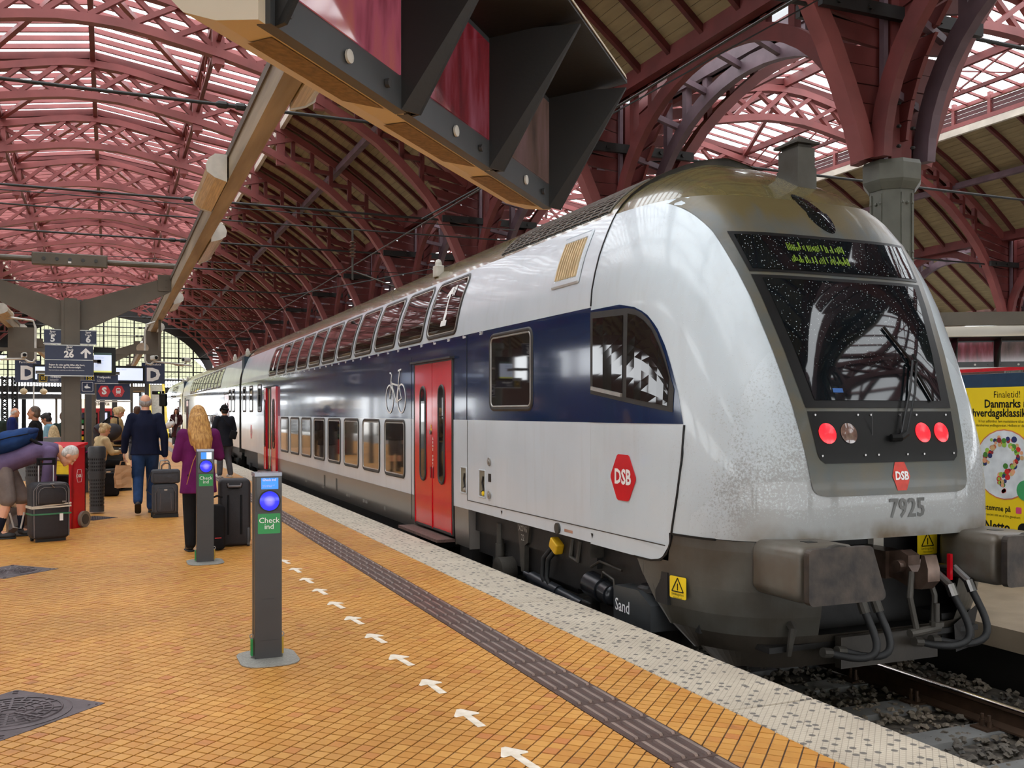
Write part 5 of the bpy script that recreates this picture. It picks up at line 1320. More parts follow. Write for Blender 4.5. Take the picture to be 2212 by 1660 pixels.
# ---------------------------------------------------------------- the cars behind
def coach(ya, yb, lab, doors, opened=()):
    c = thing('train_car', lab, 'train car', (XC, ya, -.55), 'cars of the double-deck train')
    straight_body(c, ya, yb); skirt(c, ya+6, yb-6)
    n = int((yb-ya-10.5)/1.34); y = ya+5.6
    for k in range(n): window(c, y+1.34*k, y+1.34*k+1.1, 2.515, 3.2, .09, M['t_glass'], 'upper_window')
    for k in range(1, n-1): window(c, y+1.34*k, y+1.34*k+1.04, .66, 1.42, .07, M['t_glass2'], 'lower_window')
    for q in doors: door(c, q, q+1.3)
    for q in (ya+1.2, ya+2.2, yb-2.2): window(c, q, q+.6, 1.6, 2.3, .05, M['t_glass'], 'end_window')
    m = MB(); m.grid([[(side_x(0, z, .006, False), y_, z) for y_ in (ya+1.5, ya+3.2)] for z in (3.31, 3.4, 3.5, 3.6)]); m.build('roof_grille', M['black_paint'], c)
    beacon(c, ya+4.2, 3.42); beacon(c, ya+.8, 3.42)
    bogie(c, ya+2.6, False); bogie(c, yb-2.6, False)
    m = MB(); m.bb(XC-1.3, XC+1.3, ya-.5, ya+.05, .3, 3.3); m.build('gangway', pm('gangway_teal', (22, 44, 58), .6) if 'gangway_teal' not in bpy.data.materials else bpy.data.materials['gangway_teal'], c)
    return c
coach(31.35, 56.6, 'second car of the double-deck train, behind the person with the cap', (34.2, 52.4))
coach(57.1, 74.0, 'third and farthest car of the double-deck train, at the far end of the platform', (59.6,))
# ================================================================ platform furniture
# ---- the lamp canopy: column with V arms, two long casings, strip lamps
BL_, BR_, BZ = -2.29, 1.09, 3.83
def canopy_frame(x0, y, lab, z0=0, xl=BL_, xr=BR_):
    t = thing('canopy_frame', lab, 'canopy frame', (x0, y, z0), 'canopy frames along the platform')
    m = MB(); m.bb(x0-.10, x0+.10, y-.14, y+.14, z0, 3.5); m.bb(x0-.145, x0-.10, y-.15, y+.15, z0, 3.46); m.bb(x0+.10, x0+.145, y-.15, y+.15, z0, 3.46)
    m.bb(x0-.22, x0+.22, y-.22, y+.22, z0, z0+.03); m.build('post', M['canopy'], t)
    for xe in (xl, xr):
        s = 1 if xe > x0 else -1; a = x0+s*.14; b = xe-s*.07
        m = MB(); P = [(a, 2.92), (b, 3.70), (b, 3.97), (a, 3.46)]
        m.add([(x, yy, z) for yy in (y-.04, y+.04) for x, z in P], [(0,1,2,3),(7,6,5,4),(0,4,5,1),(1,5,6,2),(2,6,7,3),(3,7,4,0)])
        m.bb(min(b, b-s*.22), max(b, b-s*.22), y-.06, y+.06, 3.70, 3.99)
        for zz in (3.78, 3.9): m.cyl((b-s*.08, y-.075, zz), (b-s*.08, y+.075, zz), .015, 8)
        m.build('arm', M['canopy'], t)
    return t
canopy_frame(-.6, 18.14, 'nearest brown V-armed canopy post carrying the track signs'); canopy_frame(-.6, 35.2, 'second brown V-armed canopy post, farther along behind the screens')
canopy_frame(-.6, 1.0, 'brown V-armed canopy post beside the camera, outside the picture'); canopy_frame(-.6, 52.3, 'third brown V-armed canopy post far down the platform')
def casing(x, y0, y1, lab):
    t = thing('lamp_beam', lab, 'beam', (x, (y0+y1)/2, BZ), 'long lamp beams of the platform canopy')
    m = MB(); m.bb(x-.07, x+.07, y0, y1, 3.70, 3.96); m.build('casing', M['beam_wood'], t)
    m = MB(); m.bb(x-.085, x-.07, y0, y1, 3.90, 3.97); m.bb(x+.07, x+.085, y0, y1, 3.90, 3.97); m.build('cover_strip', M['canopy'], t)
casing(BR_, -3, 58, 'long tan lamp beam running overhead from the monitors into the distance'); casing(BL_, -3, 58, 'long tan lamp beam at the left edge of the picture')
def strip_lamp(x, y0, y1, side, lab):
    t = thing('strip_lamp', lab, 'lamp', (x, y0, BZ), 'strip lamps on the beams')
    prof = [(0, .115), (.10, .115), (.15, .08), (.175, .02), (.165, -.04), (.10, -.085), (0, -.115)]
    xs = x+side*.085
    m = MB(); n = len(prof)
    m.add([(xs+side*a, y, BZ+b-.03) for y in (y0+.02, y1-.02) for a, b in prof], [tuple(range(n)), tuple(range(2*n-1, n-1, -1))]+[(i, (i+1) % n, n+(i+1) % n, n+i) for i in range(n)])
    m.build('diffuser', M['lamp_glass'], t)
    for y in (y0, y1):
        m = MB(); P = [(a*1.08, b*1.08) for a, b in prof]
        m.add([(xs+side*a, yy, BZ+b-.03) for yy in (y-.012, y+.012) for a, b in P], [tuple(range(n)), tuple(range(2*n-1, n-1, -1))]+[(i, (i+1) % n, n+(i+1) % n, n+i) for i in range(n)])
        m.build('end_cap', M['lamp_white'], t)
    m = MB(); m.bb(xs, xs+side*.11, y0, y1, BZ+.088, BZ+.1); m.build('lamp_housing', M['lamp_white'], t)
for x, y0, y1, s, lab in ((BR_, 9.2, 10.7, -1, 'strip lamp with a rounded white end on the left side of the beam'), (BR_, 5.3, 6.85, 1, 'strip lamp half hidden behind the hanging monitors'),
        (BR_, 12.5, 14.4, 1, 'strip lamp on the right side of the beam, below the first one'), (BR_, 20, 21.6, 1, 'strip lamp on the beam just past the near canopy post'), (BR_, 27, 28.6, 1, 'strip lamp above the right letter D sign'), (BR_, 2.0, 3.4, 1, 'strip lamp over the nearest monitor hood'),
        (BR_, 33, 34.5, 1, 'small distant strip lamp near the second canopy post'), (BL_, 23.5, 25, 1, 'strip lamp on the left beam above the letter D'), (BL_, 29, 30.5, 1, 'farther strip lamp on the left beam')):
    strip_lamp(x, y0, y1, s, lab)
# cross tube with cable box, and the lower cross bar for the signs
t = thing('cable_box', 'long dark cable box on the tube between the lamp beams', 'cable box', (-.6, 17.9, 4.1))
m = MB(); m.cyl((BL_, 17.9, 4.12), (BR_, 17.9, 4.12), .05, 10); m.build('cross_tube', M['canopy'], t)
m = MB(); m.rbox((-.6, 17.85, 4.12), (1.16, .16, .2), .02); b_ = m.build('box', M['canopy'], t)
m = MB(); m.bb(-.63, -.58, 17.765, 17.77, 4.06, 4.09); m.build('type_plate', M['white'], b_)
for k in range(5):
    m = MB(); m.cyl((-1.0+.2*k, 17.775, 4.12), (-1.0+.2*k, 17.762, 4.12), .03, 10); m.build('cover_screw', M['dark_grey'], b_)

# ---- signs on the near post
def board(name, lab, x0, x1, y, z0, z1, mt=M['navy_sign'], th=.06, cat='sign', grp=None, rim=True):
    t = thing(name, lab, cat, ((x0+x1)/2, y, z0), grp)
    m = MB(); m.bb(x0, x1, y, y+th, z0, z1); m.build('panel', mt, t)
    if rim:
        
        for za, zb in ((z1, z1+.015), (z0-.015, z0)): m = MB(); m.bb(x0-.008, x1+.008, y-.004, y+th+.004, za, zb); m.build('edge_trim', M['steel'], t)
    return t
W_ = M['white']
y5 = 18.02
t = board('track_sign', 'small navy sign reading Spor Track 5, left of the post', -1.01, -.745, y5, 2.73, 2.95, grp='track number signs')
text('lettering', 'Spor\nTrack', .045, (-.875, y5, 2.90), *FRONT, W_, t, bold=.02); text('lettering', '5', .15, (-.875, y5, 2.80), *FRONT, W_, t, bold=.04)
m = MB(); m.bb(-.745, -.70, y5+.02, y5+.05, 2.82, 2.86); m.build('bracket', M['canopy'], t)
t = board('track_sign', 'small navy sign reading Spor Track 6, right of the post', -.455, -.195, y5, 2.73, 2.95, grp='track number signs')
text('lettering', 'Spor\nTrack', .045, (-.325, y5, 2.90), *FRONT, W_, t, bold=.02); text('lettering', '6', .15, (-.325, y5, 2.80), *FRONT, W_, t, bold=.04)
m = MB(); m.bb(-.50, -.455, y5+.02, y5+.05, 2.82, 2.86); m.build('bracket', M['canopy'], t)
t = board('direction_sign', 'large navy sign reading Spor Track 26 with an upward arrow', -.985, -.245, 17.86, 2.18, 2.68)
for k, z in ((0, 2.44),): m = MB(); m.bb(-.985, -.245, 17.857, 17.861, z-.006, z+.006); m.build('divider', M['steel'], t)
text('lettering', 'Spor\nTrack', .05, (-.61, 17.86, 2.635), *FRONT, W_, t, bold=.02); text('lettering', '26', .15, (-.62, 17.86, 2.53), *FRONT, W_, t, bold=.04)
m = MB(); m.prism([(-.085, 0), (0, .085), (.085, 0), (.06, -.022), (.018, .018), (.018, -.085), (-.018, -.085), (-.018, .018), (-.06, -.022)][::-1], (-.36, 17.859, 2.56), (1, 0, 0), (0, 0, 1), .004); m.build('arrow', W_, t)
text('lettering', 'Rejser du uden gyldig billet eller kort,\nkan det koste dig en kontrolafgift.', .039, (-.925, 17.86, 2.335), *FRONT, W_, t, align='LEFT', bold=.022, line=1.0, squeeze=.93)
text('lettering', 'If you travel without a valid ticket, you will be liable to pay a penalty fare.', .0185, (-.925, 17.86, 2.265), *FRONT, W_, t, align='LEFT', bold=.01)
def screen(name, lab, x0, x1, y, z0, z1, draw):
    t = thing(name, lab, 'display screen', ((x0+x1)/2, y, z0))
    m = MB(); m.bb(x0, x1, y, y+.1, z0, z1); m.build('case', M['black_paint'], t); draw(t, x0, x1, y, z0, z1); return t
def d1(t, x0, x1, y, z0, z1):
    m = MB(); m.bb(-.5, x0+.12, 18.2, 18.26, 2.42, 2.47); m.bb(x0+.06, x0+.12, 18.2, 18.72, 2.42, 2.47); m.build('bracket', M['canopy'], t)
    m = MB(); m.bb(x0, x1-.07, y-.004, y, z0+.05, z1-.14); s = m.build('screen_area', M['screen_white'], t)
    m = MB(); m.bb(x0, x1-.07, y-.006, y-.003, z0+.05, z0+.08); m.build('ticker', pm('screen_yellow', (232, 236, 130), .4, emit=.6), t)
    m = MB(); m.bb(x0, x1-.07, y-.004, y, z1-.14, z1-.10); m.build('header', pm('screen_teal', (60, 84, 80), .4, emit=.3), t)
    for k, w in enumerate(('5:26 Helsingør', '5:33 Næstved', '5:36 Kastrup', '5:41')): text('lettering', w, .026, (x0+.02, y-.004, z1-.19-.05*k), *FRONT, pm('screen_print', (120, 130, 190), .5) if 'screen_print' not in bpy.data.materials else bpy.data.materials['screen_print'], t, align='LEFT')
screen('departure_screen', 'upright black departure screen with white list beside the 26 sign', -.245, .115, 18.68, 2.22, 2.72, d1)
def d2(t, x0, x1, y, z0, z1):
    m = MB(); m.bb(x0+.04, x1-.05, y-.004, y, z0+.07, z1-.05); m.build('screen_area', M['screen_white'], t)
    m = MB(); m.bb(x0+.04, x1-.05, y-.006, y-.003, z0+.05, z0+.07); m.build('ticker', M['navy_sign'], t)
    text('lettering', '5:33   Næstved', .03, (x0+.07, y-.004, z1-.09), *FRONT, bpy.data.materials['screen_print'], t, align='LEFT')
    m = MB(); m.cyl(((x0+x1)/2, y+.05, z1), ((x0+x1)/2, y+.05, 2.98), .02, 8); m.build('hanger', M['canopy'], t)
screen('departure_screen', 'wide black departure screen with white area left of the right letter D', .115, .77, 23.7, 2.22, 2.62, d2)
def d3(t, x0, x1, y, z0, z1):
    m = MB(); m.cyl(((x0+x1)/2, y+.05, z1), ((x0+x1)/2, y+.05, 2.95), .02, 8); m.build('hanger', M['canopy'], t)
    m = MB(); m.bb(x0+.05, x1-.05, y-.004, y, z0+.07, z1-.05); m.build('screen_area', M['screen_white'], t)
screen('departure_screen', 'black departure screen mostly hidden behind the 26 sign', -1.55, -.9, 23.7, 2.22, 2.62, d3)
for x, lab in ((1.09, 'right-hand navy sign with a large white letter D'), (-1.90, 'left-hand navy sign with a large white letter D')):
    t = board('section_sign', lab, x-.29, x+.29, 27.3, 2.32, 2.88, grp='platform section signs', rim=False)
    text('lettering', 'Perronafsnit', .08, (x, 27.3, 2.83), *FRONT, W_, t); text('lettering', 'D', .46, (x, 27.3, 2.545), *FRONT, W_, t, bold=.05, squeeze=1.0)
    m = MB(); m.bb(min(x-.2, -2.35) if x < 0 else x-.2, x+.2, 27.32, 27.36, 2.88, 3.72); m.build('hanger', M['canopy'], t)
def meet(x0, x1, y, z0, z1, lab, cut):
    t = board('meeting_point_sign', lab, x0, x1, y, z0, z1, grp='meeting point signs')
    h = z1-z0; cx = x0+h*.62; cz = (z0+z1)/2
    m = MB(); m.prism(rrect(h*.86, h*.86, h*.08), (cx, y-.001, cz), (1, 0, 0), (0, 0, 1), .002); f = m.build('pictogram_edge', M['yellow'], t)
    m = MB(); m.prism(rrect(h*.78, h*.78, h*.06), (cx, y-.003, cz), (1, 0, 0), (0, 0, 1), .002); m.build('pictogram_field', M['black_paint'], f)
    m = MB()
    for a, b in ((1, 1), (1, -1), (-1, 1), (-1, -1)):
        m.beam((cx+a*h*.3, y-.005, cz+b*h*.3), (cx+a*h*.1, y-.005, cz+b*h*.1), .003, h*.07, (0, 1, 0))
        m.add([(cx+a*h*.05, y-.005, cz+b*h*.05), (cx+a*h*.24, y-.005, cz+b*h*.07), (cx+a*h*.07, y-.005, cz+b*h*.24)], [(0, 1, 2)])
    m.lathe([(h*.05, 0), (h*.05, .002)], (cx, y-.004, cz), 10, Matrix.Rotation(R(90), 4, 'X').to_3x3()); m.build('pictogram_arrows', M['yellow'], f)
    text('lettering', 'Træfpunkt', h*.36, (x0+h*1.35, y, cz+h*.18), *FRONT, W_, t, align='LEFT', bold=.03)
    text('lettering', 'Samlingspunkt\nMeeting point', h*.16, (x0+h*1.35, y, cz-h*.22), *FRONT, W_, t, align='LEFT')
meet(-.44, .17, 20.6, 2.135, 2.30, 'navy meeting point sign right of the post', 0); meet(-1.27, -.64, 20.6, 2.135, 2.30, 'navy meeting point sign partly behind the post', 1)
t = board('hand_sign', 'small square navy sign with a white hand pictogram', -.50, -.255, 20.3, 1.92, 2.17)
m = MB(); q = rrect(.19, .17, .015); m.sweep([(-.378+a, 20.297, 2.05+b) for a, b in q+q[:1]], .003, .008, (0, 1, 0)); m.build('pictogram_edge', W_, t)
m = MB(); m.prism([(-.05, .02), (-.02, .02), (-.015, .06), (.0, .06), (.0, .015), (.05, -.005), (.05, -.025), (.03, -.022), (-.03, -.03), (-.055, -.01)][::-1], (-.378, 20.298, 2.045), (1, 0, 0), (0, 0, 1), .004); m.build('pictogram_hand', W_, t)
m = MB(); m.bb(-.54, -.49, 20.34, 20.6, 2.0, 2.04); m.bb(-.55, -.49, 20.58, 20.64, 0, 2.33); m.bb(-.52, -.45, 20.33, 20.36, 1.98, 2.1); m.build('sign_post', M['canopy'], t)
t = thing('sign_bar', 'grey bar across the platform carrying the meeting point signs', 'bar', (-.6, 20.63, 2.33)); m = MB(); m.bb(-1.3, .2, 20.61, 20.65, 2.30, 2.36); m.build('bar', M['canopy'], t)
t = thing('sign_bar', 'grey bar below the second canopy post carrying the wide departure screen', 'bar', (-.6, 23.75, 2.98)); m = MB(); m.bb(BL_, BR_, 23.72, 23.78, 2.9, 2.98); m.build('bar', M['canopy'], t)
for x in (BL_, BR_): m = MB(); m.bb(x-.03, x+.03, 23.72, 23.78, 2.98, 3.72); m.build('hanger', M['canopy'], t)
t = board('s_train_sign', 'navy sign with red hexagons for S-train and train', -.27, .47, 24.8, 1.86, 2.24)
for cx, s_ in ((-.10, 'S'), (.21, 'T')):
    m = MB(); w, h = .24, .26; k = .075
    m.prism([(-k, h/2), (-w/2-.02, 0), (-k, -h/2), (k, -h/2), (w/2+.02, 0), (k, h/2)], (cx, 24.797, 2.06), (1, 0, 0), (0, 0, 1), .004); hx_ = m.build('red_hexagon', M['red'], t)
    if s_ == 'S': text('lettering', 'S', .22, (cx, 24.795, 2.06), *FRONT, W_, hx_, bold=.05, depth=.003)
    else:
        m = MB(); m.prism(rrect(.10, .13, .03), (cx, 24.79, 2.07), (1, 0, 0), (0, 0, 1), .003); m.beam((cx-.03, 24.79, 2.0), (cx-.06, 24.79, 1.96), .003, .014, (0, 1, 0)); m.beam((cx+.03, 24.79, 2.0), (cx+.06, 24.79, 1.96), .003, .014, (0, 1, 0)); m.build('pictogram_train', W_, hx_)
        m = MB(); m.prism(rrect(.075, .035, .01), (cx, 24.786, 2.095), (1, 0, 0), (0, 0, 1), .002); m.build('pictogram_window', M['red'], hx_)
for x in (-.31, .51):
    m = MB(); m.bb(x-.03, x+.03, 24.8, 24.86, 0, 2.3); m.build('sign_post', M['canopy'], t)
m = MB(); m.bb(-.3, .5, 24.79, 24.87, 1.80, 1.83); m.build('lower_rail', M['lamp_white'], t)
# ---- surveillance cameras on their bent tubes
def cctv(x, y, z, lab, dx, tube):
    t = thing('security_camera', lab, 'camera', (x, y, z), 'cameras under the lamp beams')
    rot = Matrix.Rotation(R(dx), 3, 'Z')
    m = MB(); m.rbox((x, y, z), (.11, .24, .11), .03, rot, axis=1); b = m.build('camera_body', M['lamp_white'], t)
    m = MB(); c = Vector((x, y, z))+rot @ Vector((0, -.125, 0)); m.cyl(c, c+rot @ Vector((0, .02, 0)), .04, 12); m.build('lens', M['black_paint'], b)
    m = MB(); m.tube(tube, .025, 8); m.build('bracket_tube', M['lamp_white'], t)
cctv(1.0, 24.5, 2.86, 'white camera on a bent tube above the right letter D', 20, [(1.06, 24.6, 3.74), (.84, 24.6, 3.66), (.8, 24.6, 3.5), (.8, 24.6, 2.8), (.84, 24.6, 2.72), (.92, 24.6, 2.70), (1.0, 24.6, 2.78), (1.9, 25.2, 2.72)])
cctv(1.78, 25.3, 2.87, 'white camera at the free end of the side tube, by the train', -40, [(1.78, 25.35, 2.8), (1.7, 25.2, 2.72), (1.5, 25, 2.73)])
cctv(-1.78, 24.5, 2.86, 'white camera on a bent tube above the left letter D', 10, [(-2.26, 24.6, 3.74), (-1.6, 24.6, 3.66), (-1.55, 24.6, 3.5), (-1.55, 24.6, 2.8), (-1.6, 24.6, 2.71), (-1.7, 24.6, 2.72), (-1.78, 24.6, 2.78), (-3.2, 25, 2.75)])
t = thing('ceiling_speaker', 'grey horn loudspeaker under the beam near the right letter D', 'loudspeaker', (.75, 26, 3.3)); m = MB(); m.lathe([(.05, -.15), (.06, 0), (.15, .16)], (.78, 26, 3.25), 14, Matrix.Rotation(R(120), 4, 'X').to_3x3()); m.build('horn', M['lamp_white'], t, smooth=40); m = MB(); m.cyl((.8, 26, 3.3), (.9, 26, 3.72), .02, 8); m.build('bracket', M['canopy'], t)

# ---- hooded platform monitors for the drivers: three cells in a row
def scr_mat(name, cols, e=.55):
    m = bpy.data.materials.new(name); m.use_nodes = True; N, L, p = nodes_of(m)
    tc = N.new('ShaderNodeTexCoord'); mp = N.new('ShaderNodeMapping'); mp.inputs['Scale'].default_value = (5, 5, 1.2); mp.inputs['Rotation'].default_value = (0, .5, .3); L.new(tc.outputs['Object'], mp.inputs['Vector'])
    nz = N.new('ShaderNodeTexNoise'); nz.inputs['Scale'].default_value = 2.2; nz.inputs['Detail'].default_value = 4; L.new(mp.outputs[0], nz.inputs['Vector'])
    r = N.new('ShaderNodeValToRGB'); el = r.color_ramp.elements; el[0].position = .3; el[0].color = srgb(*cols[0]); el[1].position = .7; el[1].color = srgb(*cols[2]); k = el.new(.5); k.color = srgb(*cols[1])
    L.new(nz.outputs['Fac'], r.inputs[0]); L.new(r.outputs[0], p.inputs['Emission Color']); p.inputs['Emission Strength'].default_value = e; p.inputs['Base Color'].default_value = (.01, .01, .012, 1); p.inputs['Roughness'].default_value = .06; p.inputs['Specular IOR Level'].default_value = .8
    return m
SCR = [scr_mat('screen_pink', [(110, 30, 46), (196, 92, 112), (208, 110, 100)], .42), scr_mat('screen_crimson', [(60, 10, 18), (150, 34, 46), (190, 100, 120)], .3), scr_mat('screen_brown', [(70, 56, 50), (128, 96, 84), (150, 112, 110)], .28)]
M['cream'] = pm('cream_cabinet', (206, 194, 172), .5, 0, .06, 1.5); M['hood'] = pm('monitor_hood', (19, 17, 16), .5, 0, .15, 6, .06, 90); M['mframe'] = pm('monitor_frame', (62, 64, 66), .4, 0, .08, 8); M['gauze'] = pm('vent_gauze', (128, 106, 76), .7, 0, .2, 60)
def monitor_bank(loc, rotz, lab, n=3):
    """local x along the row, -y is the side the screens face"""
    t = thing('monitor_bank', lab, 'monitor', loc, 'driver monitor banks', rotz); w = .62; H_ = .43
    m = MB(); L_ = n*w
    prof = [(.0, .0), (.10, .012), (.18, .04), (.23, .09), (.26, .17), (.26, H_-.04), (.2, H_+.03), (0, H_+.04)]     # (depth behind screens, z)
    k = len(prof); m.add([(x, a, z) for x in (-.02, L_+.02) for a, z in prof], [tuple(range(k)), tuple(range(2*k-1, k-1, -1))]+[(i, (i+1) % k, k+(i+1) % k, k+i) for i in range(k)])
    cab = m.build('cabinet', M['cream'], t, world=False)
    for c in range(n):
        x = c*w
        m = MB(); m.add([(x+.07, .03, .0015), (x+w-.05, .03, .0015), (x+w-.12, .11, .010), (x+.10, .11, .010)], [(0, 1, 2, 3)]); m.build('vent_gauze', M['gauze'], cab, world=False)
        m = MB(); m.bb(x+.004, x+w-.004, -.012, .02, .0, H_); m.build('screen_frame', M['mframe'], t, world=False)
        m = MB(); m.bb(x+.06, x+w-.045, -.016, -.010, .085, H_-.04); m.build('screen', SCR[c % 3], t, world=False)
        # visor: roof plus flaring cheeks
        m = MB(); D = .30; o = .10
        def plate(P, th): m.add([tuple(p) for p in P]+[tuple(Vector(p)+Vector(th)) for p in P], [(0,1,2,3),(7,6,5,4),(0,4,5,1),(1,5,6,2),(2,6,7,3),(3,7,4,0)])
        plate([(x+w-.035, -.012, 0), (x+w+.0, -.045, -.005), (x+w+.0, -D, H_), (x+w-.035, -.012, H_)], (.012, 0, 0))
        plate([(x+.02, -.012, .0), (x+.01, -.04, .0), (x+.0, -D, H_), (x+.02, -.012, H_)], (.012, 0, 0))
        plate([(x+.0, -.012, H_-.02), (x+.0, -D, H_+.02), (x+w+.02, -D, H_+.02), (x+w+.02, -.012, H_-.02)], (0, 0, .012))
        m.build('visor', M['hood'], t, world=False)
        m = MB(); plate([(x-.0, -D-.004, H_+.03), (x+w-.0, -D-.004, H_+.03), (x+w-.0, -.02, H_+.2), (x-.0, -.02, H_+.2)], (0, .004, .014)); m.build('top_cowl', M['cream'], t, world=False)
        for xx in (.16,):
            m = MB(); m.lathe([(.016, 0), (.016, .006), (.008, .008)], (x+xx+.15, -.014, .04), 14, Matrix.Rotation(R(90), 4, 'X').to_3x3()); m.build('frame_knob', M['lamp_white'], t, world=False)
        for xx in (.06, .5):
            m = MB(); m.lathe([(.011, 0), (.011, .01)], (x+xx, -.014, .04), 10, Matrix.Rotation(R(90), 4, 'X').to_3x3()); m.build('frame_screw', M['dark_grey'], t, world=False)
    for x in (.35, L_-.35):
        m = MB(); m.bb(x-.05, x+.05, .10, .18, H_+.03, (3.72 if loc[0] < 5 else 2.92)-loc[2]); m.build('hanger', M['canopy'], t, world=False)
    return t
AZ = 42.6
monitor_bank((.285, 1.957, 2.325), R(90-AZ), 'row of three hooded driver monitors with a cream underside, hanging close overhead')
monitor_bank((11.75, 11.65, 2.26), R(-36), 'row of black hooded driver monitors with cream tops beyond the train, right edge')

# ---- check-in posts
M['post'] = pm('checkin_post', (46, 43, 42), .4, 0, .1, 5); M['post_side'] = pm('checkin_post_side', (72, 74, 72), .35, .3, .1, 5)
def lampmat():
    m = pm('blue_ring_lamp', (60, 70, 255), .2); N, L, p = nodes_of(m)
    tc = N.new('ShaderNodeTexCoord'); g = N.new('ShaderNodeTexGradient'); g.gradient_type = 'SPHERICAL'; mp = N.new('ShaderNodeMapping'); mp.inputs['Scale'].default_value = (16, 16, 16); L.new(tc.outputs['Object'], mp.inputs['Vector'])
    L.new(mp.outputs[0], g.inputs['Vector']); r = N.new('ShaderNodeValToRGB'); e = r.color_ramp.elements; e[0].position = 0; e[0].color = srgb(12, 10, 230); e[1].position = .8; e[1].color = srgb(240, 238, 255); k = e.new(.22); k.color = srgb(36, 28, 250); k = e.new(.5); k.color = srgb(150, 134, 255)
    L.new(g.outputs['Fac'], r.inputs[0]); L.new(r.outputs[0], p.inputs['Emission Color']); p.inputs['Emission Strength'].default_value = 1.5; p.inputs['Base Color'].default_value = (.02, .02, .2, 1); return m
M['ring_lamp'] = lampmat()
def checkin(x, y, lab):
    t = thing('check_in_post', lab, 'check-in post', (x, y, 0), 'ticket check-in posts')
    def B(nm, mt, mb, par=t, **k): return mb.build(nm, mt, par, world=False, **k)
    m = MB(); P = rrect(.36, .44, .12, 5); m.prism([(a, b) for a, b in P], (0, 0, .008), (1, 0, 0), (0, 1, 0), .006); B('base_plate', pm('chequer_plate', (150, 148, 140), .55, .3, .15, 90, .6, 60) if 'chequer_plate' not in bpy.data.materials else bpy.data.materials['chequer_plate'], m)
    m = MB(); m.add([(-.083, -.02, 0), (.083, -.02, 0), (.083, .03, 0), (-.083, .03, 0), (-.083, -.02, 1.15), (.083, -.02, 1.15), (.083, .03, 1.165), (-.083, .03, 1.165)], [(3,2,1,0),(4,5,6,7),(0,1,5,4),(1,2,6,5),(2,3,7,6),(3,0,4,7)]); B('front_panel', M['post'], m)
    m = MB(); m.bb(-.078, .078, .03, .06, .02, 1.13); B('core', M['black_paint'], m)
    m = MB(); m.rbox((0, .095, .575), (.166, .07, 1.15), .02); B('rear_panel', M['post_side'], m)
    m = MB(); m.bb(-.084, .084, -.021, .13, 1.15, 1.172); B('top_cap', pm('clear_cap', (150, 156, 170), .15, .2) if 'clear_cap' not in bpy.data.materials else bpy.data.materials['clear_cap'], m)
    m = MB(); m.bb(-.072, .08, -.024, -.019, .93, 1.145); B('display_window', pm('display_black', (16, 17, 24), .15, coat=.5) if 'display_black' not in bpy.data.materials else bpy.data.materials['display_black'], m)
    m = MB(); m.bb(-.045, .06, -.027, -.023, 1.07, 1.14); scr_ = B('screen', M['screen_blue'], m)
    m = MB(); n = 28
    rows = [[(r*math.cos(2*math.pi*k/n), -.026-.010*(1-(r/.062)**2), r*math.sin(2*math.pi*k/n)) for k in range(n+1)] for r in (.001, .02, .04, .055, .06)]
    m.grid(rows); o = B('card_reader_lamp', M['ring_lamp'], m, smooth=60); o.location = (.006, 0, .995)
    m = MB(); q = [(.006+.066*math.cos(2*math.pi*k/28), -.026, .995+.066*math.sin(2*math.pi*k/28)) for k in range(29)]; m.sweep(q, .006, .006, (0, 1, 0)); B('reader_ring', M['black_paint'], m)
    m = MB(); m.prism(rrect(.138, .126, .006), (.004, -.021, .853), (1, 0, 0), (0, 0, 1), .003); g = B('green_plate', M['green'], m)
    def T(s_, sz, p, mt, par, **k): return text('lettering', s_, sz, p, *FRONT, mt, par, **k)
    m = MB(); m.bb(-.04, .04, -.0215, -.0205, .38, .381); m.bb(-.05, .06, -.0215, -.0205, .12, .121); B('panel_joint', M['black_paint'], m)
    for s in (-1, 1):
        m = MB(); m.bb(s*.095-.006, s*.095+.006, .02, .06, .02, .125); B('reflector_strip', M['green'] if s < 0 else pm('strip_amber', (190, 150, 20), .4) if 'strip_amber' not in bpy.data.materials else bpy.data.materials['strip_amber'], m)
        m = MB(); q = [(s*.095+.011*math.cos(a*.7), .04, .14+.013*math.sin(a*.7)) for a in range(10)]; m.sweep(q, .006, .006, (0, 1, 0)); B('chain_ring', M['steel'], m)
    T('Check\nind', .048, (x+.004, y-.021, .853), W_, g, bold=.0, depth=.003, line=.82, squeeze=1.02)
    return t, scr_, T
a, s, T = checkin(.925, 6.19, 'near black check-in post with blue screen, glowing blue button and green plate')
text('lettering', 'Check ind', .02, (.925-.038, 6.19-.0275, 1.128), *FRONT, W_, s, align='LEFT', bold=.03); text('lettering', 'Hold rejsekortet ind\npå den blå flade', .009, (.925-.038, 6.19-.0275, 1.09), *FRONT, W_, s, align='LEFT')
a, s, T = checkin(.922, 10.43, 'farther black check-in post in front of the woman in the purple jacket')
m = MB(); m.bb(.922+.01, .922+.06, 10.43-.029, 10.43-.026, 1.07, 1.14); m.build('screen_half', M['screen_white'], a)
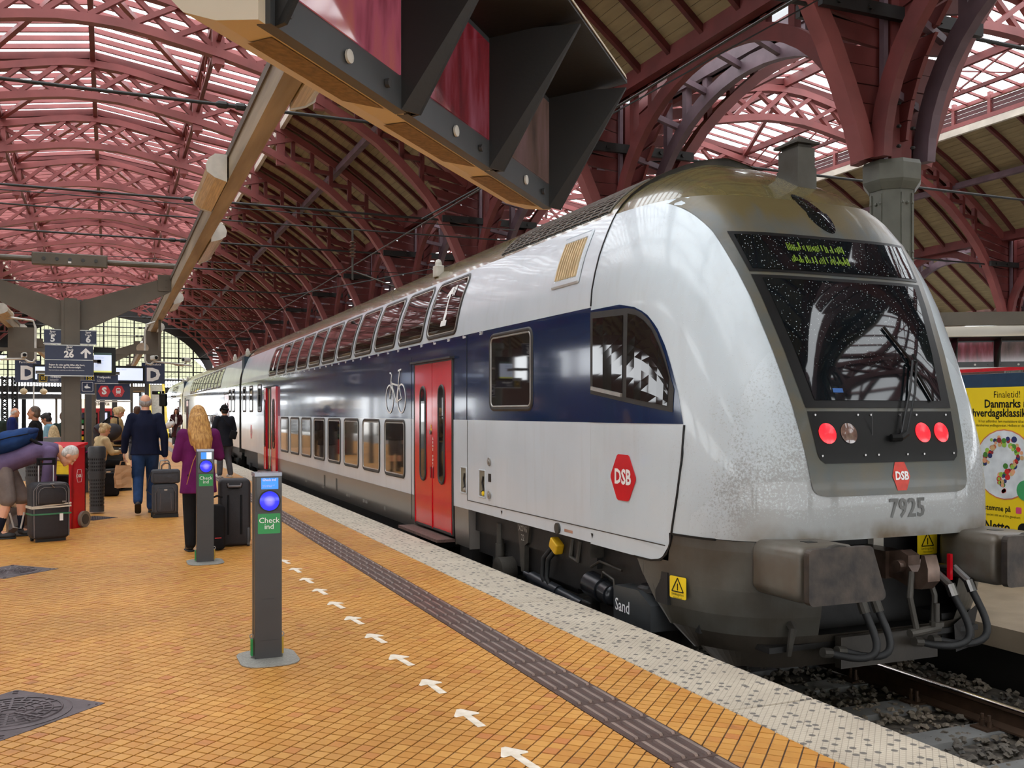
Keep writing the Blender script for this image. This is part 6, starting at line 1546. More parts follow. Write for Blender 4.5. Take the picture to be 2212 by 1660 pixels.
# ---- cast iron covers set in the paving
M['iron_cover'] = pm('cast_iron_cover', (92, 82, 84), .5, .35, .2, 8, .15, 60)
def cover(x, y, s, lab, fancy=True):
    t = thing('manhole_cover', lab, 'manhole cover', (x, y, 0), 'iron covers in the paving', R(45))
    def B(nm, mb, par=t): return mb.build(nm, M['iron_cover'], par, world=False)
    m = MB(); h = s/2; m.bb(-h, h, -h, h, -.005, .0025); f = B('frame', m)
    if fancy:
        r0 = h*.93
        m = MB(); m.lathe([(r0, .0025), (r0, .006), (r0*.96, .008), (.001, .008)], (0, 0, 0), 48); B('lid', m)
        m = MB(); n = 16
        for r in (.14, .27, .41, .55, .69, .84):
            q = [(r0*r*math.cos(2*math.pi*k/36), r0*r*math.sin(2*math.pi*k/36), .009) for k in range(37)]; m.sweep(q, .012, .006, (0, 0, 1)) if False else m.tube(q, .006, 5)
        for k in range(24):
            a = 2*math.pi*k/24; r1, r2 = (.16, .84) if k % 3 == 0 else (.42, .68) if k % 3 == 1 else (.56, .82)
            m.beam((r0*r1*math.cos(a), r0*r1*math.sin(a), .009), (r0*r2*math.cos(a), r0*r2*math.sin(a), .009), .014, .008)
        B('cast_pattern', m)
        m = MB()
        for sx in (-1, 1):
            for sy in (-1, 1):
                for e in (.80, .88): m.beam((sx*h*e, sy*h*(e+.06), .004), (sx*h*(e+.06), sy*h*e, .004), .012, .006)
        B('corner_ribs', m)
    else:
        m = MB()
        for k in range(-6, 7):
            m.beam((k*h/7, -h*.9, .004), (k*h/7, h*.9, .004), .012, .006); m.beam((-h*.9, k*h/7, .004), (h*.9, k*h/7, .004), .012, .006)
        B('cast_pattern', m)
cover(-.475, 5.572, .645, 'large round cast iron manhole cover at the bottom left corner'); cover(-.90, 10.55, .62, 'round iron manhole cover at the left edge, farther from the camera'); cover(-.2, 15.4, .46, 'small grey iron grid cover beside the newspaper stand', False)

# ---- newspaper stand, bins
def stand():
    ang = math.atan2(.153, .22); t = thing('newspaper_stand', 'red wheeled newspaper stand with sloping lid and white logo beside the bending man', 'newspaper stand', (-.444, 14.11, 0), None, -ang)
    # local: x to the left is -, front face along y=0 from x=-.46..0, depth to +y
    def B(nm, mt, mb, par=t, **k): return mb.build(nm, mt, par, world=False, **k)
    red = M['red']; w, d, h = .46, .27, 1.08
    m = MB(); m.bb(-.03, 0, 0, d, 0, h); side_ = B('side_panel', red, m)
    m = MB(); m.bb(-w, -w+.03, 0, d, 0, h); B('side_panel', red, m)
    m = MB(); m.bb(-w, 0, 0, .02, 0, .45); m.bb(-w, -w+.06, 0, .02, .45, h); m.bb(-.06, 0, 0, .02, .45, h); B('front_panel', red, m)
    m = MB(); m.bb(-w, 0, d-.02, d, 0, h); B('back_panel', M['black_paint'], m)
    m = MB(); m.add([(-w-.02, -.03, 1.05), (.02, -.03, 1.05), (.02, d+.02, 1.12), (-w-.02, d+.02, 1.12), (-w-.02, -.03, 1.09), (.02, -.03, 1.09), (.02, d+.02, 1.15), (-w-.02, d+.02, 1.15)], [(3,2,1,0),(4,5,6,7),(0,1,5,4),(1,2,6,5),(2,3,7,6),(3,0,4,7)]); lid = B('lid', red, m)
    m = MB(); m.bb(-w+.03, -.03, .02, d-.02, .7, .72); B('shelf', M['black_paint'], m)
    m = MB(); m.cyl((.005, d*.75, .11), (.045, d*.75, .11), .11, 24); wh = B('wheel', pm('wheel_tyre_grey', (128, 120, 110), .6), m, smooth=40)
    m = MB(); m.cyl((.03, d*.75, .11), (.05, d*.75, .11), .07, 20); B('wheel_hub', M['dark_grey'], m, wh)
    m = MB(); Pk = [(-.035, .085), (.035, .085), (.06, 0), (.035, -.085), (-.035, -.085), (-.06, 0), (-.035, .085)]
    m.sweep([(.002, d*.5+a, .70+b) for a, b in Pk], .003, .005, (1, 0, 0)); lg = B('logo_outline', W_, m, side_)
    cu = text('logo_lettering', 'DSB', .055, (0, 0, 0), (0, 1, 0), (0, 0, 1), W_, lg, bold=.03, depth=.003); cu.location = (0, 0, 0); cu.data.transform(Matrix.Translation(Vector((.001, d*.5, .70))+Vector((.444, -14.11, 0)))); cu.data.transform(Matrix.Translation(Vector((-.444+0, 14.11, 0)))) if False else None
    return t, w, d
st, w_, d_ = stand()
# lettering objects built in world terms are re-seated in the stand's own frame
for o in list(st.children_recursive):
    if o.name.startswith('logo_lettering'):
        c = sum((Vector(v.co) for v in o.data.vertices), Vector())/len(o.data.vertices); o.data.transform(Matrix.Translation(Vector((.003, d_*.5, .70))-c))
def loose(nm, lab, cat, mt, mb, loc, rotz=0, grp=None, smooth=None):
    o = mb.build(nm, mt, None, smooth=smooth); o.location = loc; o.rotation_euler = (0, 0, rotz); return tag(o, lab, cat, grp)
ca, sa = math.cos(-math.atan2(.153, .22)), math.sin(-math.atan2(.153, .22))
def inst_pt(a, b): return (-.444+a*ca-b*sa, 14.11+a*sa+b*ca)
for k in range(6):
    m = MB(); m.bb(-.14, .14, -.08, .08, 0, .028); x, y = inst_pt(-.23+.004*(k % 2), .12); loose('newspaper', 'yellow newspaper in the stack inside the red stand, number %s from below' % ORD[k], 'newspaper', pm('yellow_newsprint', (232, 198, 40), .7) if k == 0 else bpy.data.materials['yellow_newsprint'], m, (x, y, .722+.029*k), -math.atan2(.153, .22)+.02*(k % 3), 'stack of yellow newspapers')
m = MB(); m.cyl((-.17, 0, 0), (.17, 0, 0), .045, 16); x, y = inst_pt(-.22, .10); loose('rolled_magazine', 'white rolled magazine lying on the yellow newspapers', 'magazine', pm('printed_paper', (224, 220, 226), .5, 0, .35, 14, col2=(170, 110, 120)), m, (x, y, .722+.174+.046), -math.atan2(.153, .22), None, 40)
def bin_(x, y, lab):
    t = thing('litter_bin', lab, 'litter bin', (x, y, 0), 'perforated litter bins')
    def shell(z0, z1, r0, r1, nm):
        n, q = 26, max(3, int((z1-z0)/.05)); m = MB()
        for i in range(q):
            for k in range(n):
                a0, a1 = 2*math.pi*k/n, 2*math.pi*(k+1)/n; za, zb = z0+(z1-z0)*i/q, z0+(z1-z0)*(i+1)/q; ra, rb_ = r0+(r1-r0)*i/q, r0+(r1-r0)*(i+1)/q
                am, an = a0+(a1-a0)*.24, a1-(a1-a0)*.24; zm, zn = za+(zb-za)*.25, zb-(zb-za)*.25
                P = lambda a, z, r: (x+r*math.cos(a), y+r*math.sin(a), z)
                m.add([P(a0, za, ra), P(a1, za, ra), P(a1, zb, rb_), P(a0, zb, rb_), P(am, zm, ra), P(an, zm, ra), P(an, zn, rb_), P(am, zn, rb_)], [(0,1,5,4),(1,2,6,5),(2,3,7,6),(3,0,4,7)])
        return m.build(nm, M['dark_grey'], t)
    m = MB(); m.lathe([(.105, .02), (.105, .1), (.11, .1)], (x, y, 0), 26); m.lathe([(.12, .60), (.13, .60), (.13, .64), (.12, .64)], (x, y, 0), 26); m.lathe([(.125, .86), (.13, .86), (.13, 1.0), (.11, 1.03)], (x, y, 0), 26); m.lathe([(.116, .54), (.122, .54), (.122, .60), (.116, .60)], (x, y, 0), 26); m.build('bin_rim', M['dark_grey'], t, smooth=40)
    shell(.1, .54, .105, .116, 'lower_basket'); shell(.64, .86, .12, .125, 'upper_basket')
    m = MB(); m.lathe([(.095, .03), (.11, .85)], (x, y, 0), 20); m.build('bin_liner', M['black_paint'], t)
bin_(-.17, 16.2, 'tall perforated dark bin right of the red newspaper stand'); bin_(-.97, 15.3, 'perforated dark bin behind the bending man, left of the stand')
# low glass-and-metal windscreen wall of the bench
t = thing('bench_screen', 'low grey glass screen beside the post, in front of the blond child', 'screen wall', (-1.15, 18.9, 0))
m = MB(); m.bb(-2.0, -.74, 18.9, 18.93, .35, 1.11); m.build('glass_panel', pm('frosted_panel', (132, 138, 142), .35, 0, .08, 3), t)
for x in (-2.0, -1.25, -.76): m = MB(); m.bb(x-.025, x+.025, 18.88, 18.95, 0, 1.12); m.build('post', M['canopy'], t)
t = thing('bench', 'dark platform bench under the seated blonde woman', 'bench', (.05, 20.6, 0))
m = MB(); m.bb(-.5, .25, 20.4, 20.85, .40, .45); m.build('seat', M['dark_grey'], t); m = MB(); m.bb(-.5, .25, 20.85, 20.9, .45, .85); m.build('backrest', M['dark_grey'], t)
for x in (-.4, .15): m = MB(); m.bb(x-.03, x+.03, 20.45, 20.85, 0, .40); m.build('leg', M['dark_grey'], t)
# vending machine, shelter posts, train-board
t = thing('vending_machine', 'red vending machine with a white illuminated top sign', 'vending machine', (-.4, 35.9, 0))
m = MB(); m.bb(-.95, .12, 35.9, 36.7, 0, 1.86); m.build('cabinet', M['red'], t)
m = MB(); m.bb(-1.2, .2, 35.85, 36.7, 1.70, 2.02); sg = m.build('top_sign', pm('lit_sign_white', (250, 240, 222), .4, emit=.9), t)
text('lettering', 'selecta', .2, (-.25, 35.85, 1.86), *FRONT, pm('sign_letters', (120, 110, 90), .5), sg, bold=.02)
m = MB(); m.bb(-.9, -.35, 35.88, 35.9, .55, 1.55); m.build('display_glass', M['t_glass'], t)
for k in range(5):
    for c in range(4): m = MB(); m.bb(-.88+.13*c, -.79+.13*c, 35.87, 35.885, .62+.19*k, .74+.19*k); m.build('snack_pack', [M['yellow'], M['red'], M['white'], M['green'], M['navy_sign']][(k+c) % 5], t)
m = MB(); m.bb(-.3, .05, 35.88, 35.9, .5, 1.6); m.build('control_panel', M['black_paint'], t); m = MB(); m.bb(-.18, -.05, 35.87, 35.88, 1.3, 1.55); m.build('price_screen', M['screen_white'], t)
for x, y, lab in ((-.15, 26.5, 'grey shelter post left of the vending machine'), (.14, 29, 'slim grey shelter post in front of the vending machine'), (1.02, 30, 'dark square post right of the S-train sign'), (-.42, 24, 'grey shelter post close behind the canopy post')):
    m = MB(); m.bb(-.06, .06, -.06, .06, 0, 2.6); loose('shelter_post', lab, 'post', M['dark_grey'], m, (x, y, 0))
t = thing('shelter', 'glazed waiting shelter with grey frame behind the people, right of the vending machine', 'shelter', (.6, 38, 0))
m = MB(); m.bb(.2, 1.3, 37.4, 40.5, 2.35, 2.5); m.build('shelter_roof', M['canopy'], t)
for x in (.25, .75, 1.25): m = MB(); m.bb(x-.04, x+.04, 37.4, 37.48, 0, 2.35); m.build('shelter_frame', M['canopy'], t)
for x in (.5, 1.0): m = MB(); m.bb(x-.2, x+.2, 37.43, 37.44, .2, 2.3); m.build('shelter_pane', M['sky_glass'], t)
# the stairs with yellow stringers far down the platform
t = thing('staircase', 'distant staircase with yellow edges and grey steps beside the train', 'stairs', (2.95, 62, 0))
for k in range(20): m = MB(); m.bb(2.45, 3.25, 62+.28*k, 62.3+.28*k, .17*k, .17*(k+1)); m.build('step', M['lamp_white'], t)
for x in (2.4, 3.3): m = MB(); m.add([(x+e, y, z) for e in (-.07, .07) for y, z in ((61.9, -.0), (61.9, .3), (67.6, 3.75), (67.6, 3.3))], [(0,1,2,3),(7,6,5,4),(0,4,5,1),(1,5,6,2),(2,6,7,3),(3,7,4,0)]); m.build('stringer', M['yellow'], t)
t = thing('signal', 'small black platform signal with a green light above the stairs', 'signal', (1.9, 40, 2.5))
m = MB(); m.rbox((1.96, 40, 2.05), (.3, .2, .5), .08); m.build('signal_head', M['black_paint'], t); m = MB(); m.rbox((1.72, 40, 2.33), (.34, .16, .14), .05); m.cyl((1.96, 40.05, 0), (1.96, 40.05, 2.4), .05, 8); m.build('signal_arm', M['black_paint'], t); m = MB(); m.ell((1.80, 39.91, 2.33), (.03, .02, .03)); m.build('green_lamp', pm('green_lamp', (180, 255, 120), .3, emit=2), t)
# ---- advertising panel on the low platform beyond the train
PX = 9.0
t = thing('poster_board', 'yellow poster board with a plate of food beyond the train, right edge', 'poster board', (PX, 7.45, -.24))
m = MB(); m.bb(PX, PX+.12, 6.75, 8.22, .02, 1.98); m.build('board_frame', pm('poster_frame', (40, 62, 84), .4), t); m = MB(); m.bb(PX-.006, PX, 6.8, 8.18, .1, 1.83); pp = m.build('poster_sheet', pm('poster_yellow', (238, 204, 14), .5, 0, .03, 2), t)
for y in (6.9, 8.05): m = MB(); m.bb(PX+.02, PX+.1, y-.04, y+.04, -.24, .02); m.build('foot', M['dark_grey'], t)
BLK = M['black_paint']
def ptext(s, sz, y, z, bold=0.0, al='LEFT', sq=.9): return text('lettering', s, sz, (PX-.006, y, z), *SIDE, BLK, pp, align=al, bold=bold, squeeze=sq)
ptext('Finaletid!', .105, 7.74, 1.745, -.004); ptext('Danmarks nye', .125, 7.86, 1.645, .025); ptext('hverdagsklassiker', .125, 8.02, 1.545, .025)
ptext('Vi har udfordret fem madelskere til at finde', .042, 7.94, 1.455); ptext('danskernes yndlingsretter. Hvilken er din?', .042, 7.97, 1.41)
ptext('Giv din stemme på', .085, 8.10, .50, .02); ptext('Deltag i konkurrencen om et af tre gavekort', .042, 8.08, .425); ptext('Netto', .15, 7.86, .30, .03)
def disc(nm, y, z, r, mt, off, par=None, ry=None):
    m = MB(); n = 24; ry = ry or r; m.prism([(r*math.cos(2*math.pi*k/n), ry*math.sin(2*math.pi*k/n)) for k in range(n)], (PX-.006-off, y, z), *SIDE, .002); return m.build(nm, mt, par or pp)
disc('plate_print', 7.60, .985, .385, pm('plate_rim', (206, 120, 80), .5), .003); disc('plate_print', 7.60, .985, .372, pm('plate_white', (214, 218, 220), .5), .004)
rf = random.Random(9); foods = [pm('food_red', (204, 44, 36), .5), pm('food_green', (70, 128, 44), .5), pm('food_pink', (224, 160, 120), .5), pm('food_maroon', (140, 34, 40), .5), pm('food_lime', (150, 186, 70), .5), pm('food_blue', (40, 50, 100), .5), pm('food_tan', (208, 170, 116), .5)]
qm = [(.26, .02), (.24, .09), (.2, .15), (.13, .2), (.05, .235), (-.03, .24), (-.11, .215), (-.17, .16), (-.2, .09), (-.19, .01), (-.14, -.05), (-.07, -.08), (-.01, -.12), (.03, -.18), (.03, -.22)]
k = 0
for a, b in qm:
    for j in range(6):
        disc('food_print', 7.60-(-a*.0)+a*.9+rf.uniform(-.045, .045), .985+b+.02+rf.uniform(-.045, .045), rf.uniform(.016, .034), foods[(k*3+j) % 7], .005+.0003*(k % 9)); k += 1
for j in range(4): disc('food_print', 7.60+rf.uniform(-.02, .05), .70+rf.uniform(-.015, .015), .02, foods[j % 2*0], .008)
disc('badge_print', 7.33, .72, .11, pm('badge_green', (60, 150, 90), .5), .009)
m = MB(); m.prism(rrect(.07, .07, .015), (PX-.008, 7.42, .5), *SIDE, .002); m.build('badge_print', pm('badge_pink', (214, 70, 120), .5), pp); 
m = MB(); m.cyl((PX-.009, 7.36, .30), (PX-.007, 7.36, .30), .07, 20); m.build('badge_print', BLK, pp)
# ---- third platform in the next hall: low slab, canopy beam, kiosk front with a red band
s_ = struct('floor_far_platform'); m = MB(); m.bb(18.9, 27, -8, 112, -1, 0); m.build('platform_bed', M['slab2'], s_)
t = thing('bracket_beam', 'brown grey beam above the far monitors at the right edge', 'beam', (13, 10.6, 2.85))
m = MB(); m.beam((11.45, 11.33, 2.99), (15.2, 9.30, 2.99), .16, .2); m.build('casing', M['canopy'], t); m = MB(); m.bb(15.1, 15.3, 9.2, 9.4, -.24, 3.06); m.build('post', M['canopy'], t)
t = thing('kiosk', 'kiosk front with a red and white band far right behind the poster', 'kiosk', (23, 20, 0))
m = MB(); m.bb(22.2, 25, 15.5, 24, 0, 2.35); m.build('kiosk_wall', M['dark_grey'], t); m = MB(); m.bb(22.0, 22.2, 15.5, 24, 2.76, 2.86); m.build('fascia_white', M['white'], t); m = MB(); m.bb(22.0, 22.2, 15.5, 24, 2.67, 2.76); m.build('fascia_red', M['red'], t); m = MB(); m.bb(21.7, 22.2, 15.3, 24.2, 2.53, 2.59); m.build('awning_edge', M['lamp_white'], t); m = MB(); m.bb(22.1, 22.2, 16, 23.5, 1.3, 2.3); m.build('kiosk_window', pm('kiosk_window', (40, 80, 66), .2), t)
# ---- far left, in the daylight under the gallery: white train, lattice posts, lamps
t = thing('white_train', 'white train standing in daylight beyond the far left end of the hall', 'train', (-14, 84, 0))
m = MB(); m.rbox((-12, 112, 1.05), (3, 52, 2.9), .5, axis=1); m.build('body', pm('white_train_paint', (236, 238, 240), .35), t, smooth=40)
for k in range(10): m = MB(); m.bb(-10.49, -10.46, 88+4.6*k, 91.2+4.6*k, 1.0, 1.9); m.build('window', M['dark_grey'], t)
for x, y in ((-6.98, 78.8), (-6.35, 79.2)):
    t = thing('lattice_post', '%s black lattice post at the far left, in front of the daylight' % ('left' if x < -6.5 else 'right'), 'post', (x, y, 0), 'lattice posts at the far left')
    for e in (-.17, .17): m = MB(); m.bb(x+e-.06, x+e+.06, y-.1, y+.1, 0, 4.2); m.build('flange', M['black_iron'], t)
    m = MB()
    for k in range(14): m.beam((x-.17, y, .1+.29*k), (x+.17, y, .39+.29*k), .05, .09); m.beam((x+.17, y, .1+.29*k), (x-.17, y, .39+.29*k), .05, .09)
    m.build('lacing', M['black_iron'], t)
t = thing('street_lamp', 'double globe street lamp in the daylight far behind the left group', 'lamp', (-6.2, 96, 0)); m = MB(); m.cyl((-6.2, 96, 0), (-6.2, 96, 4.0), .06, 8); m.tube([(-7.0, 96, 3.6), (-6.9, 96, 4.0), (-6.2, 96, 4.1), (-5.5, 96, 4.0), (-5.4, 96, 3.6)], .04, 6); m.build('lamp_pole', M['lamp_white'], t)
for x in (-7.0, -5.4): m = MB(); m.ell((x, 96, 3.45), (.32, .32, .28)); m.build('lamp_globe', M['lamp_glass'], t)
t = thing('platform_canopy', 'flat grey canopy roof in daylight beyond the far left end', 'canopy', (-7, 104, 0)); m = MB(); m.bb(-11, -3, 100, 110, 2.9, 3.3); m.build('canopy_roof', M['dark_grey'], t)
for x in (-8, -4.6): m = MB(); m.bb(x-.1, x+.1, 101, 101.2, 0, 2.9); m.build('post', M['canopy'], t)
# ---- overhead wires
t = thing('insulator', 'brown ribbed insulator hanging from the overhead wire beyond the beam', 'insulator', (4.0, 16.77, 4.4))
m = MB(); m.cyl((3.97, 16.77, 4.78), (3.97, 16.77, 3.9), .018, 8); m.build('hanger_rod', M['t_under2'], t)
for k in range(5): m = MB(); m.lathe([(.02, 0), (.055, .015), (.055, .025), (.02, .04)], (3.97, 16.77, 4.3+.06*k), 14); m.build('shed', pm('insulator_brown', (96, 70, 52), .3) if 'insulator_brown' not in bpy.data.materials else bpy.data.materials['insulator_brown'], t)
m = MB(); m.tube([(3.97, 16.77, 4.05), (4.2, 16.6, 3.95), (4.6, 16.3, 3.75)], .015, 6); m.build('stay', M['t_under2'], t)
def wire(p, q, r, lab, sag=.0):
    m = MB(); p, q = Vector(p), Vector(q); m.tube([p.lerp(q, i/8)-Vector((0, 0, sag*math.sin(math.pi*i/8))) for i in range(9)], r, 6); o = m.build('overhead_wire', M['black_iron']); tag(o, lab, 'wire', 'overhead wires')
wire((-11.9, 16.8, 4.86), (11.0, 16.8, 4.82), .014, 'cross wire carrying the brown insulator', .05)
wire((4.9, 1, 4.75), (4.9, 108, 4.75), .012, 'contact wire along the track just above the train roof')
wire((11.0, 24.3, 6.1), (5.0, 31, 5.2), .016, 'slanting stay wire from the third column towards the train')
wire((-11.9, 26, 6.9), (11, 26, 6.9), .014, 'thin cross wire in front of the dark arches'); wire((-11.9, 33, 6.5), (11, 33, 6.5), .014, 'second thin cross wire farther back')
wire((10.9, 11.2, 8.4), (3.5, 11.2, 3.9), .012, 'slanting wire crossing in front of the nearest column')
# ================================================================ people
M['skin'] = pm('skin', (222, 164, 134), .5, 0, .06, 8); M['skin2'] = pm('skin_tan', (190, 134, 104), .5, 0, .06, 8)
def cloth(name, col, var=.14, b=.35, sc=9): return pm(name, col, .85, 0, var, 7, b, sc, spec=.2)
M['c_navy'] = cloth('navy_jacket', (20, 26, 50)); M['c_jeans'] = cloth('blue_jeans', (38, 62, 100), .22); M['c_purple'] = cloth('purple_jacket', (98, 26, 84)); M['c_black'] = cloth('black_cloth', (24, 23, 25)); M['c_charcoal'] = cloth('charcoal_cloth', (34, 36, 44)); M['c_grey'] = cloth('grey_trousers', (84, 86, 92))
M['c_khaki'] = cloth('khaki_jacket', (166, 138, 94)); M['c_brown'] = cloth('brown_leather_coat', (66, 34, 34)); M['c_white'] = cloth('white_top', (226, 222, 216)); M['c_beige'] = cloth('beige_coat', (212, 186, 142)); M['c_plum'] = cloth('plum_anorak', (98, 82, 112)); M['c_short'] = cloth('grey_brown_shorts', (118, 108, 104)); M['c_sock'] = cloth('dark_sock', (24, 26, 40))
M['c_blazer'] = cloth('blue_blazer', (22, 34, 92)); M['c_sky'] = cloth('pale_blue_hoodie', (130, 172, 190)); M['c_green'] = cloth('dark_green_coat', (46, 58, 52)); M['c_pink'] = cloth('pink_top', (226, 150, 160)); M['shoe_b'] = pm('black_shoe', (28, 26, 26), .5); M['shoe_w'] = pm('white_shoe', (224, 222, 220), .6); M['shoe_br'] = pm('brown_shoe', (84, 66, 52), .6)
def hairm(name, c1, c2): return pm(name, c1, .5, 0, .1, 26, .5, 60, col2=c2, stretch=(3, 3, .35))
M['h_blond'] = hairm('blond_hair', (216, 168, 96), (146, 96, 44)); M['h_pale'] = hairm('pale_blond_hair', (232, 206, 158), (176, 140, 92)); M['h_grey'] = hairm('grey_hair', (172, 166, 162), (112, 104, 100)); M['h_white'] = hairm('white_hair', (224, 220, 214), (170, 164, 156)); M['h_dark'] = hairm('dark_hair', (44, 36, 34), (22, 18, 18)); M['h_brown'] = hairm('brown_hair', (106, 72, 50), (62, 42, 30)); M['h_short'] = hairm('cropped_grey_brown_hair', (112, 92, 76), (70, 58, 50))
M['eye'] = pm('eye_dark', (30, 22, 20), .3); M['lip'] = pm('lips', (170, 84, 78), .5)

def remesh(mb, name, mat, parent, vox=.012, it=4, fac=.5):
    me = mb.mesh(name); tmp = bpy.data.objects.new(name, me); C.objects.link(tmp)
    r = tmp.modifiers.new('r', 'REMESH'); r.mode = 'VOXEL'; r.voxel_size = vox; r.use_smooth_shade = True
    s = tmp.modifiers.new('s', 'SMOOTH'); s.factor = fac; s.iterations = it
    dg = bpy.context.evaluated_depsgraph_get(); out = bpy.data.meshes.new_from_object(tmp.evaluated_get(dg))
    bpy.data.objects.remove(tmp); bpy.data.meshes.remove(me); out.name = name; out.materials.clear(); out.materials.append(mat)
    o = bpy.data.objects.new(name, out); C.objects.link(o); o.parent = parent; return o

BASE = dict(pelvis=(0, 0, .95), chest=(0, .0, 1.30), neck=(0, -.01, 1.47), head=(0, .02, 1.63), shL=(-.18, -.01, 1.41), shR=(.18, -.01, 1.41), elL=(-.235, -.03, 1.13), elR=(.235, -.03, 1.13), wrL=(-.24, .05, .88), wrR=(.24, .05, .88),
            hipL=(-.09, 0, .92), hipR=(.09, 0, .92), knL=(-.1, .02, .5), knR=(.1, .02, .5), anL=(-.1, -.03, .085), anR=(.1, -.03, .085))
def person(label, loc, rotz, H, pose=None, top='c_navy', hem=.80, legs='c_jeans', shoes='shoe_b', hair=('short', 'h_grey'), skin='skin', yaw=0, pitch=0, shorts=False, long=None, inner=None, width=1.0, vox=.009, fitted=False, flat=None, bell=0.0, sit=False):
    k = H/1.75; P = {a: Vector(b) for a, b in {**BASE, **(pose or {})}.items()}
    t = thing('person', label, 'person', loc, None, R(rotz)); t.scale = (k, k, k)
    Hm = Matrix.Rotation(R(yaw), 3, 'Z') @ Matrix.Rotation(R(pitch), 3, 'X')
    hc = P['head']; hp = lambda v: hc+Hm @ Vector(v)
    right = (P['shR']-P['shL']).normalized()
    # --- one continuous body: head, neck, trunk, arms, hands with fingers, legs
    b = MB()
    b.ell(hp((0, -.008, .02)), (.076, .094, .10), Hm, 18, 12); b.ell(hp((0, .022, -.045)), (.058, .068, .078), Hm, 14, 10); b.ell(hp((0, .072, -.095)), (.028, .024, .024), Hm, 8, 6)
    b.cap(hp((0, .088, .012)), hp((0, .108, -.022)), .009, .015, 8); b.ell(hp((0, .082, -.055)), (.026, .014, .012), Hm, 8, 6); b.ell(hp((0, .08, .03)), (.05, .016, .014), Hm, 8, 6)
    for s in (-1, 1): b.ell(hp((s*.077, -.005, -.012)), (.012, .024, .034), Hm, 8, 6); b.ell(hp((s*.036, .066, -.03)), (.024, .022, .02), Hm, 8, 6)
    b.cap(P['neck']+(P['neck']-P['chest'])*.1, hp((0, -.02, -.06)), .058, .056, 12)
    b.etube([P['pelvis'], P['chest'], P['neck']], [.10*width, .11*width, .06], [.07, .08, .05], right, 12)
    for S in 'LR':
        sg = -1 if S == 'L' else 1
        b.cap(P['sh'+S]+(P['chest']-P['sh'+S])*.3, P['sh'+S], .05, .045, 8); b.cap(P['sh'+S], P['el'+S], .044, .036, 10); b.cap(P['el'+S], P['wr'+S], .036, .026, 10)
        d = (P['wr'+S]-P['el'+S]).normalized(); side = right*sg
        f = d.cross(side).normalized(); side = f.cross(d).normalized()
        pc = P['wr'+S]+d*.055
        rot = Matrix((f, side, d)).transposed(); b.ell(pc, (.04, .018, .052), rot, 12, 8)
        curl = -side
        for q, (off, ln) in enumerate(((-.03, .062), (-.01, .072), (.01, .068), (.029, .054))):
            p0 = P['wr'+S]+d*.095+f*off; p1 = p0+d*ln*.5+curl*.008; p2 = p1+d*ln*.36+curl*ln*.45; p3 = p2+curl*ln*.3+d*.004
            b.cap(p0-d*.02, p1, .0098, .009, 6); b.cap(p1, p2, .009, .0085, 6); b.cap(p2, p3, .0085, .0075, 6)
        th = P['wr'+S]+d*.03-f*.034; b.cap(th, th+d*.035-f*.02+curl*.01, .0125, .0105, 6); b.cap(th+d*.035-f*.02+curl*.01, th+d*.062-f*.018+curl*.022, .0105, .009, 6)
        b.cap(P['pelvis'], P['hip'+S], .07, .065, 8); b.cap(P['hip'+S], P['kn'+S], .06 if not shorts else .075, .052 if shorts else .045, 10)
        an = P['an'+S]; kn = P['kn'+S]
        b.cap(kn, kn+(an-kn)*.32, .05 if shorts else .042, .056 if shorts else .042, 10); b.cap(kn+(an-kn)*.32, an, .055 if shorts else .04, .034, 10)
        b.cap(an, an+Vector((0, .1, -.035)), .034, .028, 8)
    remesh(b, 'body', M[skin], t, vox, 2, .45)
    for s in (-1, 1):
        e = MB(); e.ell(hp((s*.032, .079, .008)), (.013, .008, .006), Hm, 8, 6); e.build('eye', M['eye'], t, world=False)
        e = MB(); e.beam(hp((s*.018, .088, .034)), hp((s*.05, .078, .034)), .008, .007); e.build('eyebrow', M[hair[1]], t, world=False)
    e = MB(); e.ell(hp((0, .092, -.060)), (.022, .006, .006), Hm, 8, 6); e.build('mouth', M['lip'], t, world=False)
    # --- hair
    st, hm = hair; h = MB()
    if st in ('short', 'long', 'bun', 'cropped', 'tail'):
        g = 0 if st == 'cropped' else .006
        h.ell(hp((0, -.024, .034)), (.081+g, .096+g, .098+g), Hm, 18, 12); h.ell(hp((0, -.045, -.02)), (.079+g, .07+g, .085), Hm, 16, 10)
        if st != 'cropped': h.ell(hp((0, .035, .085)), (.065, .05, .042), Hm, 12, 8)
    if st == 'bald':
        h.ell(hp((0, -.045, -.01)), (.083, .062, .062), Hm, 16, 10)
        for s in (-1, 1): h.ell(hp((s*.072, -.01, .02)), (.016, .05, .04), Hm, 10, 8)
    if st == 'thin':
        h.ell(hp((0, -.03, .036)), (.082, .092, .096), Hm, 18, 12); h.ell(hp((0, -.05, -.02)), (.08, .062, .07), Hm, 16, 10)
    if st == 'bun': h.ell(hp((0, -.115, .06)), (.045, .04, .045), Hm, 12, 8)
    if st == 'tail': h.ell(hp((0, -.12, .0)), (.04, .045, .06), Hm, 12, 8)
    if st == 'long':
        L_ = long or .34; up = Vector((0, 0, 1))
        pts = [hp((0, -.055, .06)), hp((0, -.085, -.03)), P['neck']+Vector((0, -.10, -.02)), P['neck']+Vector((.01, -.135, -.12)), P['neck']+Vector((.02, -.13, -L_+.08)), P['neck']+Vector((.03, -.12, -L_))]
        h.etube(pts, [.07, .10, .125, .13, .10, .035], [.05, .06, .06, .055, .045, .02], right, 16)
        for s in (-1, 1): h.etube([hp((s*.05, .0, .07)), hp((s*.082, -.02, -.03)), P['neck']+Vector((s*.105, -.06, -.04)), P['neck']+Vector((s*.10, -.085, -.2))], [.035, .035, .04, .02], [.06, .06, .05, .02], right, 10)
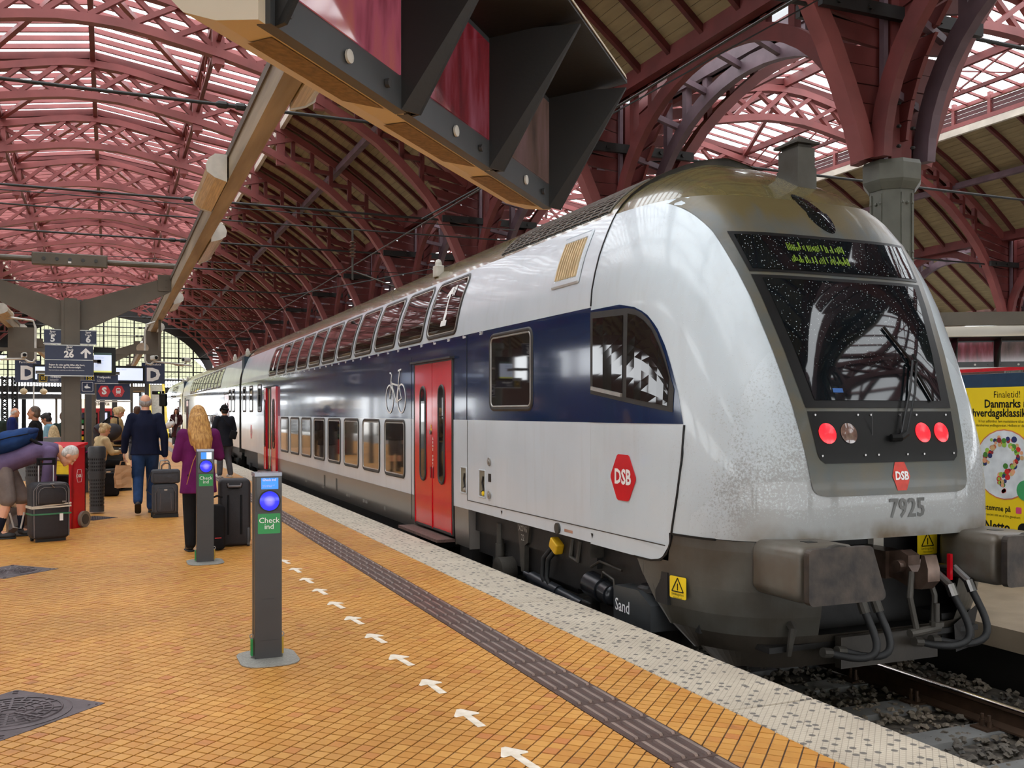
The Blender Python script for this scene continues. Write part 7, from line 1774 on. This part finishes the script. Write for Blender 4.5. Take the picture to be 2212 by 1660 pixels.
    if st == 'cap':
        h.ell(hp((0, -.02, .045)), (.086, .10, .088), Hm, 18, 12)
        h.add([tuple(hp(v)) for v in ((-.07, -.085, .03), (.07, -.085, .03), (.055, -.17, -.005), (-.055, -.17, -.005), (-.07, -.085, .045), (.07, -.085, .045), (.055, -.17, .01), (-.055, -.17, .01))], [(3,2,1,0),(4,5,6,7),(0,1,5,4),(1,2,6,5),(2,3,7,6),(3,0,4,7)])
        hb = MB(); hb.ell(hp((0, -.05, -.045)), (.078, .055, .06), Hm, 14, 10); remesh(hb, 'hair', M['h_dark'], t, .01, 3)
        for s in (-1, 1): hd = MB(); hd.ell(hp((s*.088, -.005, .0)), (.022, .045, .05), Hm, 12, 8); hd.build('headphone', M['c_black'], t, world=False, smooth=60)
    remesh(h, 'cap' if st == 'cap' else 'hair', M[hm], t, .008 if vox < .012 else .011, 3)
    # --- trousers
    g = MB(); w = 1.0 if not bell else 1.1
    pv = P['pelvis']; g.ell(pv+Vector((0, 0, -.02)), (.158*width, .112, .12), None, 16, 10)
    for S in 'LR':
        hi, kn, an = P['hip'+S], P['kn'+S], P['an'+S]
        if shorts: g.cap(hi, kn+(hi-kn)*.02, .105, .098, 12)
        else:
            g.cap(hi, kn, .104*w*width**.5, .080*w, 12); g.cap(kn, an+(an-kn)*-.02, .079*w, .066+bell, 12)
    remesh(g, 'shorts' if shorts else 'trousers', M[legs], t, vox*1.35, 5)
    if shorts:
        for S in 'LR': g = MB(); g.cap(P['an'+S]+(P['kn'+S]-P['an'+S])*.42, P['an'+S], .05, .04, 10); g.build('sock', M['c_sock'], t, world=False, smooth=60)
    # --- jacket
    j = MB(); c, n = P['chest'], P['neck']; dn = (pv-c).normalized()
    hemp = pv+dn*(.95-hem-.0) if not sit else pv
    j.etube([hemp, hemp+(pv-hemp)*.5, pv+(c-pv)*.35, c, c+(n-c)*.55, n+(n-c)*.02, n+(n-c)*.16], [.203*width+bell, .192*width, .172*width, .188*width, .165*width, .085, .066], [.142+bell, .136, .124, .132, .108, .078, .064], right, 18)
    for S in 'LR':
        sh, el, wr = P['sh'+S], P['el'+S], P['wr'+S]
        j.cap(c+(sh-c)*.55, sh, .085, .076, 12); j.cap(sh, el, .076, .062, 12); j.cap(el, wr+(el-wr)*.04, .060, .047, 12)
    if fitted: j.etube([n+(n-c)*-.1, n+(n-c)*.3], [.085, .08], [.085, .075], right, 12)
    jo = remesh(j, 'coat' if hem < .7 else 'jacket', M[top], t, vox*1.45, 5)
    if inner:
        f = MB(); f.etube([pv+(c-pv)*.2+Vector((0, .105, 0)), c+Vector((0, .118, 0)), n+Vector((0, .055, -.01))], [.05, .055, .045], [.02, .02, .03], right, 10); f.build('shirt', M[inner], t, world=False, smooth=60)
    for S in 'LR':
        an = P['an'+S]; toe = Vector((0, 1, 0)); pit = 0
        if an.z > .13: pit = -min(55, (an.z-.085)*330)
        rot = Matrix.Rotation(R(pit), 3, 'X'); z0 = an+rot @ Vector((0, .055, -.045))
        s_ = MB(); s_.ell(z0+rot @ Vector((0, .03, .0)), (.046, .115, .040), rot, 14, 8); s_.ell(z0+rot @ Vector((0, -.05, .02)), (.042, .055, .055), rot, 12, 8); so = remesh(s_, 'shoe', M[shoes], t, .009, 2)
        s_ = MB(); s_.rbox(z0+rot @ Vector((0, .01, -.032)), (.088, .26, .022), .04, rot); s_.build('sole', M['white_trim'] if shoes == 'shoe_w' else M['rubber'], so, world=False)
    return t

walk = dict(hipL=(-.09, 0, .92), knL=(-.10, .03, .52), anL=(-.10, -.27, .20), hipR=(.09, 0, .92), knR=(.09, .17, .52), anR=(.08, .14, .085), elL=(-.27, .0, 1.14), wrL=(-.29, .08, .91), elR=(.26, -.06, 1.12), wrR=(.27, -.03, .85))
person('man in a navy jacket and jeans walking away with paper bag and trolley case', (.52, 15.85, 0), -2, 1.83, walk, 'c_navy', .86, 'c_jeans', 'shoe_br', ('bald', 'h_grey'), width=1.08, vox=.008, fitted=True)
stand_ph = dict(elL=(-.25, .03, 1.13), wrL=(-.12, .24, 1.16), elR=(.26, .02, 1.14), wrR=(.12, .26, 1.18))
person('woman with long blond hair and purple jacket seen from behind, beside the check-in post', (.93, 11.35, 0), 8, 1.62, dict(**stand_ph, anL=(-.1, -.03, .085)), 'c_purple', .70, 'c_black', 'shoe_b', ('long', 'h_blond'), long=.32, width=1.1, vox=.0075, pitch=-12)
person('person in black cap and headphones with grey trousers, standing by the train door', (2.56, 24.0, 0), 18, 1.74, dict(elL=(-.27, .02, 1.15), wrL=(-.15, .2, 1.12), elR=(.26, .0, 1.15), wrR=(.12, .2, 1.1), anL=(-.12, 0, .085), anR=(.14, -.04, .085)), 'c_charcoal', .74, 'c_grey', 'shoe_w', ('cap', 'c_black'), width=1.1, vox=.01)
person('woman in a long brown leather coat walking towards the camera along the train', (2.9, 47.5, 0), 175, 1.74, dict(anL=(-.08, .12, .085), knL=(-.09, .12, .5), elL=(-.25, .05, 1.15), wrL=(-.2, .2, 1.0), elR=(.25, .05, 1.15), wrR=(.2, .2, 1.0)), 'c_brown', .42, 'c_grey', 'shoe_w', ('long', 'h_brown'), inner='c_white', vox=.014, long=.2, bell=.02)
person('blonde woman in a khaki jacket and black trousers looking down, duffel on her shoulder', (.16, 22.3, 0), -72, 1.70, dict(head=(0, .06, 1.60), elL=(-.25, .04, 1.15), wrL=(-.1, .22, 1.15), elR=(.25, .04, 1.14), wrR=(.1, .24, 1.12)), 'c_khaki', .86, 'c_black', 'shoe_w', ('tail', 'h_pale'), pitch=-32, bell=.035, vox=.01)
sitp = dict(pelvis=(0, 0, .58), chest=(0, .05, .92), neck=(0, .08, 1.09), head=(0, .13, 1.23), shL=(-.17, .06, 1.03), shR=(.17, .06, 1.03), elL=(-.22, .16, .78), elR=(.22, .16, .78), wrL=(-.1, .36, .78), wrR=(.12, .36, .78), hipL=(-.09, .02, .55), hipR=(.09, .02, .55), knL=(-.1, .42, .55), knR=(.1, .42, .55), anL=(-.1, .42, .085), anR=(.1, .44, .085))
person('blonde woman in a beige coat sitting on the bench reading papers', (-.18, 20.55, 0), -65, 1.72, sitp, 'c_beige', .9, 'c_black', 'shoe_b', ('bun', 'h_pale'), pitch=-25, vox=.01, sit=True)
person('person in dark shorts hidden behind the man in the navy jacket', (.62, 24.6, 0), 0, 1.70, None, 'c_charcoal', .84, 'c_grey', 'shoe_b', ('short', 'h_brown'), shorts=True, vox=.013)
person('distant person with a dark cap between the khaki jacket and the navy jacket', (.86, 33.5, 0), 40, 1.72, None, 'c_charcoal', .8, 'c_black', 'shoe_b', ('cap', 'c_black'), vox=.016)
person('man with cropped grey hair and black jacket in profile, left of the canopy post', (-1.16, 18.25, 0), 82, 1.66, None, 'c_black', .8, 'c_black', 'shoe_b', ('cropped', 'h_short'), skin='skin2', inner='c_white', width=1.12, vox=.0095, fitted=False)
person('bald man in a bright blue blazer facing right, at the left edge', (-2.2, 26.7, 0), -78, 1.69, dict(head=(0, .07, 1.61)), 'c_blazer', .74, 'c_black', 'shoe_b', ('bald', 'h_white'), inner='c_grey', width=1.05, vox=.012)
person('person facing the camera at the far left, behind the blue blazer', (-2.72, 28.6, 0), 190, 1.60, None, 'c_green', .8, 'c_black', 'shoe_b', ('short', 'h_dark'), skin='skin2', inner='c_pink', vox=.014)
person('dark haired woman with a bun and pale blue hoodie looking down', (-1.06, 20.6, 0), 78, 1.56, dict(head=(0, .07, 1.60)), 'c_sky', .82, 'c_jeans', 'shoe_w', ('bun', 'h_dark'), skin='skin2', pitch=-28, vox=.0105)
person('person with brown hair and dark green coat close to the canopy post', (-.96, 24.2, 0), 15, 1.56, None, 'c_green', .8, 'c_black', 'shoe_b', ('short', 'h_brown'), vox=.013)
person('blond child seen from behind over the grey glass screen', (-.93, 19.5, 0), 12, 1.31, None, 'c_pink', .82, 'c_jeans', 'shoe_w', ('long', 'h_pale'), vox=.011, long=.22)
person('small brown haired child mostly hidden behind the blue backpack', (-1.66, 16.2, 0), 60, 1.24, None, 'c_grey', .82, 'c_jeans', 'shoe_w', ('short', 'h_brown'), vox=.012)
bend = dict(pelvis=(0, -.08, .90), chest=(0, .30, 1.05), neck=(0, .50, 1.07), head=(0, .645, .985), shL=(-.17, .44, 1.04), shR=(.17, .44, 1.04), elL=(-.2, .44, .78), elR=(.2, .40, .78), wrL=(-.14, .46, .56), wrR=(.19, .36, .53),
            hipL=(-.1, -.06, .87), hipR=(.1, -.08, .87), knL=(-.12, .11, .47), knR=(.12, -.03, .47), anL=(-.12, .10, .085), anR=(.12, -.13, .085))
person('white haired man in a plum anorak and shorts bending over the red newspaper stand', (-1.12, 13.42, 0), -88, 1.78, bend, 'c_plum', .86, 'c_short', 'shoe_b', ('thin', 'h_white'), pitch=-62, shorts=True, width=1.12, vox=.008)
# ================================================================ bags and cases
M['case'] = pm('black_luggage', (34, 31, 35), .65, 0, .12, 20, .15, 120); M['case_g'] = pm('grey_luggage', (58, 60, 66), .6, 0, .1, 20, .15, 120); M['piping'] = pm('grey_piping', (104, 98, 98), .5); M['strap_w'] = pm('pale_strap', (206, 198, 182), .7); M['strap_g'] = pm('green_strap', (60, 120, 84), .7)
def L(nm, mt, mb, t, **k): return mb.build(nm, mt, t, world=False, **k)
# suitcase of the bending man, held together with straps
t = thing('suitcase', 'black suitcase with a pale strap and white tag in front of the bending man', 'suitcase', (-.632, 12.80, 0), None, R(19)); w, d, h = .43, .25, .68
m = MB(); m.rbox((0, d/2, h/2+.03), (w, d, h), .07, axis=1); L('shell', M['case'], m, t, smooth=45)
m = MB(); m.rbox((0, -.012, .57), (w*.84, .04, .24), .06, axis=1); pk = L('front_pocket', M['case'], m, t, smooth=45)
for dx, z0, z1, y in ((w*.42, .45, .69, -.034), (w*.36, .46, .655, -.036)):
    m = MB(); q = [(-dx, y, z0), (-dx, y, z1-.06), (-dx+.02, y, z1-.02), (-dx+.06, y, z1), (dx-.06, y, z1), (dx-.02, y, z1-.02), (dx, y, z1-.06), (dx, y, z0)]; m.tube(q, .004, 6); L('piping', M['piping'], m, pk)
m = MB(); q = [(-w/2+.02, -.003, .06), (-w/2+.015, -.003, .62), (-w/2+.07, -.003, .70), (w/2-.07, -.003, .70), (w/2-.015, -.003, .62), (w/2-.02, -.003, .06)]; m.tube(q, .006, 6); L('piping', M['piping'], m, t)
m = MB(); m.rbox((.0, -.02, .695), (.05, .02, .018), .006); m.tube([(-.01, -.036, .685), (.02, -.045, .65)], .006, 6); L('zip_pull', M['steel'], m, t)
m = MB(); m.bb(.11, .15, -.035, -.032, .47, .488); L('badge', M['steel'], m, t)
for z, mt, a in ((.41, 'strap_w', .012), (.425, 'strap_w', .03), (.335, 'strap_g', .0)):
    m = MB(); m.sweep([(-w/2-.006, d, z), (-w/2-.006, -.008, z), (w/2+.006, -.008, z+a), (w/2+.006, d, z+a)], .018, .006, (0, 0, 1)); L('luggage_strap', M[mt], m, t)
m = MB(); m.bb(.085, .125, -.02, -.016, .25, .335); L('luggage_tag', M['white'], m, t)
for x in (-.085, .085):
    m = MB(); m.cyl((x, d-.03, .68), (x, d-.03, .99), .011, 8); L('handle_tube', M['steel'], m, t)
m = MB(); m.rbox((0, d-.03, .985), (.215, .04, .03), .012); m.rbox((0, d-.03, .925), (.2, .03, .022), .01); m.rbox((-.09, d-.03, .955), (.035, .036, .09), .01); m.rbox((.09, d-.03, .955), (.035, .036, .09), .01); L('pull_handle', M['c_black'], m, t, smooth=40)
for x in (-.16, .16): m = MB(); m.cyl((x-.015, d-.03, .03), (x+.015, d-.03, .03), .03, 12); L('wheel', M['rubber'], m, t)
m = MB(); m.bb(-.17, .17, .03, .05, 0, .05); L('foot', M['rubber'], m, t)
# trolley case with a bag riding on it, pulled by the walking man
t = thing('trolley_case', 'charcoal trolley case with silver handle pulled by the walking man', 'suitcase', (.775, 15.1, 0), None, R(2)); w, d, h = .36, .22, .46
m = MB(); m.rbox((0, d/2, h/2+.04), (w, d, h), .06, axis=1); L('shell', M['case_g'], m, t, smooth=45)
m = MB(); m.rbox((0, -.006, .26), (w*.72, .03, .36), .05, axis=1); pk = L('front_pocket', M['case_g'], m, t, smooth=45)
m = MB(); m.tube([(-.135, -.02, .09), (-.14, -.02, .36), (-.10, -.02, .45), (.10, -.02, .45), (.14, -.02, .36), (.135, -.02, .09)], .004, 6); L('piping', M['piping'], m, pk)
for x in (-.08, .08): m = MB(); m.tube([(x, -.022, .12), (x*.9, -.022, .36)], .004, 6); L('piping', M['piping'], m, pk)
m = MB(); m.rbox((.0, -.022, .41), (.045, .006, .02), .008, axis=1); L('badge', M['white_trim'], m, pk)
m = MB(); m.bb(-w/2, w/2, .0, .03, .0, .05); m.cyl((-w/2-.01, d-.03, .04), (-w/2+.03, d-.03, .04), .04, 12); m.cyl((w/2-.03, d-.03, .04), (w/2+.01, d-.03, .04), .04, 12); L('base_and_wheels', M['rubber'], m, t)
m = MB(); m.tube([(-.07, d, .48), (-.07, d, .80), (-.05, d, .835), (.05, d, .835), (.07, d, .80), (.07, d, .48)], .011, 8); L('pull_handle', M['steel'], m, t, smooth=50)
t = thing('briefcase', 'black soft briefcase riding on top of the trolley case', 'bag', (.78, 15.09, .502), None, R(2))
m = MB(); m.rbox((0, .08, .105), (.40, .15, .205), .035, axis=1); L('bag_body', M['case_g'], m, t, smooth=45)
m = MB(); m.tube([(-.17, .003, .03), (-.17, .0, .16), (.17, .0, .16), (.17, .003, .03)], .004, 6); L('piping', M['case'], m, t)
m = MB(); m.tube([(-.06, .04, .19), (-.055, .04, .27), (-.02, .04, .3), (.03, .04, .3), (.06, .04, .27), (.065, .04, .19)], .009, 8); L('carry_handle', M['dark_grey'], m, t, smooth=50)
m = MB(); m.tube([(-.2, .05, .17), (-.24, .05, .05), (-.27, .02, -.1), (-.2, .0, -.16)], .008, 6); L('shoulder_strap', M['case'], m, t)
# paper carrier in his left hand
t = thing('paper_bag', 'brown paper carrier bag held in the walking man\'s left hand', 'bag', (.20, 15.8, .41), None, R(12))
m = MB(); w, d, h = .25, .14, .34; rb2 = random.Random(2); vs = []
for i in range(7):
    z = h*i/6; k = 1-.18*(i/6)**2 if i > 2 else .8+.2*i/3
    for a, b in ((-1, -1), (-.33, -1.06), (.33, -.92), (1, -1), (1.0, 0), (1, 1), (0, .95), (-1, 1), (-1, 0)): vs.append((a*w/2*k+rb2.uniform(-.008, .008), b*d/2*(1-.55*i/6)+rb2.uniform(-.008, .008), z+rb2.uniform(-.006, .006)))
m.add(vs, [(i*9+k, i*9+(k+1) % 9, (i+1)*9+(k+1) % 9, (i+1)*9+k) for i in range(6) for k in range(9)]+[tuple(range(9))[::-1]])
L('paper_body', pm('kraft_paper', (186, 140, 98), .75, 0, .1, 4), m, t)
for y in (-.02, .02): m = MB(); m.tube([(-.05, y, .33), (-.03, y, .40), (.03, y, .40), (.05, y, .33)], .005, 6); L('paper_handle', bpy.data.materials['kraft_paper'], m, t)
# tall case and small case behind the far check-in post
t = thing('suitcase', 'tall plain black suitcase with two rails standing between the check-in posts', 'suitcase', (1.345, 11.5, 0), None, R(-3)); w, d, h = .355, .26, .77
m = MB(); m.rbox((0, d/2, h/2+.012), (w, d, h), .06, axis=1); L('shell', M['case'], m, t, smooth=45)
for x in (-.075, .07): m = MB(); m.rbox((x, -.004, .37), (.022, .02, .46), .008, axis=1); L('rail', M['c_black'], m, t, smooth=45)
m = MB(); m.tube([(-.08, -.01, .73), (-.07, -.03, .70), (.06, -.03, .70), (.07, -.01, .73)], .014, 8); L('carry_handle', M['piping'], m, t, smooth=50)
m = MB(); m.tube([(-.09, -.004, .74), (-.08, -.004, .69), (-.04, -.004, .675), (.03, -.004, .675), (.07, -.004, .69), (.08, -.004, .74)], .01, 6); L('handle_cup', M['c_black'], m, t)
for x in (-.15, .15): m = MB(); m.rbox((x, .01, .12), (.035, .05, .2), .015, axis=1); m.cyl((x-.015, .01, .028), (x+.015, .01, .028), .028, 14); L('wheel', M['dark_grey'], m, t, smooth=45)
t = thing('small_suitcase', 'small black bag with a red mark, half hidden behind the far check-in post', 'suitcase', (1.115, 11.22, 0), None, R(5))
m = MB(); m.rbox((0, .1, .26), (.2, .2, .5), .05, axis=1); L('shell', M['c_black'], m, t, smooth=45); m = MB(); m.bb(-.02, .05, -.003, 0, .14, .15); L('red_mark', M['red'], m, t); m = MB(); m.tube([(-.09, .02, .5), (-.1, 0, .58), (.0, -.02, .62), (.06, .02, .6)], .012, 8); L('strap', M['c_black'], m, t)
# plastic carrier at the bending man's feet
t = thing('carrier_bag', 'printed plastic carrier bag between the bending man\'s legs', 'bag', (-1.06, 13.62, 0), None, R(10)); m = MB(); w, d, h = .24, .2, .36; vs = []
for i in range(6):
    k = 1-.1*(i/5)
    for a, b in ((-1, -1), (0, -1.1), (1, -1), (1.08, 0), (1, 1), (0, 1.1), (-1, 1), (-1.08, 0)): vs.append((a*w/2*k+rb2.uniform(-.01, .01), b*d/2*k+rb2.uniform(-.01, .01), .004+h*i/5))
m.add(vs, [(i*8+k, i*8+(k+1) % 8, (i+1)*8+(k+1) % 8, (i+1)*8+k) for i in range(5) for k in range(8)]+[tuple(range(8))[::-1]]); L('bag_body', pm('printed_plastic', (92, 64, 56), .35, 0, .5, 9, col2=(60, 52, 40)), m, t)
m = MB(); m.tube([(-.1, -.12, .3), (-.06, -.13, .12), (.02, -.13, .1), (.06, -.12, .3)], .012, 6); m.tube([(-.12, -.02, .34), (-.02, 0, .5), (.1, .0, .48), (.12, 0, .34)], .014, 6); L('bag_handle', pm('clear_plastic', (206, 204, 200), .3), m, t)
m = MB(); m.ell((.02, .02, .40), (.1, .09, .09)); L('bag_contents', pm('wrapped_bread', (206, 170, 130), .6, 0, .2, 20), m, t, smooth=60)
# backpack on the bending man's back
t = thing('backpack', 'navy blue rucksack on the bending man\'s back', 'backpack', (-1.02, 13.42, 1.2), None, R(-88)); rot = Matrix.Rotation(R(24), 3, 'X')
m = MB(); m.ell((0, -.07, .0), (.19, .30, .125), rot, 18, 12); m.ell((0, -.16, .0), (.17, .2, .12), rot, 16, 10); remesh(m, 'pack_body', cloth('rucksack_blue', (30, 58, 104), .18), t, .012, 4)
m = MB(); m.ell((0, .06, .075), (.15, .17, .06), rot, 16, 10); L('lid_pocket', cloth('rucksack_dark', (22, 40, 78)), m, t, smooth=60)
for x in (-.12, .12): m = MB(); m.tube([(x, .12, .02), (x*1.15, .24, -.05), (x*1.2, .28, -.17)], .02, 8); L('shoulder_strap', M['c_black'], m, t)
m = MB(); m.tube([(.16, -.28, .0), (.19, -.1, .05), (.17, .1, .09)], .008, 6); L('compression_strap', M['c_black'], m, t)
# duffel on the blonde woman's shoulder
t = thing('duffel_bag', 'big dark grey duffel bag hanging behind the blonde woman', 'bag', (-.02, 21.9, 1.02), None, R(0))
m = MB(); m.ell((0, 0, .1), (.30, .17, .19), Matrix.Rotation(R(-22), 3, 'Y'), 18, 12); m.ell((-.14, 0, .17), (.16, .14, .14), Matrix.Rotation(R(-30), 3, 'Y'), 14, 10); remesh(m, 'bag_body', cloth('duffel_grey', (64, 62, 66)), t, .014, 3)
m = MB(); m.tube([(-.26, -.12, .22), (-.1, -.18, .02), (.1, -.17, -.08), (.27, -.1, -.05)], .014, 8); L('binding', M['c_brown'], m, t); m = MB(); m.tube([(-.12, -.05, .3), (.06, .1, .46), (.2, .3, .42)], .016, 8); L('shoulder_strap', M['c_black'], m, t); m = MB(); m.tube([(.2, .0, .1), (.2, .2, .42)], .016, 8); L('shoulder_strap', M['c_black'], m, t)
# belongings of the seated woman
t = thing('rucksack', 'black and maroon rucksack on the bench beside the seated woman', 'backpack', (-.30, 20.3, .452)); m = MB(); m.ell((0, 0, .2), (.17, .13, .22), None, 16, 10); m.ell((0, -.1, .14), (.12, .07, .13), None, 14, 8); remesh(m, 'pack_body', M['c_black'], t, .014, 3); m = MB(); m.tube([(-.15, -.06, .1), (-.14, -.1, .3), (0, -.08, .42), (.13, -.1, .3)], .014, 8); L('trim', M['c_purple'], m, t)
t = thing('paper_sheets', 'white paper sheets held by the seated woman', 'paper', (.24, 20.62, .82)); m = MB()
for k in range(4): m.add([(-.06, -.09, .0+.006*k), (.10, -.10+.01*k, -.05+.03*k), (.11, .10, -.05+.03*k), (-.05, .09, .0+.006*k)], [(0, 1, 2, 3)])
L('sheets', M['white'], m, t)
t = thing('holdall', 'black holdall standing on the floor right of the dark bin', 'bag', (.02, 19.3, 0)); m = MB(); m.rbox((0, .12, .22), (.32, .22, .43), .05, axis=1); L('bag_body', M['c_black'], m, t, smooth=45); m = MB(); m.tube([(-.08, .0, .42), (-.06, -.02, .5), (.06, -.02, .5), (.08, 0, .42)], .012, 8); L('carry_handle', M['dark_grey'], m, t)
# shoulder bags worn by others
t = thing('shoulder_bag', 'small black crossbody bag on the back of the person in the cap', 'bag', (2.68, 23.82, 1.02)); m = MB(); m.rbox((.06, -.06, 0), (.16, .07, .2), .03, Matrix.Rotation(R(15), 3, 'Y'), axis=1); L('bag_body', M['c_black'], m, t, smooth=45); m = MB(); m.tube([(.04, -.03, .1), (-.06, -.02, .25), (-.2, .0, .42), (-.26, .12, .45)], .012, 8); L('shoulder_strap', M['c_black'], m, t)
t = thing('shoulder_bag', 'white slouchy shoulder bag of the woman in the brown coat', 'bag', (2.60, 47.35, .98)); m = MB(); m.ell((0, 0, 0), (.26, .1, .15), Matrix.Rotation(R(-25), 3, 'Y'), 16, 10); L('bag_body', M['c_white'], m, t, smooth=60); m = MB(); m.tube([(-.15, 0, .05), (.0, .05, .35), (.2, .0, .15)], .02, 6); L('shoulder_strap', M['c_white'], m, t)
t = thing('bag_strap', 'mustard bag strap across the purple jacket', 'strap', (.80, 11.2, .9)); m = MB(); m.sweep([(.11, -.035, .22), (.06, -.052, .12), (.02, -.062, -.02), (-.01, -.055, -.14)], .02, .006, (0, 1, 0)); L('webbing', pm('mustard_leather', (176, 120, 34), .5), m, t)
